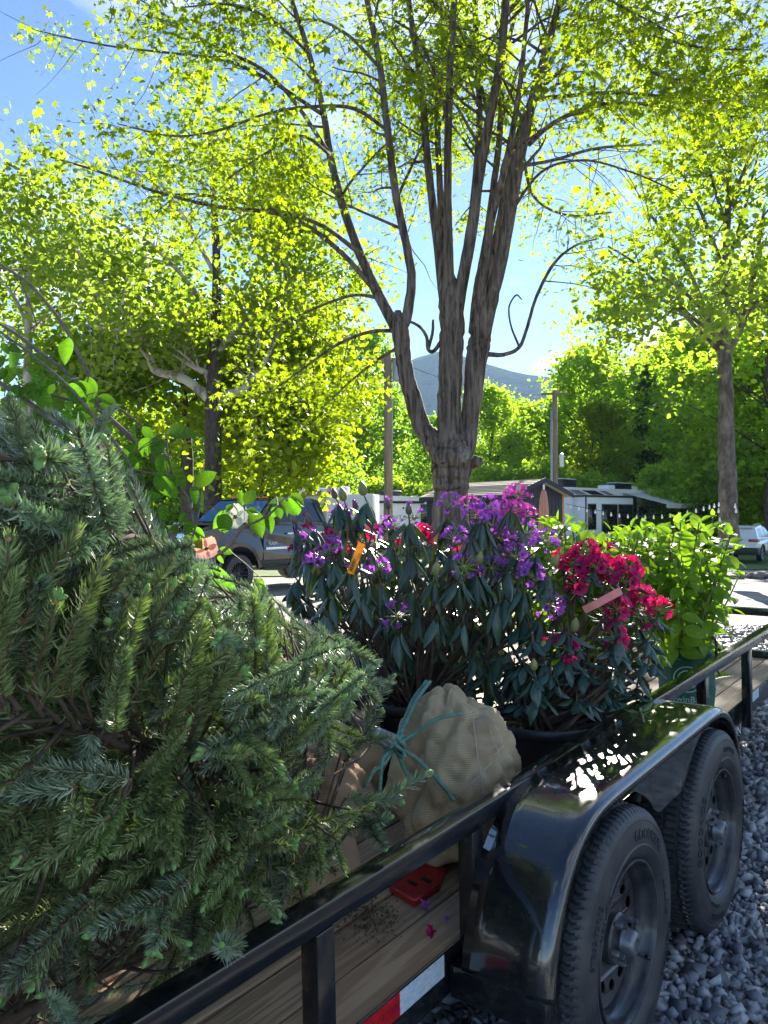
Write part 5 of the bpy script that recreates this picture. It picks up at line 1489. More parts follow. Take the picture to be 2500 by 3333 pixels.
# string of bulbs between the shed and the tall tree
sl = empty('string_lights', at(1845, 1640, 26)); tag(sl, 'string of white festoon bulbs hung from the shed across to the tall tree', 'string lights')
SP = smooth_path([at(1842, 1640, 27), at(1930, 1658, 25.5), at(2017, 1671, 24), at(2110, 1676, 23), at(2200, 1668, 22), at(2290, 1648, 21), at(2345, 1632, 20.4)], 8)
b0 = np.array(sl.location)
g = G(); g.add(tube(SP - b0, .008, 4)); g.obj('cable', [M['wire']], sl)
g = G(); g.add(lathe([(.012, .05), (.016, .02), (.02, .0), (.030, -.03), (.033, -.048), (.025, -.07), (.003, -.08)], 8, 'z')); bm_ = g.mesh('bulb', [M['bulb']], smooth=True)
for t in np.linspace(.03, .985, 20):
    i = t * (len(SP) - 1); k = int(i); p = SP[k] + (SP[min(k + 1, len(SP) - 1)] - SP[k]) * (i - k)
    o = link(bpy.data.objects.new('bulb', bm_), sl); o.location = p - b0 - np.array([0, 0, .05])
for k, (px, py) in enumerate(((2339, 1660), (2393, 1645), (2396, 1660), (2343, 1690))):
    o = link(bpy.data.objects.new('bulb', bm_), sl); o.location = np.array(at(px, py, 20.2)) - b0

# rock border along the drive in front of the car
r = rg(77)
V0, F0 = ico()
for k in range(12):
    px = 2385 + 12 * k + r.normal(0, 6); y = 24.5 + r.normal(0, .5)
    p = at(px, 1675, y); s = r.uniform(.10, .22)
    V = V0 * (1 + r.normal(0, .15, (12, 1))) * np.array([s * 1.3, s, s * .7])
    o = link(bpy.data.objects.new('border_rock', npmesh('border_rock', V, F0, [M['cutwood']])))
    o.location = (p.x, y, float(gh(y)) + s * .35); o.rotation_euler = (0, 0, r.uniform(0, 6))
    tag(o, 'pale rock in the low border between the drive and the white car', 'rock', 'rocks of the drive border')

# ---------------------------------------------------------------- the load: shared shapes
def orient(pos, d, up=(0, 0, 1), s=1.0):
    d = Vector(d).normalized(); up = Vector(up)
    y = up.cross(d)
    if y.length < 1e-4: y = Vector((0, 1, 0)).cross(d)
    y.normalize(); z = d.cross(y)
    m = Matrix((d, y, z)).transposed().to_4x4()
    return Matrix.Translation(Vector(pos)) @ m @ Matrix.Scale(s, 4)


def place(name, me, parent, mx, org):
    o = bpy.data.objects.new(name, me)
    o.parent = parent
    o.matrix_basis = Matrix.Translation(-Vector(org)) @ mx
    COL.objects.link(o)
    return o


def ray_plane(px, py, w):
    """point at photograph pixel on the trailer's level w"""
    n = (TRM.to_3x3() @ Vector((0, 0, 1))); p0 = tw(0, -1, w)
    d = at(px, py, 1) - Vector((0, 0, CAM_Z)); o = Vector((0, 0, CAM_Z))
    return o + d * ((p0 - o).dot(n) / d.dot(n))


def ray_ball(px, py, c, R, out=0.004):
    o = np.array([0, 0, CAM_Z]); d = np.array(at(px, py, 1)) - o
    a = (o - np.array(c)) / R; b = d / R
    A, B_, C_ = b @ b, 2 * a @ b, a @ a - 1
    q = B_ * B_ - 4 * A * C_
    t = (-B_ - math.sqrt(max(q, 0))) / (2 * A)
    p = o + d * t
    n = (p - c) / R ** 2; n /= np.linalg.norm(n)
    return p + n * out


def leaf_geo(L, W, droop=.15, fold=.15, nl=7, petiole=.08, peak=.42, wav=0.0):
    """leaf along +x: narrow stalk, then a pointed blade cupped on its midrib and curling down"""
    V = []; F = []
    ca = .75; cb_ = ca * (1 - peak) / peak
    for i in range(nl + 1):
        t = i / nl
        w = W * (max(t, 1e-4) / peak) ** ca * (max(1 - t, 1e-4) / (1 - peak)) ** cb_
        w = max(w, .004 * L)
        x = L * (petiole + (1 - petiole) * t); z = -droop * L * (t * t)
        wz = wav * L * math.sin(t * 9)
        for c in (1, .5, 0, -.5, -1):
            V.append((x, w * c, z + fold * w * abs(c) ** 1.6 + wz * c))
        if i:
            a = 5 * (i - 1)
            F += [(a + k, a + k + 1, a + k + 6, a + k + 5) for k in range(4)]
    k = len(V)
    V += [(0, .006 * L, 0), (0, -.006 * L, 0)]
    F += [(k, k + 1, 4, 0)]
    return np.array(V), F


def leaf_meshes(name, mats, specs):
    out = []
    for sp in specs:
        g = G(); g.add(leaf_geo(**sp)); out.append(g.mesh(name, [mats], smooth=True))
    return out


r = rg(55)
RH = leaf_meshes('leaf', M['rh_leaf'], [dict(L=l, W=w, droop=d, fold=-f, petiole=.13) for l, w, d, f in ((.125, .0195, .10, .55), (.14, .021, .2, .5), (.11, .018, .05, .7), (.13, .017, .28, .8))])
RD = leaf_meshes('leaf', M['rh_leaf_d'], [dict(L=l, W=w, droop=d, fold=-f, petiole=.1, wav=wv) for l, w, d, f, wv in ((.085, .016, .15, .4, .03), (.095, .017, .3, .3, .04), (.075, .015, -.1, .5, .03), (.09, .014, .1, .8, .02))])
HY = leaf_meshes('leaf', M['hy_leaf'], [dict(L=l, W=w, droop=d, fold=f, petiole=.14, peak=.42) for l, w, d, f in ((.115, .029, .12, .28), (.10, .025, .25, .2), (.09, .023, -.05, .35), (.12, .027, .35, .25))])
DW = leaf_meshes('leaf', M['dw_leaf'], [dict(L=1, W=w, droop=d, fold=f, petiole=.06, peak=.45, nl=9) for w, d, f in ((.29, .15, .30), (.26, .28, .4), (.31, .05, .25), (.25, .22, .6))])


def floret_mesh(mname, L=.032, R=.030, wide=1.0):
    n, rings = 20, [(.0, .10), (.45, .25), (.8, .62), (1.0, 1.0)]
    V = []
    for t, q in rings:
        for k in range(n):
            a = 2 * PI * k / n
            lob = 1 - .26 * q * abs(math.sin(2.5 * a)) ** 2.0
            rr_ = R * q * lob * wide
            V.append((L * t * (1 - .10 * q) + .004 * q * math.cos(7 * a + 1) - .006 * q * q, rr_ * math.cos(a), rr_ * math.sin(a)))
    F = [(i * n + j, i * n + (j + 1) % n, (i + 1) * n + (j + 1) % n, (i + 1) * n + j) for i in range(3) for j in range(n)]
    g = G(); g.add((V, F))
    for k in range(5):
        a = 1.3 * k
        g.add(tube([(0, 0, 0), (L * .7, .005 * math.cos(a), .005 * math.sin(a)), (L * 1.05, .009 * math.cos(a), .009 * math.sin(a) + .003)], .0007, 3))
    return g.mesh('floret', [M[mname]], smooth=True)


FL = {k: [floret_mesh(v, .034, .028), floret_mesh(v, .030, .024, .8), floret_mesh(v, .036, .020, .6)] for k, v in (('purple', 'fl_purple'), ('pink', 'fl_pink'), ('red', 'fl_red'))}
FLR = [floret_mesh('fl_red', .034, .036), floret_mesh('fl_red', .030, .032), floret_mesh('fl_red', .036, .028)]


def bud_mesh(m, L=.04, R=.012):
    g = G()
    n = 14; pr = [(.0, .45), (.15, .8), (.35, 1), (.6, .86), (.82, .5), (1, .08)]
    V = []
    for t, q in pr:
        for k in range(n):
            a = 2 * PI * k / n; rr_ = R * q * (1 + .16 * math.cos(5 * a + t * 5))
            V.append((L * t, rr_ * math.cos(a), rr_ * math.sin(a)))
    F = [(i * n + j, i * n + (j + 1) % n, (i + 1) * n + (j + 1) % n, (i + 1) * n + j) for i in range(len(pr) - 1) for j in range(n)]
    g.add((V, F)); return g.mesh('flower_bud', [M[m]], smooth=True)


BUD = bud_mesh('fl_bud', .045, .014); BUDP = bud_mesh('fl_budp', .042, .012)
g = G()
for k in range(9):
    a = 2.4 * k; d = np.array([.35 + .05 * (k % 3), math.cos(a), math.sin(a)]); d /= np.linalg.norm(d)
    g.add(tube([(0, 0, 0), d * .03, d * .05], [.0022, .0018, .0015], 4))
g.add((ico()[0] * .009, ico()[1]))
TRUSS = g.mesh('flower_cluster', [M['rh_green']], smooth=True)


def truss(plant, org, p, axis, kind, r, n=12, R=.05, meshes=None, sc=1.0):
    """one flower head: green stalks with florets facing outwards"""
    mx = orient(p, axis)
    c = place('flower_cluster', TRUSS, plant, mx, org)
    ms = meshes or FL[kind]
    for k in range(n):
        z = 1 - (k + .5) / n * 1.25; a = 2.4 * k + r.uniform(-.3, .3)
        q = math.sqrt(max(0, 1 - z * z))
        d = Vector((z, q * math.cos(a), q * math.sin(a)))
        o = bpy.data.objects.new('floret', ms[int(r.integers(0, 3))])
        o.parent = c
        o.matrix_basis = orient(d * R * .55, d + Vector(r.normal(0, .12, 3)), (0, 0, 1), sc * r.uniform(.85, 1.2)) @ Matrix.Rotation(r.uniform(0, 6), 4, 'X')
        COL.objects.link(o)
    return c


def finish_leaves(plant, org, items, meshes):
    """the 300 leaves that show largest are parts, the rest one mass"""
    items.sort(key=lambda it: -it[1].to_scale()[0] / it[1].translation.y)
    for k, mx in items[:300]: place('leaf', meshes[k], plant, mx, org)
    if len(items) > 300:
        geo = []
        for me in meshes: geo.append((np.array([v.co[:] for v in me.vertices]), [tuple(p.vertices) for p in me.polygons]))
        g = G(); o = Matrix.Translation(-Vector(org))
        for k, mx in items[300:]: g.add(geo[k], 0, o @ mx)
        tag(g.obj('leaf_mass', [meshes[0].materials[0]], plant, smooth=True), kind='stuff')


def whorl(plant, org, p, axis, meshes, r, n, droop, cnt, s=1.0, name='leaf'):
    axis = Vector(axis).normalized()
    a0 = r.uniform(0, 6)
    e1 = axis.orthogonal().normalized(); e2 = axis.cross(e1)
    for k in range(n):
        a = a0 + 2 * PI * k / n + r.normal(0, .2)
        rad = e1 * math.cos(a) + e2 * math.sin(a)
        dr = droop + r.normal(0, .22)
        d = rad * math.cos(dr) - Vector((0, 0, 1)) * math.sin(dr)
        up = rad * math.sin(dr) + Vector((0, 0, 1)) * math.cos(dr) + Vector(r.normal(0, .15, 3))
        cnt.append((int(r.integers(0, len(meshes))), orient(Vector(p) + rad * .004 - axis * r.uniform(0, .02), d, up, s * r.uniform(.75, 1.12))))


def nursery_pot(plant, org, c, D, H, mname='plastic_black'):
    c = np.array(c) - np.array(org); R = D / 2
    g = G(); V, F = lathe([(R * .02, .0), (R * .80, 0), (R * .84, .02), (R * .95, H - .06), (R * .96, H - .045), (R * 1.0, H - .04), (R * 1.02, H - .03), (R * 1.02, H - .004), (R * 1.0, H), (R * .96, H - .004), (R * .93, H - .05), (R * .90, H - .10)], 48, 'z')
    g.add((np.array(V) + c, F)); g.obj('pot', [M[mname]], plant, sharp=50)
    n = 40; V = [(0, 0, H - .055)]
    rr_ = rg(6)
    for k in range(1, 7):
        for j in range(n):
            a = 2 * PI * j / n; q = R * .925 * k / 6
            V.append((q * math.cos(a), q * math.sin(a), H - .055 + rr_.normal(0, .006)))
    F = [(0, 1 + j, 1 + (j + 1) % n) for j in range(n)] + [(1 + k * n + j, 1 + (k + 1) * n + j, 1 + (k + 1) * n + (j + 1) % n, 1 + k * n + (j + 1) % n) for k in range(5) for j in range(n)]
    g = G(); g.add((np.array(V) + c, F)); so = g.obj('potting_mix', [M['soil']], plant)
    g = G(); V0, F0 = ico()
    for k in range(420):
        a = rr_.uniform(0, 6.28); q = R * .9 * math.sqrt(rr_.uniform(0, 1)); s = rr_.uniform(.004, .012)
        g.add(((V0 * (1 + rr_.normal(0, .2, (12, 1))) * np.array([s * 1.3, s, s * .5])) @ np.array(Euler((rr_.normal(0, .4), rr_.normal(0, .4), a)).to_matrix()).T + c + np.array([q * math.cos(a), q * math.sin(a), H - .05 + .004]), F0), int(rr_.integers(0, 2)))
    o = g.obj('bark_chips', [M['burlap_chip'], M['rh_stem']], so); tag(o, kind='stuff')


M['burlap_chip'] = mat('bark_chip', (0.20, 0.15, 0.06), (0.34, 0.28, 0.13), rough=.9, island=True)
DZ = tw(0, -.8, DECK).z


# ---------------------------------------------------------------- purple rhododendron
def rhododendron_purple():
    r = rg(61)
    base = tw(.52, -1.08, DECK)
    t = empty('rhododendron', base); tag(t, 'purple-flowered rhododendron with long drooping dark leaves, largest plant in the middle of the trailer', 'shrub', 'potted rhododendrons')
    nursery_pot(t, base, base, .44, .33)
    heads = [(962, 1705, 'b'), (1010, 1705, 'b'), (1093, 1622, 'b'), (1120, 1630, 'g'), (1185, 1612, 'g'), (1117, 1698, 'f'), (1160, 1660, 'b'), (1264, 1658, 'b'), (1331, 1675, 'b'), (1348, 1712, 's'), (1271, 1748, 'f'), (1003, 1782, 's'), (1085, 1812, 'f'), (1040, 1846, 'f'),
             (1162, 1905, 's'), (1232, 1878, 'f'), (1459, 1670, 'f'), (1517, 1674, 'p'), (1580, 1675, 'f'), (1671, 1640, 'p'), (1657, 1684, 'p'), (1695, 1700, 'p'), (1620, 1690, 'p'), (1594, 1735, 'F'), (1473, 1780, 'f'), (1623, 1780, 'F'), (1662, 1835, 'F'), (1590, 1872, 's'), (1502, 1866, 's'), (1295, 2028, 's'),
             (1768, 1990, 'F'), (1717, 1897, 'f'), (1757, 1785, 'f'), (1418, 1872, 'g'), (1556, 1836, 'g'), (1336, 1785, 'g'), (1798, 1842, 'g'), (1540, 1705, 'f'), (1700, 1760, 'f')]
    cnt = []
    st = G()
    ws = []
    for px, py, k in heads:
        y = 2.92 + r.uniform(-.12, .22) + (1.0 - min(1, abs(px - 1360) / 420)) * -.05 + max(0, (1800 - py)) / 1000 * .9
        if px > 1700: y = 2.78
        p = at(px, py, y); ws.append((p, k))
    for k in range(62):
        px = r.uniform(935, 1740); py = r.uniform(1830, 2270); y = r.uniform(2.72, 3.2)
        ws.append((at(px, py, y), '-'))
    for k in range(150):
        ws.append((at(r.uniform(940, 1740), r.uniform(1760, 2260), r.uniform(3.1, 3.6)), '-'))
    b = np.array(base) + np.array([0, 0, .27])
    for wi, (p, k) in enumerate(ws):
        ax = Vector((p.x - base.x, p.y - base.y, .55 + .3 * r.uniform())).normalized()
        if k in 'fFsp':
            n = {'f': 10, 'F': 14, 's': 5, 'p': 12}[k]
            down = Vector((0, -.35, -.25)) if (k == 's' or p.z < 1.2) else Vector((0, -.4, .3))
            truss(t, base, p + ax * .03, ax * .7 + down, 'pink' if k == 'p' else 'purple', r, n, .070 if k == 'F' else .058, sc=.78)
        elif k == 'b':
            place('flower_bud', BUDP, t, orient(p, ax + Vector((0, 0, .5)), s=r.uniform(1.0, 1.4)), base)
            for q in range(5): place('floret', FL['purple'][2], t, orient(p + ax * .03 + Vector(r.normal(0, .006, 3)), ax + Vector(r.normal(0, .35, 3)) + Vector((0, 0, .5)), s=r.uniform(.5, .7)), base)
        elif k == 'g':
            place('flower_bud', BUD, t, orient(p, ax + Vector((0, 0, .5)), s=r.uniform(1.1, 1.5)), base)
        whorl(t, base, p - ax * .012, ax, RH, r, int(r.integers(6, 9)) if k != '-' else int(r.integers(4, 7)), .95 if p.z > 1.0 else .75, cnt, 1.0)
        m = (np.array(p) * .55 + b * .45) + np.array([r.normal(0, .05), r.normal(0, .05), -.06])
        P = smooth_path([b + r.normal(0, .03, 3) * np.array([1, 1, .2]) - np.array([0, 0, .05]), m, np.array(p) - np.array(ax) * .12, np.array(p)], 5) - np.array(base)
        if k != '-' or wi % 4 == 0: st.add(tube(P, np.linspace(.007, .003, len(P)), 6))
    finish_leaves(t, base, cnt, RH)
    st.obj('stems', [M['rh_stem']], t, smooth=True)
    return t


rhododendron_purple()


def rhododendron_red(label, base, heads, leaves, seed, yb, pot=True, lowleaf=(1640, 2180, 1960, 2250), leafset=None, yr=.2, npot=(.44, .31)):
    r = rg(seed)
    t = empty('rhododendron', base); tag(t, label, 'shrub', 'potted rhododendrons')
    nursery_pot(t, base, base, *npot)
    cnt = []; st = G(); ws = []
    for h in heads:
        px, py, k = h[:3]
        ws.append((at(px, py, yb + (h[3] if len(h) > 3 else r.uniform(-.1, .12))), k))
    for k in range(leaves):
        ws.append((at(r.uniform(*lowleaf[:2]), r.uniform(*lowleaf[2:]), yb + r.uniform(-yr, yr)), '-'))
    b = np.array(base) + np.array([0, 0, npot[1] - .06])
    for p, k in ws:
        ax = Vector((p.x - base[0], p.y - base[1], .5 + .3 * r.uniform())).normalized()
        if k in 'fFs':
            truss(t, base, p, ax * .6 + Vector((-.1, -.6, .35)), 'red', r, {'f': 5, 'F': 7, 's': 3}[k], .048 if k == 'F' else .042, FLR, sc=.88)
        elif k == 'h':
            place('flower_bud', BUD, t, orient(p, ax + Vector((0, 0, .7)), s=1.1), base)
            for q in range(4): place('floret', FL['red'][2], t, orient(p + Vector((0, 0, .03)), Vector((r.normal(0, .6), r.normal(0, .6), 1)), s=.8), base)
        elif k == 'g':
            place('flower_bud', BUD, t, orient(p, ax + Vector((0, 0, .8)), s=r.uniform(.9, 1.2)), base)
        whorl(t, base, p - ax * .02, ax, leafset or RD, r, int(r.integers(5, 8)), .35 + r.uniform(-.2, .3), cnt, 1.05)
        m = (np.array(p) * .5 + b * .5) + np.array([r.normal(0, .05), r.normal(0, .05), -.03])
        P = smooth_path([b + r.normal(0, .045, 3) * np.array([1, 1, .0]) - np.array([0, 0, .02]), m, np.array(p) - np.array(ax) * .06, np.array(p)], 5) - np.array(base)
        st.add(tube(P, np.linspace(.0095, .003, len(P)), 6))
    finish_leaves(t, base, cnt, leafset or RD)
    st.obj('stems', [M['rh_stem']], t, smooth=True)
    return t


b = tw(.60, -.545, DECK)
rhododendron_red('crimson-flowered rhododendron in a black pot just inside the rail, in front of the hydrangeas', b, [
    (1905, 1800, 'F', .05), (1868, 1845, 'F', .05), (1940, 1848, 'F', 0), (1985, 1868, 'f', .1), (2050, 1850, 'F', 0), (2035, 1895, 'F', -.05), (1880, 1905, 'f', 0), (2085, 1950, 'F', 0), (2010, 1985, 'f', -.12), (2085, 2010, 's', -.05), (2145, 1985, 'f', 0), (1965, 1995, 's', -.1),
    (1998, 2075, 'f', -.15), (1770, 2125, 'h', -.15), (1842, 2110, 's', -.15), (1870, 2055, 'g', -.1), (1738, 2180, 'g', -.2), (1840, 1825, 's', .1), (1960, 1805, 's', .1)],
    52, 62, 2.80, lowleaf=(1610, 2180, 1960, 2280))
b = tw(1.0, -1.62, DECK)
rhododendron_red('red-flowered rhododendron mostly hidden behind the purple one', b, [
    (1075, 1748, 'f'), (1092, 1785, 'F'), (1135, 1768, 'f'), (1218, 1738, 'f'), (1372, 1738, 'F'), (1432, 1752, 'f'), (965, 1802, 's'), (1010, 1735, 's'), (1300, 1745, 's'), (1180, 1760, 's'), (1480, 1760, 's')], 90, 63, 3.75, lowleaf=(945, 1640, 1790, 2180), leafset=RH)


# ---------------------------------------------------------------- hydrangeas in green grow bags
def grow_bag(t, base, D, H, printed):
    n = 40; R = D / 2; r = rg(int(D * 1000) + (7 if printed else 0))
    V = []; rows = [(0, .92), (.04, .99), (.4, 1.02), (.75, 1.0), (.93, .97), (1.0, 1.0), (1.0, .95), (.8, .92)]
    for t_, q in rows:
        for k in range(n):
            a = 2 * PI * k / n
            s = R * q * (1 + .035 * math.sin(3 * a + 7 * t_) + .02 * math.sin(8 * a + 3 * t_))
            V.append((s * math.cos(a), s * math.sin(a), H * t_ + (.012 * math.sin(5 * a) if t_ > .9 else 0)))
    F = [(i * n + j, i * n + (j + 1) % n, (i + 1) * n + (j + 1) % n, (i + 1) * n + j) for i in range(len(rows) - 1) for j in range(n)]
    F.append(tuple(range((len(rows) - 1) * n, len(rows) * n)))
    g = G(); g.add((V, F)); bag = g.obj('grow_bag', [M['bag']], t, smooth=True)
    # carrying loop
    ang = math.atan2(-base.y, -base.x)
    for s in (.9, 3.9):
        c = np.array([R * math.cos(ang + s), R * math.sin(ang + s), H])
        g = G(); g.add(tube(smooth_path([c + (-.03, 0, -.03), c + (-.03, 0, .05), c + (.0, 0, .085), c + (.035, 0, .05), c + (.035, 0, -.03)], 5), .007, 6)); g.obj('handle', [M['plastic_black']], bag, smooth=True)
    if printed:
        def wrapxy(x, z, off=.004):
            a = ang + .05 + x / R
            q = R * 1.045 + off
            return (q * math.cos(a), q * math.sin(a), z)
        g = G()
        for R0, a0, a1 in ((.062, .6, 2 * PI - .15), (.043, .6, 2 * PI - .15), (.022, .2, 2 * PI - .9)):
            P = [wrapxy(R0 * math.cos(a), H * .60 + R0 * math.sin(a)) for a in np.linspace(a0, a1, 30)]
            g.add(tube(P, .0028, 5))
        g.add(tube([wrapxy(.062, H * .60 - .01), wrapxy(.042, H * .60 - .012)], .0028, 5)); g.add(tube([wrapxy(0.0, H * .6), wrapxy(.022, H * .6)], .0028, 5))
        V, F = TXT['bag']; V = V - np.array([V[:, 0].mean(), 0, 0])
        g.add((np.array([wrapxy(v[0] * .88, H * .26 + v[1] * .88) for v in V]), F))
        g.obj('print', [M['bag_print']], bag)


def hydrangea(label, base, pxr, yb, ncane, seed, printed, top, botm, D=.27, H=.33):
    r = rg(seed)
    t = empty('hydrangea', base); tag(t, label, 'shrub', 'hydrangeas in grow bags')
    grow_bag(t, base, D, H, printed)
    st = G(); leaves = []
    b = np.array(base) + np.array([0, 0, H * .8])
    for k in range(ncane):
        px = pxr[0] + (pxr[1] - pxr[0]) * (k + r.uniform(0, 1)) / ncane
        tp = np.interp(px, top[0], top[1])
        py = tp + ((botm - tp) * r.uniform(0, 1) * .8 if k % 2 else r.uniform(-10, 45))
        p = np.array(at(px, py, yb + r.uniform(-.28, .25)))
        m = b * .45 + p * .55 + np.array([(p[0] - b[0]) * .12, r.normal(0, .04), .02])
        P = smooth_path([b + r.normal(0, .05, 3) * np.array([1, 1, 0]) - np.array([0, 0, .06]), m, p], 8)
        st.add(tube(P - np.array(base), np.linspace(.0065, .003, len(P)), 6))
        ax = Vector(P[-1] - P[-3]).normalized()
        e1 = ax.orthogonal().normalized(); e2 = ax.cross(e1); a0 = r.uniform(0, 6)
        L = 0
        for j in range(9):
            # opposite pairs, turned a quarter each time, smaller at the tip
            f = j * .055
            i = len(P) - 1; d = f
            while i > 1 and d > np.linalg.norm(P[i] - P[i - 1]): d -= np.linalg.norm(P[i] - P[i - 1]); i -= 1
            q = P[i] + (P[i - 1] - P[i]) * (d / (np.linalg.norm(P[i] - P[i - 1]) + 1e-6))
            for s in (0, PI):
                a = a0 + j * PI / 2 + s + r.normal(0, .15)
                rad = e1 * math.cos(a) + e2 * math.sin(a)
                lift = (.9 if j == 0 else .45 if j == 1 else .12) + r.normal(0, .18)
                dd = rad * math.cos(lift) + ax * math.sin(lift)
                up = ax * math.cos(lift) - rad * math.sin(lift)
                leaves.append((q, dd, up, (.55 if j == 0 else .85 if j == 1 else 1.05) * r.uniform(.8, 1.15)))
    st.obj('canes', [M['hy_stem']], t, smooth=True)
    finish_leaves(t, base, [(int(r.integers(0, 4)), orient(q, dd, up, s)) for q, dd, up, s in leaves], HY)


TOPH = ([1640, 1690, 1760, 1830, 1900, 1990, 2080, 2160, 2240, 2320, 2390, 2440], [1815, 1725, 1695, 1690, 1728, 1738, 1726, 1716, 1700, 1692, 1745, 1870])
hydrangea('light green hydrangea in a printed green grow bag, at the right front of the load', tw(2.06, -.475, DECK), (2010, 2405), 3.72, 44, 71, True, TOPH, 2160)
hydrangea('light green leafy hydrangea behind the crimson rhododendron', tw(1.50, -.72, DECK), (1660, 2130), 3.62, 54, 72, False, TOPH, 2060)


# ---------------------------------------------------------------- spruces lying in the trailer
def sprig_arrays(seed, L, nb, curve, nlen=.030, dens=1500, lod=False):
    r = rg(seed)
    V = []; F = []; MI = []
    def addg(v, f, m):
        o = sum(len(q) for q in V); V.append(np.asarray(v, float)); F.extend([tuple(i + o for i in q) for q in f]); MI.extend([m] * len(f))
    xs_ = np.linspace(0, L, 9)
    ax = np.stack([xs_, np.zeros(9), curve * L * (xs_ / L) ** 2], 1)
    tv, tf = tube(ax, np.linspace(.0032, .0016, 9), 5)
    tri = []
    for f in tf:
        for k in range(1, len(f) - 1): tri.append((f[0], f[k], f[k + 1]))
    addg(tv, tri, 1)
    n = int(L * dens)
    t = np.sort(r.uniform(.02, 1.0, n) ** .92)
    base = np.stack([np.interp(t * L, xs_, ax[:, i]) for i in range(3)], 1)
    tang = np.stack([np.ones(n), np.zeros(n), 2 * curve * t], 1); tang /= np.linalg.norm(tang, axis=1)[:, None]
    phi = r.normal(0, 1.25, n)
    rad = np.stack([np.zeros(n), np.sin(phi), np.cos(phi)], 1)
    ang = np.radians(np.interp(t, [0, .8, 1], [62, 52, 22]) + r.normal(0, 8, n))
    d1 = tang * np.cos(ang)[:, None] + rad * np.sin(ang)[:, None]
    d2 = d1 * .8 + tang * .35 + np.array([0, 0, .10]); d2 /= np.linalg.norm(d2, axis=1)[:, None]
    ln = nlen * r.uniform(.75, 1.15, n) * np.interp(t, [0, .1, .85, 1], [.75, 1, 1, .7])
    side = np.cross(d1, tang + r.normal(0, .5, (n, 3))); side /= np.linalg.norm(side, axis=1)[:, None] + 1e-9
    w = .00135 if not lod else .0022
    p0 = base; p1 = base + d1 * (ln * .55)[:, None]; p2 = p1 + d2 * (ln * .5)[:, None]
    if lod:
        NV = np.stack([p0 + side * w, p0 - side * w, p2], 1).reshape(-1, 3)
        o = sum(len(q) for q in V)
        NF = np.arange(n)[:, None] * 3 + o + np.array([[0, 1, 2]])
        V.append(NV); F.extend(map(tuple, NF.tolist())); MI.extend([0] * len(NF))
        return np.vstack(V), np.array(F), np.array(MI)
    NV = np.stack([p0 + side * w, p0 - side * w, p1 + side * w, p1 - side * w, p2], 1).reshape(-1, 3)
    o = sum(len(q) for q in V)
    k = np.arange(n)[:, None] * 5 + o
    NF = np.concatenate([k + np.array([[0, 1, 3]]), k + np.array([[0, 3, 2]]), k + np.array([[2, 3, 4]])], 1).reshape(-1, 3)
    V.append(NV); F.extend(map(tuple, NF.tolist())); MI.extend([0] * len(NF))
    tip = ax[-1]; td = tang[-1]
    for b in range(nb):
        d = td + (r.normal(0, .55, 3) if b else r.normal(0, .1, 3)); d /= np.linalg.norm(d)
        bl = r.uniform(.016, .028) * (1.1 if b == 0 else .8)
        P = np.array([tip - td * .002, tip + d * bl * .3, tip + d * bl * .7, tip + d * bl])
        bv, bf = tube(P, [.0036, .0055, .0050, .0018], 7)
        addg(bv, [(f[0], f[q], f[q + 1]) for f in bf for q in range(1, len(f) - 1)], 2)
        bv, bf = tube(np.array([tip - td * .006, tip + d * bl * .22]), [.0042, .0050], 6, False)
        addg(bv, [(f[0], f[q], f[q + 1]) for f in bf for q in range(1, len(f) - 1)], 3)
    if nb == 0:
        addg(ico()[0] * .004 + tip, ico()[1].tolist(), 3)
    return np.vstack(V), np.array(F), np.array(MI)


SPEC = [(0, .24, 0, -.10), (1, .28, 1, .12), (2, .21, 0, .05), (3, .26, 2, -.2), (4, .30, 0, -.05), (5, .23, 1, .2), (6, .20, 3, .0), (7, .25, 0, .1)]
SPA = [sprig_arrays(900 + i, L, nb, c) for i, L, nb, c in SPEC]
SPB = [sprig_arrays(950 + i, L, 0, c, .030, 850, True) for i, L, nb, c in SPEC]
SPL = [s[1] for s in SPEC]
SPM = {m: [npmesh('sprig', V, F, [M[m], M['twig'], M['bud'], M['budscale']], MI) for V, F, MI in SPA] for m in ('needle_b', 'needle_g')}

TOPS = ([0, 150, 330, 430, 520, 600, 800, 920, 1000, 1120, 1250, 1330, 1420], [1310, 1330, 1420, 1560, 1700, 1820, 1880, 1985, 2040, 2090, 2190, 2460, 2540])


def rail_line(px): return 3333 - .629 * (px - 439)


def sprig_ok(q, r, near):
    """keep foliage inside the trailer, off the rail's outer face and out of the gaps of the load"""
    if q[1] < .55: return False
    u, v, w = tuvw(q)
    if w < DECK + .03 or v < FARV + .08: return False
    if v > RV_ - .07 and w < RT + .02: return False
    if v > RV_ + .03: return False
    px, py = pix(q)
    if py < np.interp(px, *TOPS) - 10: return False
    if px > 1440: return False
    if py > rail_line(px) + 15: return False
    if px > 1290 and (py < 2440 or py > 2760): return False
    if near:
        if px > 1255 and 2210 < py < 2470: return False
        if 1010 < px < 1180 and 2450 < py < 2595: return False
        if px > 1400: return False
    return True


def bake(items, mname):
    VV = []; FF = []; MM = []; o = 0
    for k, mx in items:
        V, F, MI = SPB[k]; R = np.array(mx)
        VV.append(V @ R[:3, :3].T + R[:3, 3]); FF.append(F + o); MM.append(MI); o += len(V)
    return npmesh('foliage', np.vstack(VV), np.vstack(FF), [M[mname], M['twig'], M['bud'], M['budscale']], np.concatenate(MM))


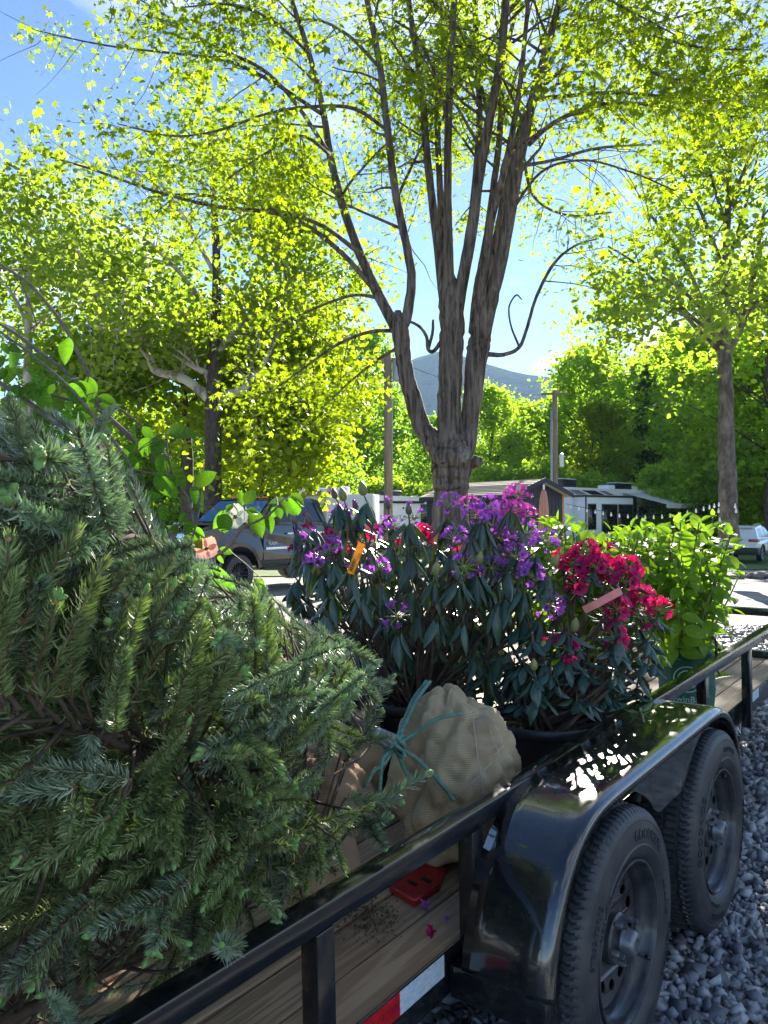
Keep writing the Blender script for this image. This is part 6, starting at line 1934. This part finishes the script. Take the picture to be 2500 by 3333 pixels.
def burlap_ball(t, org, c, R, m, seed, n=(96, 64), gather=None):
    r = rg(seed)
    nu, nv = n
    V = []; UV = []
    c = np.array(c, float); R = np.array(R, float)
    fl = tw(0, -.6, DECK).z + .004
    for i in range(nv + 1):
        th = PI * i / nv
        for j in range(nu):
            ph = 2 * PI * j / nu
            d = np.array([math.sin(th) * math.cos(ph), math.sin(th) * math.sin(ph), math.cos(th)])
            p = d * R
            q = Vector(d * 2.3) + Vector((seed, 0, 0))
            k = 1 + .13 * mnoise.noise(q * .8) + .06 * mnoise.noise(q * 1.9) - .10 * max(0, .25 - abs(mnoise.noise(q * 1.3 + Vector((3, 1, 2))))) / .25 - .028 * max(0, .2 - abs(mnoise.noise(q * 2.9))) / .2
            if gather is not None:
                # cloth pulled together towards the trunk: pleats and a drawn-in neck
                a = max(0, float(d @ gather))
                k *= 1 - .30 * a ** 5 + .05 * a ** 2 * math.sin(ph * 11 + th * 7)
            P = p * k + c
            P[2] = max(P[2], fl)
            V.append(P)
    F = [(i * nu + j, (i + 1) * nu + j, (i + 1) * nu + (j + 1) % nu, i * nu + (j + 1) % nu) for i in range(nv) for j in range(nu)]
    g = G(); g.add((np.array(V) - np.array(org), F))
    me = g.mesh('root_ball', [M[m]], smooth=True)
    uv = me.uv_layers.new(name='weave')
    Rm = float(R.mean())
    co = np.zeros(len(me.loops) * 2, dtype=np.float32)
    li = 0
    for f in F:
        js = [v % nu for v in f]
        wrap = max(js) - min(js) > 1
        for v in f:
            i, j = v // nu, v % nu
            jj = nu if (wrap and j == 0) else j
            co[li * 2] = jj / nu * 2 * PI * Rm * max(.5, math.sin(PI * (i + .5) / nv)); co[li * 2 + 1] = i / nv * PI * Rm; li += 1
    uv.data.foreach_set('uv', co)
    return link(bpy.data.objects.new('root_ball', me), t)


def spruce(label, base, tip, R, nbr, seed, mname, ball=None, heroes=(), near=False, ltip=.24, trunk_r=.020):
    r = rg(seed)
    base = np.array(base); tip = np.array(tip)
    t = empty('blue_spruce' if mname == 'needle_b' else 'spruce', tuple(base)); tag(t, label, 'spruce', 'spruces lying in the trailer')
    A = tip - base; L = np.linalg.norm(A); a = A / L
    g = G(); g.add(tube(smooth_path([base - base, A * .4 + r.normal(0, .02, 3) - np.array([0, 0, .03]), A * .8], 5), np.linspace(trunk_r, .005, 11), 8)); g.obj('trunk', [M['rh_stem']], t, smooth=True)
    items = []; tw_ = G()
    def sprig(p, d, up, length):
        p = np.asarray(p); d = np.asarray(d) / np.linalg.norm(d)
        if not (sprig_ok(p + d * length, r, near) and sprig_ok(p + d * length * .4, r, near)): return False
        k = int(r.integers(0, 8))
        sx = length / SPL[k]; items.append((k, orient(p - base, d, up) @ Matrix.Diagonal((sx, np.clip(sx, .8, 1.15), np.clip(sx, .8, 1.15), 1))))
        return True
    for i in range(nbr):
        tt = .04 + .94 * ((i + r.uniform(0, 1)) / nbr)
        p = base + A * tt
        ra = r.normal(0, 1, 3); ra -= a * (ra @ a); ra /= np.linalg.norm(ra)
        d = ra * .9 + a * .55
        Lb = R * (1 - .68 * tt) * r.uniform(.75, 1.15)
        P = [p]; dd = d / np.linalg.norm(d)
        for s in range(6):
            dd = dd + a * .08 + np.array([0, 0, .03]) + r.normal(0, .07, 3); dd /= np.linalg.norm(dd)
            P.append(P[-1] + dd * Lb / 6)
        P = np.array(P)
        used = 0
        nl = max(5, int(Lb / .040))
        for k in range(nl):
            f = .18 + .8 * k / nl
            j = min(int(f * 6), 5); q = P[j] + (P[j + 1] - P[j]) * (f * 6 - j); bd = P[j + 1] - P[j]; bd /= np.linalg.norm(bd)
            sd = np.cross(bd, ra if abs(bd @ ra) < .95 else a); sd /= np.linalg.norm(sd) + 1e-9
            sd = sd * (1 if k % 2 else -1) + r.normal(0, .25, 3)
            ln = ltip * r.uniform(.6, 1.05) * (1.15 - .45 * f)
            used += sprig(q, bd * .75 + sd * .75, ra + np.array([0, 0, .8]), ln)
        used += sprig(P[-2], P[-1] - P[-2], ra + np.array([0, 0, .8]), ltip * r.uniform(.8, 1.15))
        if used > 1:
            e = 6
            while e > 2 and not sprig_ok(P[e], r, False): e -= 1
            tw_.add(tube(P[:e + 1] - base, np.linspace(.0045, .0018, e + 1), 5))
    tw_.obj('branches', [M['rh_stem']], t, smooth=True)
    hs = []
    for (x0, y0, x1, y1, y, dyy) in heroes:
        p = np.array(at(x0, y0, y)); q = np.array(at(x1, y1, y + dyy))
        ln = np.linalg.norm(q - p); k = int(r.choice([1, 3, 5, 6, 1, 4]))
        hs.append((k, orient(p - base, q - p, (r.normal(0, .3), -.6, .8)) @ Matrix.Diagonal((ln / SPL[k], 1.1, 1.1, 1))))
        # the twig it grows from, back to the stem
        s = np.clip((p - base) @ a, .05 * L, .9 * L); o_ = base + a * s
        g = G(); g.add(tube(smooth_path([o_ - base, (o_ + p) / 2 - base + np.array([0, 0, -.03]), p - base + (q - p) * .02], 4), np.linspace(.0042, .0026, 9), 5)); g.obj('twig', [M['rh_stem']], t, smooth=True)
    for k, mx in hs:
        o = bpy.data.objects.new('sprig', SPM[mname][k]); o.parent = t; o.matrix_basis = mx; COL.objects.link(o)
    # nearest sprigs as parts, the rest of the foliage as one mass
    near_y = lambda it: (it[1].translation + Vector(base)).y
    items.sort(key=near_y)
    nk = 300 - len(hs)
    if mname == 'needle_b':      # the outermost shoots are the strongest
        items[:70] = [(k, mx @ Matrix.Scale(1.22, 4)) for k, mx in items[:70]]
    for k, mx in items[:nk]:
        o = bpy.data.objects.new('sprig', SPM[mname][k]); o.parent = t; o.matrix_basis = mx; COL.objects.link(o)
    if len(items) > nk:
        tag(link(bpy.data.objects.new('foliage', bake([it for q, it in enumerate(items[nk:]) if q % 3], mname)), t), kind='stuff')
    print('spruce', label[:30], len(items))
    return t, base


# big balled spruce
cA = np.array(at(1475, 2500, 2.38)); cA[2] = .655; RA = np.array([.212, .23, .262])
tA, oA = spruce('blue spruce with big roped burlap root ball, leaning up towards the left', at(1285, 2425, 2.22), at(30, 1420, 1.25), .62, 84, 501, 'needle_b', heroes=[
    (330, 1640, 70, 1370, 1.25, -.05), (360, 1670, 245, 1440, 1.3, .02), (300, 1560, 265, 1330, 1.38, .0), (350, 1800, 160, 1690, 1.2, -.02), (120, 1800, 60, 1620, 1.1, 0), (120, 1560, 20, 1330, 1.15, 0), (160, 2000, 70, 1900, 1.1, -.03), (640, 2020, 540, 1960, 1.5, -.1), (90, 2180, 100, 1990, 1.1, 0), (330, 1960, 380, 1820, 1.35, 0)], ltip=.25, near=True)
ballA = burlap_ball(tA, oA, cA, RA, 'burlap', 11, gather=np.array([-.83, -.50, .25]))
kn = np.array(at(1283, 2425, 2.19))
def onA(*pts, out=.006): return [ray_ball(px, py, cA, RA * 1.03, out) for px, py in pts]
R_ = [[kn, *onA((1320, 2350), (1350, 2280), (1392, 2222))], [kn + (.006, -.008, 0), *onA((1328, 2352), (1360, 2285), (1402, 2224))],
      [kn, *onA((1345, 2395), (1420, 2345), (1500, 2325))], [kn, *onA((1360, 2470), (1430, 2540), (1478, 2602))], [kn, *onA((1320, 2500), (1350, 2550))],
      [kn + (0, 0, -.01), np.array(at(1245, 2470, 2.14)), np.array(at(1238, 2540, 2.13)), np.array(at(1234, 2600, 2.13))], [kn, np.array(at(1255, 2480, 2.15)), np.array(at(1215, 2510, 2.12)), np.array(at(1190, 2560, 2.12))]]
for P in R_:
    g = G(); g.add(rope_geo(np.array(P) - oA, .0062)); g.obj('rope', [M['rope']], tA, smooth=True)
g = G()
for k in range(6):
    a0 = k * 1.05
    P = [kn - oA + np.array([.028 * math.cos(t + a0), .018 * math.sin(2 * t) - .012, .026 * math.sin(t + a0 * 2)]) for t in np.linspace(0, 4.2, 12)]
    g.add(rope_geo(P, .0060))
g.obj('rope_knot', [M['rope']], tA, smooth=True)
g = G(); 
for P in ([(1538, 2330), (1550, 2440), (1562, 2520), (1572, 2600)], [(1480, 2600), (1530, 2550), (1600, 2480)], [(1590, 2370), (1620, 2450), (1640, 2500)], [(1610, 2455), (1640, 2420)], [(1480, 2600), (1470, 2640), (1462, 2700)]):
    g.add(tube(smooth_path(np.array(onA(*P, out=.003)) - oA, 5), .0018, 4))
g.obj('twine', [M['twine']], tA, smooth=True)
g = G(); P = np.array([at(1290, 2420, 2.2), at(1250, 2402, 2.16), at(1205, 2383, 2.11)]) - oA
g.add(tube(smooth_path(P, 5), [.023, .0235, .023, .024, .023, .0225, .023, .022, .023, .022, .021], 14)); g.obj('trunk_wrap', [M['wrap']], tA, smooth=True)

cB = np.array(at(1045, 2605, 2.15)); RB = np.array([.14, .15, .15])
tB, oB = spruce('spruce with small reddish burlap root ball, in the middle of the pile', at(1010, 2580, 2.05), at(-150, 2250, 1.0), .55, 84, 502, 'needle_g', near=True, ltip=.22, heroes=[(1010, 2170, 985, 2050, 2.2, 0), (900, 2300, 880, 2150, 2.0, 0), (780, 2420, 830, 2330, 1.8, 0)])
burlap_ball(tB, oB, cB, RB, 'burlap_red', 12, (48, 30))
tC, oC = spruce('spruce at the back of the pile along the far side of the trailer', tw(-.1, -1.45, .38), tw(-2.2, -1.25, .72), .66, 90, 503, 'needle_g', ltip=.24)
burlap_ball(tC, oC, np.array(tw(.08, -1.45, .30)), np.array([.24, .24, .24]), 'burlap', 13, (40, 26))
tD, oD = spruce('blue spruce lying low along the near rail, tips hanging over the rail', tw(-.52, -.60, .26), tw(-2.35, -.52, .36), .50, 100, 504, 'needle_b', near=True, ltip=.23, heroes=[
    (430, 2540, 30, 2440, 1.15, -.05), (250, 2560, 0, 2625, 1.12, 0), (600, 2560, 490, 2690, 1.3, -.05), (620, 2860, 310, 3080, 1.2, -.1), (560, 2860, 500, 3090, 1.22, -.08), (300, 2930, 0, 3150, 1.1, -.1), (770, 3060, 695, 3150, 1.28, -.1), (650, 2580, 560, 2760, 1.35, -.05), (820, 2470, 880, 2590, 1.6, -.05), (300, 2380, 280, 2560, 1.2, 0),
    (1180, 2640, 1390, 2520, 1.80, .1), (1120, 2600, 1300, 2610, 1.75, .05), (1100, 2700, 1270, 2690, 1.7, .0), (1150, 2420, 1255, 2190, 2.1, .05), (1080, 2350, 1190, 2130, 2.1, .05), (1000, 2300, 1110, 2090, 2.1, .05), (1120, 2480, 1240, 2320, 2.0, 0), (1110, 2440, 1265, 2370, 1.98, .02), (1060, 2280, 1230, 2180, 2.05, .02), (1020, 2790, 1130, 2640, 1.6, .05), (980, 2830, 1080, 2760, 1.55, 0), (1180, 2650, 1240, 2780, 1.7, -.05), (940, 2820, 900, 2990, 1.45, -.05), (800, 2650, 820, 2860, 1.45, -.03), (640, 2950, 610, 3120, 1.3, -.05), (700, 2600, 820, 2700, 1.45, 0)])
burlap_ball(tD, oD, np.array([*at(1030, 2800, 1.98).xy, .55]), np.array([.115, .125, .125]), 'burlap_red', 14, (40, 26))


# ---------------------------------------------------------------- dogwood branches over the spruces
def dogwood():
    r = rg(81)
    base = np.array(tw(-.05, -1.05, .20))
    t = empty('dogwood_tree', tuple(base)); tag(t, 'young dogwood with arching bare twigs, hanging leaves and pink bracts, above the spruces', 'dogwood')
    z1 = lambda x, y: (x * .422, 1150 + y * .422)
    z2 = lambda x, y: (550 + x * .2712, 1550 + y * .2712)
    BR = [
        ([(700, 2060, 14), (640, 1920, 14), (608, 1829, 13), (586, 1783, 12), (519, 1703, 12), (435, 1618, 11), (380, 1551, 9), (300, 1470, 8), (228, 1403, 8), (177, 1374, 8), (105, 1319, 8), (0, 1247, 8), (-100, 1180, 6)], 1.95),
        ([(650, 1880, 10), (628, 1760, 9), (625, 1711, 9), (613, 1640, 9), (591, 1600, 9), (510, 1500, 10), (422, 1420, 9), (333, 1340, 9), (318, 1310, 7), (290, 1220, 7), (253, 1150, 6), (200, 1050, 6), (100, 930, 5), (0, 860, 4)], 2.1),
        ([(443, 1606, 6), (435, 1570, 6), (418, 1509, 6), (371, 1437, 6), (295, 1340, 5), (211, 1247, 5), (97, 1150, 4), (0, 1080, 4)], 1.9),
        ([(200, 1700, 9), (135, 1631, 9), (110, 1590, 9), (80, 1538, 9), (40, 1480, 8), (0, 1424, 8), (-60, 1340, 7)], 1.55),
        ([(333, 1340, 6), (236, 1230, 6), (135, 1150, 6), (40, 1080, 5), (-40, 1030, 4)], 2.1),
        ([(295, 1293, 4), (388, 1331, 4), (477, 1403, 4), (544, 1488, 4), (560, 1530, 3)], 2.1),
        ([(330, 1340, 5), (250, 1310, 5), (140, 1277, 4), (60, 1250, 3)], 2.0),
        ([(435, 1618, 4), (410, 1560, 4), (380, 1465, 4)], 1.95), ([(400, 1520, 3), (500, 1543, 3), (560, 1550, 2.5)], 2.0),
        ([(606, 1818, 4), (640, 1700, 3.5), (650, 1640, 3), (655, 1600, 2.5)], 1.9),
        ([(610, 1830, 5), (720, 1800, 5), (794, 1715, 4.5), (830, 1700, 4), (875, 1675, 4), (905, 1648, 3)], 1.95),
        ([(560, 1540, 3), (545, 1470, 3), (540, 1420, 3)], 2.05), ([(620, 1690, 3), (640, 1600, 3), (630, 1580, 2)], 2.0),
        ([(60, 900, 3), (100, 1000, 3), (120, 1060, 2.5)], 2.1),
    ]
    g0 = G(); pts = []
    for k, (br, y) in enumerate(BR):
        P = [np.array(at(a, b, y)) for a, b, c in br]
        if k == 0: P = [base] + P[1:]
        R = [c / 2500 * y for a, b, c in br]
        Q = smooth_path(np.column_stack([P, R]), 5); pts.append(Q[:, :3])
        g = G(); g.add(tube(Q[:, :3] - base, np.maximum(Q[:, 3], .0016), 8)); g.obj('trunk' if k == 0 else 'branch', [M['dw_bark']], t, smooth=True)
    allp = np.vstack(pts)
    L1 = [(150, 100, 20, 230), (180, 110, 370, 280), (330, 120, 390, 270), (190, 220, 340, 380), (270, 260, 380, 410), (420, 230, 380, 310), (430, 200, 560, 190), (600, 190, 700, 430), (520, 230, 650, 380), (740, 330, 900, 390), (760, 390, 890, 450), (460, 430, 560, 600), (690, 640, 820, 590), (820, 660, 690, 720), (880, 780, 945, 960), (830, 750, 870, 830),
          (1260, 625, 1515, 590), (1260, 615, 1185, 690), (1250, 650, 1190, 790), (1220, 830, 1450, 1010), (1220, 870, 1350, 1110), (1205, 920, 1250, 1070), (1490, 1030, 1659, 920), (1460, 1030, 1530, 1160), (1500, 1050, 1565, 1165), (1060, 1120, 1240, 1100), (1090, 1120, 1180, 1240), (1250, 1150, 1265, 1300), (1050, 1230, 1110, 1440), (1050, 1465, 1265, 1490), (1180, 1490, 1270, 1650), (1140, 1480, 1200, 1680), (1310, 1390, 1220, 1330), (1420, 1400, 1545, 1480), (1390, 1430, 1500, 1530), (1480, 1350, 1570, 1400), (1460, 1610, 1500, 1700), (60, 110, -30, 200), (30, 330, 90, 420), (110, 730, 180, 850), (300, 1000, 330, 1060), (40, 20, -20, 110), (620, 420, 700, 520), (560, 360, 520, 480), (1100, 1180, 1150, 1330), (1360, 1310, 1330, 1430), (380, 180, 330, 60), (60, -60, 130, -30), (10, -90, 60, 0)]
    L2 = [(880, 370, 850, 180), (900, 350, 1030, 170), (920, 370, 1130, 700), (930, 400, 1090, 430), (690, 390, 560, 620), (650, 400, 610, 650), (660, 410, 680, 690), (1300, 360, 1190, 300), (1310, 370, 1230, 490), (1290, 240, 1450, 450), (1430, 240, 1560, 490), (1440, 220, 1660, 330), (1300, 370, 1340, 500), (590, 870, 765, 920), (600, 930, 640, 1050), (440, 1060, 740, 1360), (210, 440, 130, 570), (180, 540, 330, 710), (320, 620, 410, 750), (1130, 1250, 1070, 1390), (1000, 1270, 1140, 1270), (290, 230, 400, 430), (540, 1060, 330, 1090), (300, 1000, 310, 1140), (760, 330, 700, 420)]
    lv = [(*z1(a, b), *z1(c, d)) for a, b, c, d in L1] + [(*z2(a, b), *z2(c, d)) for a, b, c, d in L2]
    for k in range(34):                       # more leaves hanging from the twigs
        bp = pts[int(r.choice([0, 1, 1, 2, 2, 4, 5, 6, 10]))]; q = bp[int(r.integers(len(bp) // 3, len(bp)))]
        x, y_ = pix(q)
        if x < -20 or y_ > 1700: continue
        a = r.normal(PI / 2, .7); ln = r.uniform(45, 85)
        lv.append((x, y_, x + ln * math.cos(a), y_ + ln * math.sin(a)))
    pg = G()
    for x0, y0, x1, y1 in lv:
        y = 1.95 + r.uniform(-.08, .12)
        p = np.array(at(x0, y0, y)); q = np.array(at(x1, y1, y + r.normal(0, .02)))
        ln = np.linalg.norm(q - p)
        up = Vector((r.normal(0, .4), -1.0 + r.normal(0, .35), .55 + r.normal(0, .3)))
        place('leaf', DW[int(r.integers(0, 4))], t, orient(p, q - p, up, ln * 1.05), base)
        n = allp[np.argmin(((allp - p) ** 2).sum(1))]
        pg.add(tube(np.array([n, (n + p) / 2 + np.array([0, 0, .004]), p]) - base, .0013, 4))
    tag(pg.obj('leaf_stalks', [M['hy_stem']], t), kind='stuff')
    # four-bract flowers
    def bloom(px, py, y, rad, m, n):
        c = np.array(at(px, py, y)); n = Vector(n).normalized()
        e1 = n.orthogonal().normalized(); e2 = n.cross(e1)
        f = empty('tmp'); bpy.data.objects.remove(f)
        g = G(); g.add((ico()[0] * rad * .16, ico()[1])); V0, F0 = ico()
        for k in range(14): g.add((V0 * rad * .05 + r.normal(0, rad * .09, 3), F0))
        eye = g.mesh('flower', [M['dw_eye']], smooth=True)
        fo = place('flower', eye, t, orient(c, n), base)
        a0 = r.uniform(0, 1.5)
        nst = allp[np.argmin(((allp - c) ** 2).sum(1))]
        for k in range(4):
            g = G(); V = []; nn = 8
            for i in range(7):
                s = i / 6
                w = rad * .56 * math.sin(PI * min(.97, .12 + .80 * s)) ** .7
                for j in range(-4, 5):
                    notch = .10 * rad * math.exp(-(j / 1.2) ** 2) if i == 6 else 0
                    V.append((.12 * rad * (s ** 2) * 2 - .05 * rad + .03 * rad * math.sin(j + i), w * j / 4, rad * (.08 + .95 * s) - notch - .02 * rad * j * j / 4 * s))
            F = [(i * 9 + j, i * 9 + j + 1, (i + 1) * 9 + j + 1, (i + 1) * 9 + j) for i in range(6) for j in range(8)]
            g.add((V, F)); b = g.obj('bract', [M[m]], fo, smooth=True)
            b.rotation_euler = (a0 + k * PI / 2 + r.normal(0, .1), 0, 0)
    bloom(672, 1786, 1.9, .034, 'dw_pink', (-.15, -1, .25)); bloom(766, 1682, 1.93, .034, 'dw_white', (.0, -1, .35))
    bloom(178, 1612, 1.62, .030, 'dw_pink', (.2, -.9, .5)); bloom(90, 1622, 1.66, .024, 'dw_pink', (-.4, -.8, .5)); bloom(312, 1372, 2.05, .022, 'dw_pink', (.3, -.7, -.3)); bloom(325, 1456, 2.0, .022, 'dw_pink', (.2, -.9, .2)); bloom(-5, 1480, 1.7, .026, 'dw_pink', (.2, -.9, .2))
    burlap_ball(t, base, np.array(tw(.10, -1.10, .26)), np.array([.17, .17, .17]), 'burlap', 15, (32, 20))


dogwood()

# ---------------------------------------------------------------- small things on the load, deck and fender
def strip(name, label, cat, P, wd, m, nrm=(0, -1, .1), mats=None, curl=.0, notch=False):
    P = [Vector(p) for p in P]; o0 = P[0]
    Q = smooth_path(np.array([p - o0 for p in P]), 5)
    g = G(); V = []; n = Vector(nrm).normalized()
    T_ = np.gradient(Q, axis=0)
    for q, tt in zip(Q, T_):
        s = n.cross(Vector(tt)).normalized()
        for off, th in ((-.5, 0), (.5, 0), (.5, .0008), (-.5, .0008)): V.append(Vector(q) + s * wd * off + n * th)
    k = len(Q)
    F = [(i * 4 + a, i * 4 + (a + 1) % 4, (i + 1) * 4 + (a + 1) % 4, (i + 1) * 4 + a) for i in range(k - 1) for a in range(4)] + [(3, 2, 1, 0), tuple((k - 1) * 4 + a for a in range(4))]
    g.add(([tuple(v) for v in V], F)); o = g.obj(name, [M[m]]); o.location = o0
    tag(o, label, cat)
    return o


yt = strip('plant_tag', 'yellow plastic plant tag with a barcode hanging in the purple rhododendron', 'plant tag', [at(1178, 1768, 2.76), at(1166, 1800, 2.75), at(1152, 1835, 2.745), at(1140, 1868, 2.75)], .027, 'tag_yellow')
g = G(); r = rg(90)
a_, b_ = at(1159, 1822, 2.742) - yt.location, at(1144, 1862, 2.742) - yt.location
dv = (b_ - a_).normalized(); sv_ = Vector((dv.z, 0, -dv.x))
for k in range(9):
    c = a_.lerp(b_, k / 9) + sv_ * .003
    h = (b_ - a_).length / 9 * r.uniform(.3, .7)
    g.add(([tuple(c - sv_ * .004), tuple(c + sv_ * .006), tuple(c + sv_ * .006 + dv * h), tuple(c - sv_ * .004 + dv * h)], [(0, 1, 2, 3)]))
g.obj('barcode', [M['ink']], yt)
strip('plant_tag', 'small orange plant tag deep in the purple rhododendron, below the maple trunk', 'plant tag', [at(1421, 1738, 2.9), at(1418, 1750, 2.9), at(1416, 1762, 2.9)], .014, 'tag_orange')
strip('flagging_ribbon', 'pink flagging ribbon on the crimson rhododendron', 'ribbon', [at(1900, 1986, 2.60), at(1940, 1966, 2.585), at(1985, 1942, 2.60), at(2022, 1922, 2.63)], .026, 'ribbon')

# faded pale blossom head at the edge of the spruces
M['fl_pale'] = mat('faded_petal', (0.42, 0.33, 0.33), (0.62, 0.56, 0.54), rough=.7, scale=30, objrand=.2)
PALE = [floret_mesh('fl_pale', .02, .020), floret_mesh('fl_pale', .018, .016), floret_mesh('fl_pale', .02, .014)]
pb = empty('blossom_head', at(975, 2068, 2.35)); tag(pb, 'faded pale pink blossom head tucked beside the spruce tips', 'flower')
for k, (px, py) in enumerate(((965, 2065), (990, 2050), (975, 2090), (950, 2085), (1000, 2075))): truss(pb, pb.location, at(px, py, 2.33), (0, -1, .4), 'red', rg(91 + k), 7, .03, PALE)
g = G(); g.add(tube(np.array([(0, .02, -.02), (.01, .03, -.12), (.03, .03, -.28)]), .004, 5)); g.obj('stem', [M['hy_stem']], pb)

# red plastic tray on the deck
pl = [ray_plane(px, py, DECK + .012) for px, py in ((1268, 2888), (1350, 2934), (1430, 2884), (1462, 2800), (1380, 2778))]
rt = empty('red_tray', pl[0]); tag(rt, 'red plastic plate with two slots lying on the deck behind the post', 'tray')
g = G(); panel(g, [tuple(p - pl[0]) for p in pl], -.012); g.obj('plate', [M['red_plastic']], rt)
c = sum(pl, Vector()) / 5
for q in ((1325, 2868), (1370, 2858)):
    p = ray_plane(*q, DECK + .0135); g = G()
    e1 = (ray_plane(q[0] + 26, q[1] + 14, DECK + .0135) - p); e2 = (ray_plane(q[0] + 9, q[1] - 6, DECK + .0135) - p)
    panel(g, [tuple(p - pl[0]), tuple(p + e1 - pl[0]), tuple(p + e1 + e2 - pl[0]), tuple(p + e2 - pl[0])], .002); g.obj('slot', [M['rv_dark']], rt)
for q in ((1370, 2914), (1405, 2893)):
    p = ray_plane(*q, DECK + .014) - pl[0]; g = G(); g.add((ico()[0] * .005 + np.array(p), ico()[1])); g.obj('rivet', [M['chrome']], rt, smooth=True)
e = [(pl[0] - pl[0]), (pl[1] - pl[0]), (pl[2] - pl[0])]
g = G(); g.add(tube(np.array([e[0] + Vector((0, 0, .004)), e[1] + Vector((0, 0, .004)), e[2] + Vector((0, 0, .004))]), .006, 6)); g.obj('raised_edge', [M['red_plastic']], rt, smooth=True)

# fallen petals and leaf on the deck
def petal(px, py, me, label, s=1.0, tilt=.35, cat='petal', name='fallen_petal', w=DECK + .012):
    p = ray_plane(px, py, w)
    o = link(bpy.data.objects.new(name, me)); o.matrix_world = orient(p, (-.6, -.3, tilt), s=s)
    return tag(o, label, cat)


petal(1400, 2935, FL['purple'][0], 'fallen purple blossom on the deck below the red plate', .75, -.2)
petal(1468, 2985, FL['purple'][2], 'fallen purple petal on the deck near the inner post', .6, .1)
petal(1420, 3028, FLR[2], 'fallen crimson petal on the deck beside the frame', .7, .1)
g = G(); g.add(leaf_geo(.04, .008, .1, .3)); petal(1275, 2948, g.mesh('fallen_leaf', [M['fl_bud']], smooth=True), 'small greenish bud scale lying on the dark deck plank', .7, 0, 'leaf', 'fallen_leaf', DECK + .006)
r = rg(95)
g = G(); V0, F0 = ico(); o0 = ray_plane(1200, 2990, DECK)
for k in range(260):
    p = ray_plane(r.normal(1205, 45), r.normal(2985, 35), DECK + .002)
    g.add((V0 * r.uniform(.0012, .004) + np.array(p - o0), F0))
o = g.obj('soil_crumbs', [M['soil']]); o.location = o0; tag(o, 'crumbs of soil spilled on the deck planks', 'soil', kind='stuff')

# leafy cutting lying on the fender
p = ray_plane(2085, 2330, .394)
ct = empty('leaf_cutting', p); tag(ct, 'broken rhododendron cutting with four leaves lying on the fender', 'cutting')
M['cut_leaf'] = mat('cutting_leaf', (0.13, 0.19, 0.05), (0.20, 0.26, 0.08), rough=.4, scale=30, back=(.2, .25, .12))
g = G(); g.add(leaf_geo(.10, .0155, .12, -.4)); clm = g.mesh('leaf', [M['cut_leaf']], smooth=True)
c0 = p + Vector((0, 0, .012))
g = G(); e_ = ray_plane(2100, 2372, .396) - p
g.add(tube(smooth_path([np.array(e_), np.array(e_ * .4 + Vector((0, 0, .012))), np.array((0, 0, .014))], 4), [.0045] * 8 + [.004], 6)); g.obj('stem', [M['rh_green']], ct, smooth=True)
for (px, py), zz, s in (((2125, 2278), -.01, .8), ((2195, 2335), .03, 1.0), ((2170, 2352), .07, .95), ((2035, 2305), -.02, .7), ((2060, 2345), .05, .5)):
    q = at(px, py, p.y - zz); q.z = max(q.z, c0.z - .004); place('leaf', clm, ct, orient(c0, q - c0, (0, -.5, 1), (q - c0).length / .095), p)
place('flower_bud', BUD, ct, orient(c0, (-.2, -.3, .8), s=.5), p)

# green cord tied to the front of the trailer
P = [tw(3.70, -.92, .20), tw(3.72, -.6, .215), tw(3.74, -.2, .235), tw(3.76, .2, .24)]
g = G(); g.add(tube(smooth_path(np.array([q - P[0] for q in P]), 6), .004, 6)); o = g.obj('green_cord', [M['rope']], smooth=True); o.location = P[0]; tag(o, 'thin green cord stretched across the front rail opening', 'cord')

# ---------------------------------------------------------------- the air between here and the hills
g = G(); g.add(box(-3700, 3700, -80, 2950, -16, 460))
hz = g.obj('haze', [])
hm_ = bpy.data.materials.new('haze_air'); hm_.use_nodes = True
hn = hm_.node_tree.nodes; hl = hm_.node_tree.links
hn.remove(hn['Principled BSDF'])
pv = hn.new('ShaderNodeVolumePrincipled')
pv.inputs['Color'].default_value = (0.42, 0.64, 1.0, 1)
pv.inputs['Density'].default_value = 0.00009
pv.inputs['Anisotropy'].default_value = 0.2
hl.new(pv.outputs[0], hn['Material Output'].inputs['Volume'])
hz.data.materials.append(hm_)
tag(hz, 'pale blue summer haze over the far hills', 'haze', kind='stuff')
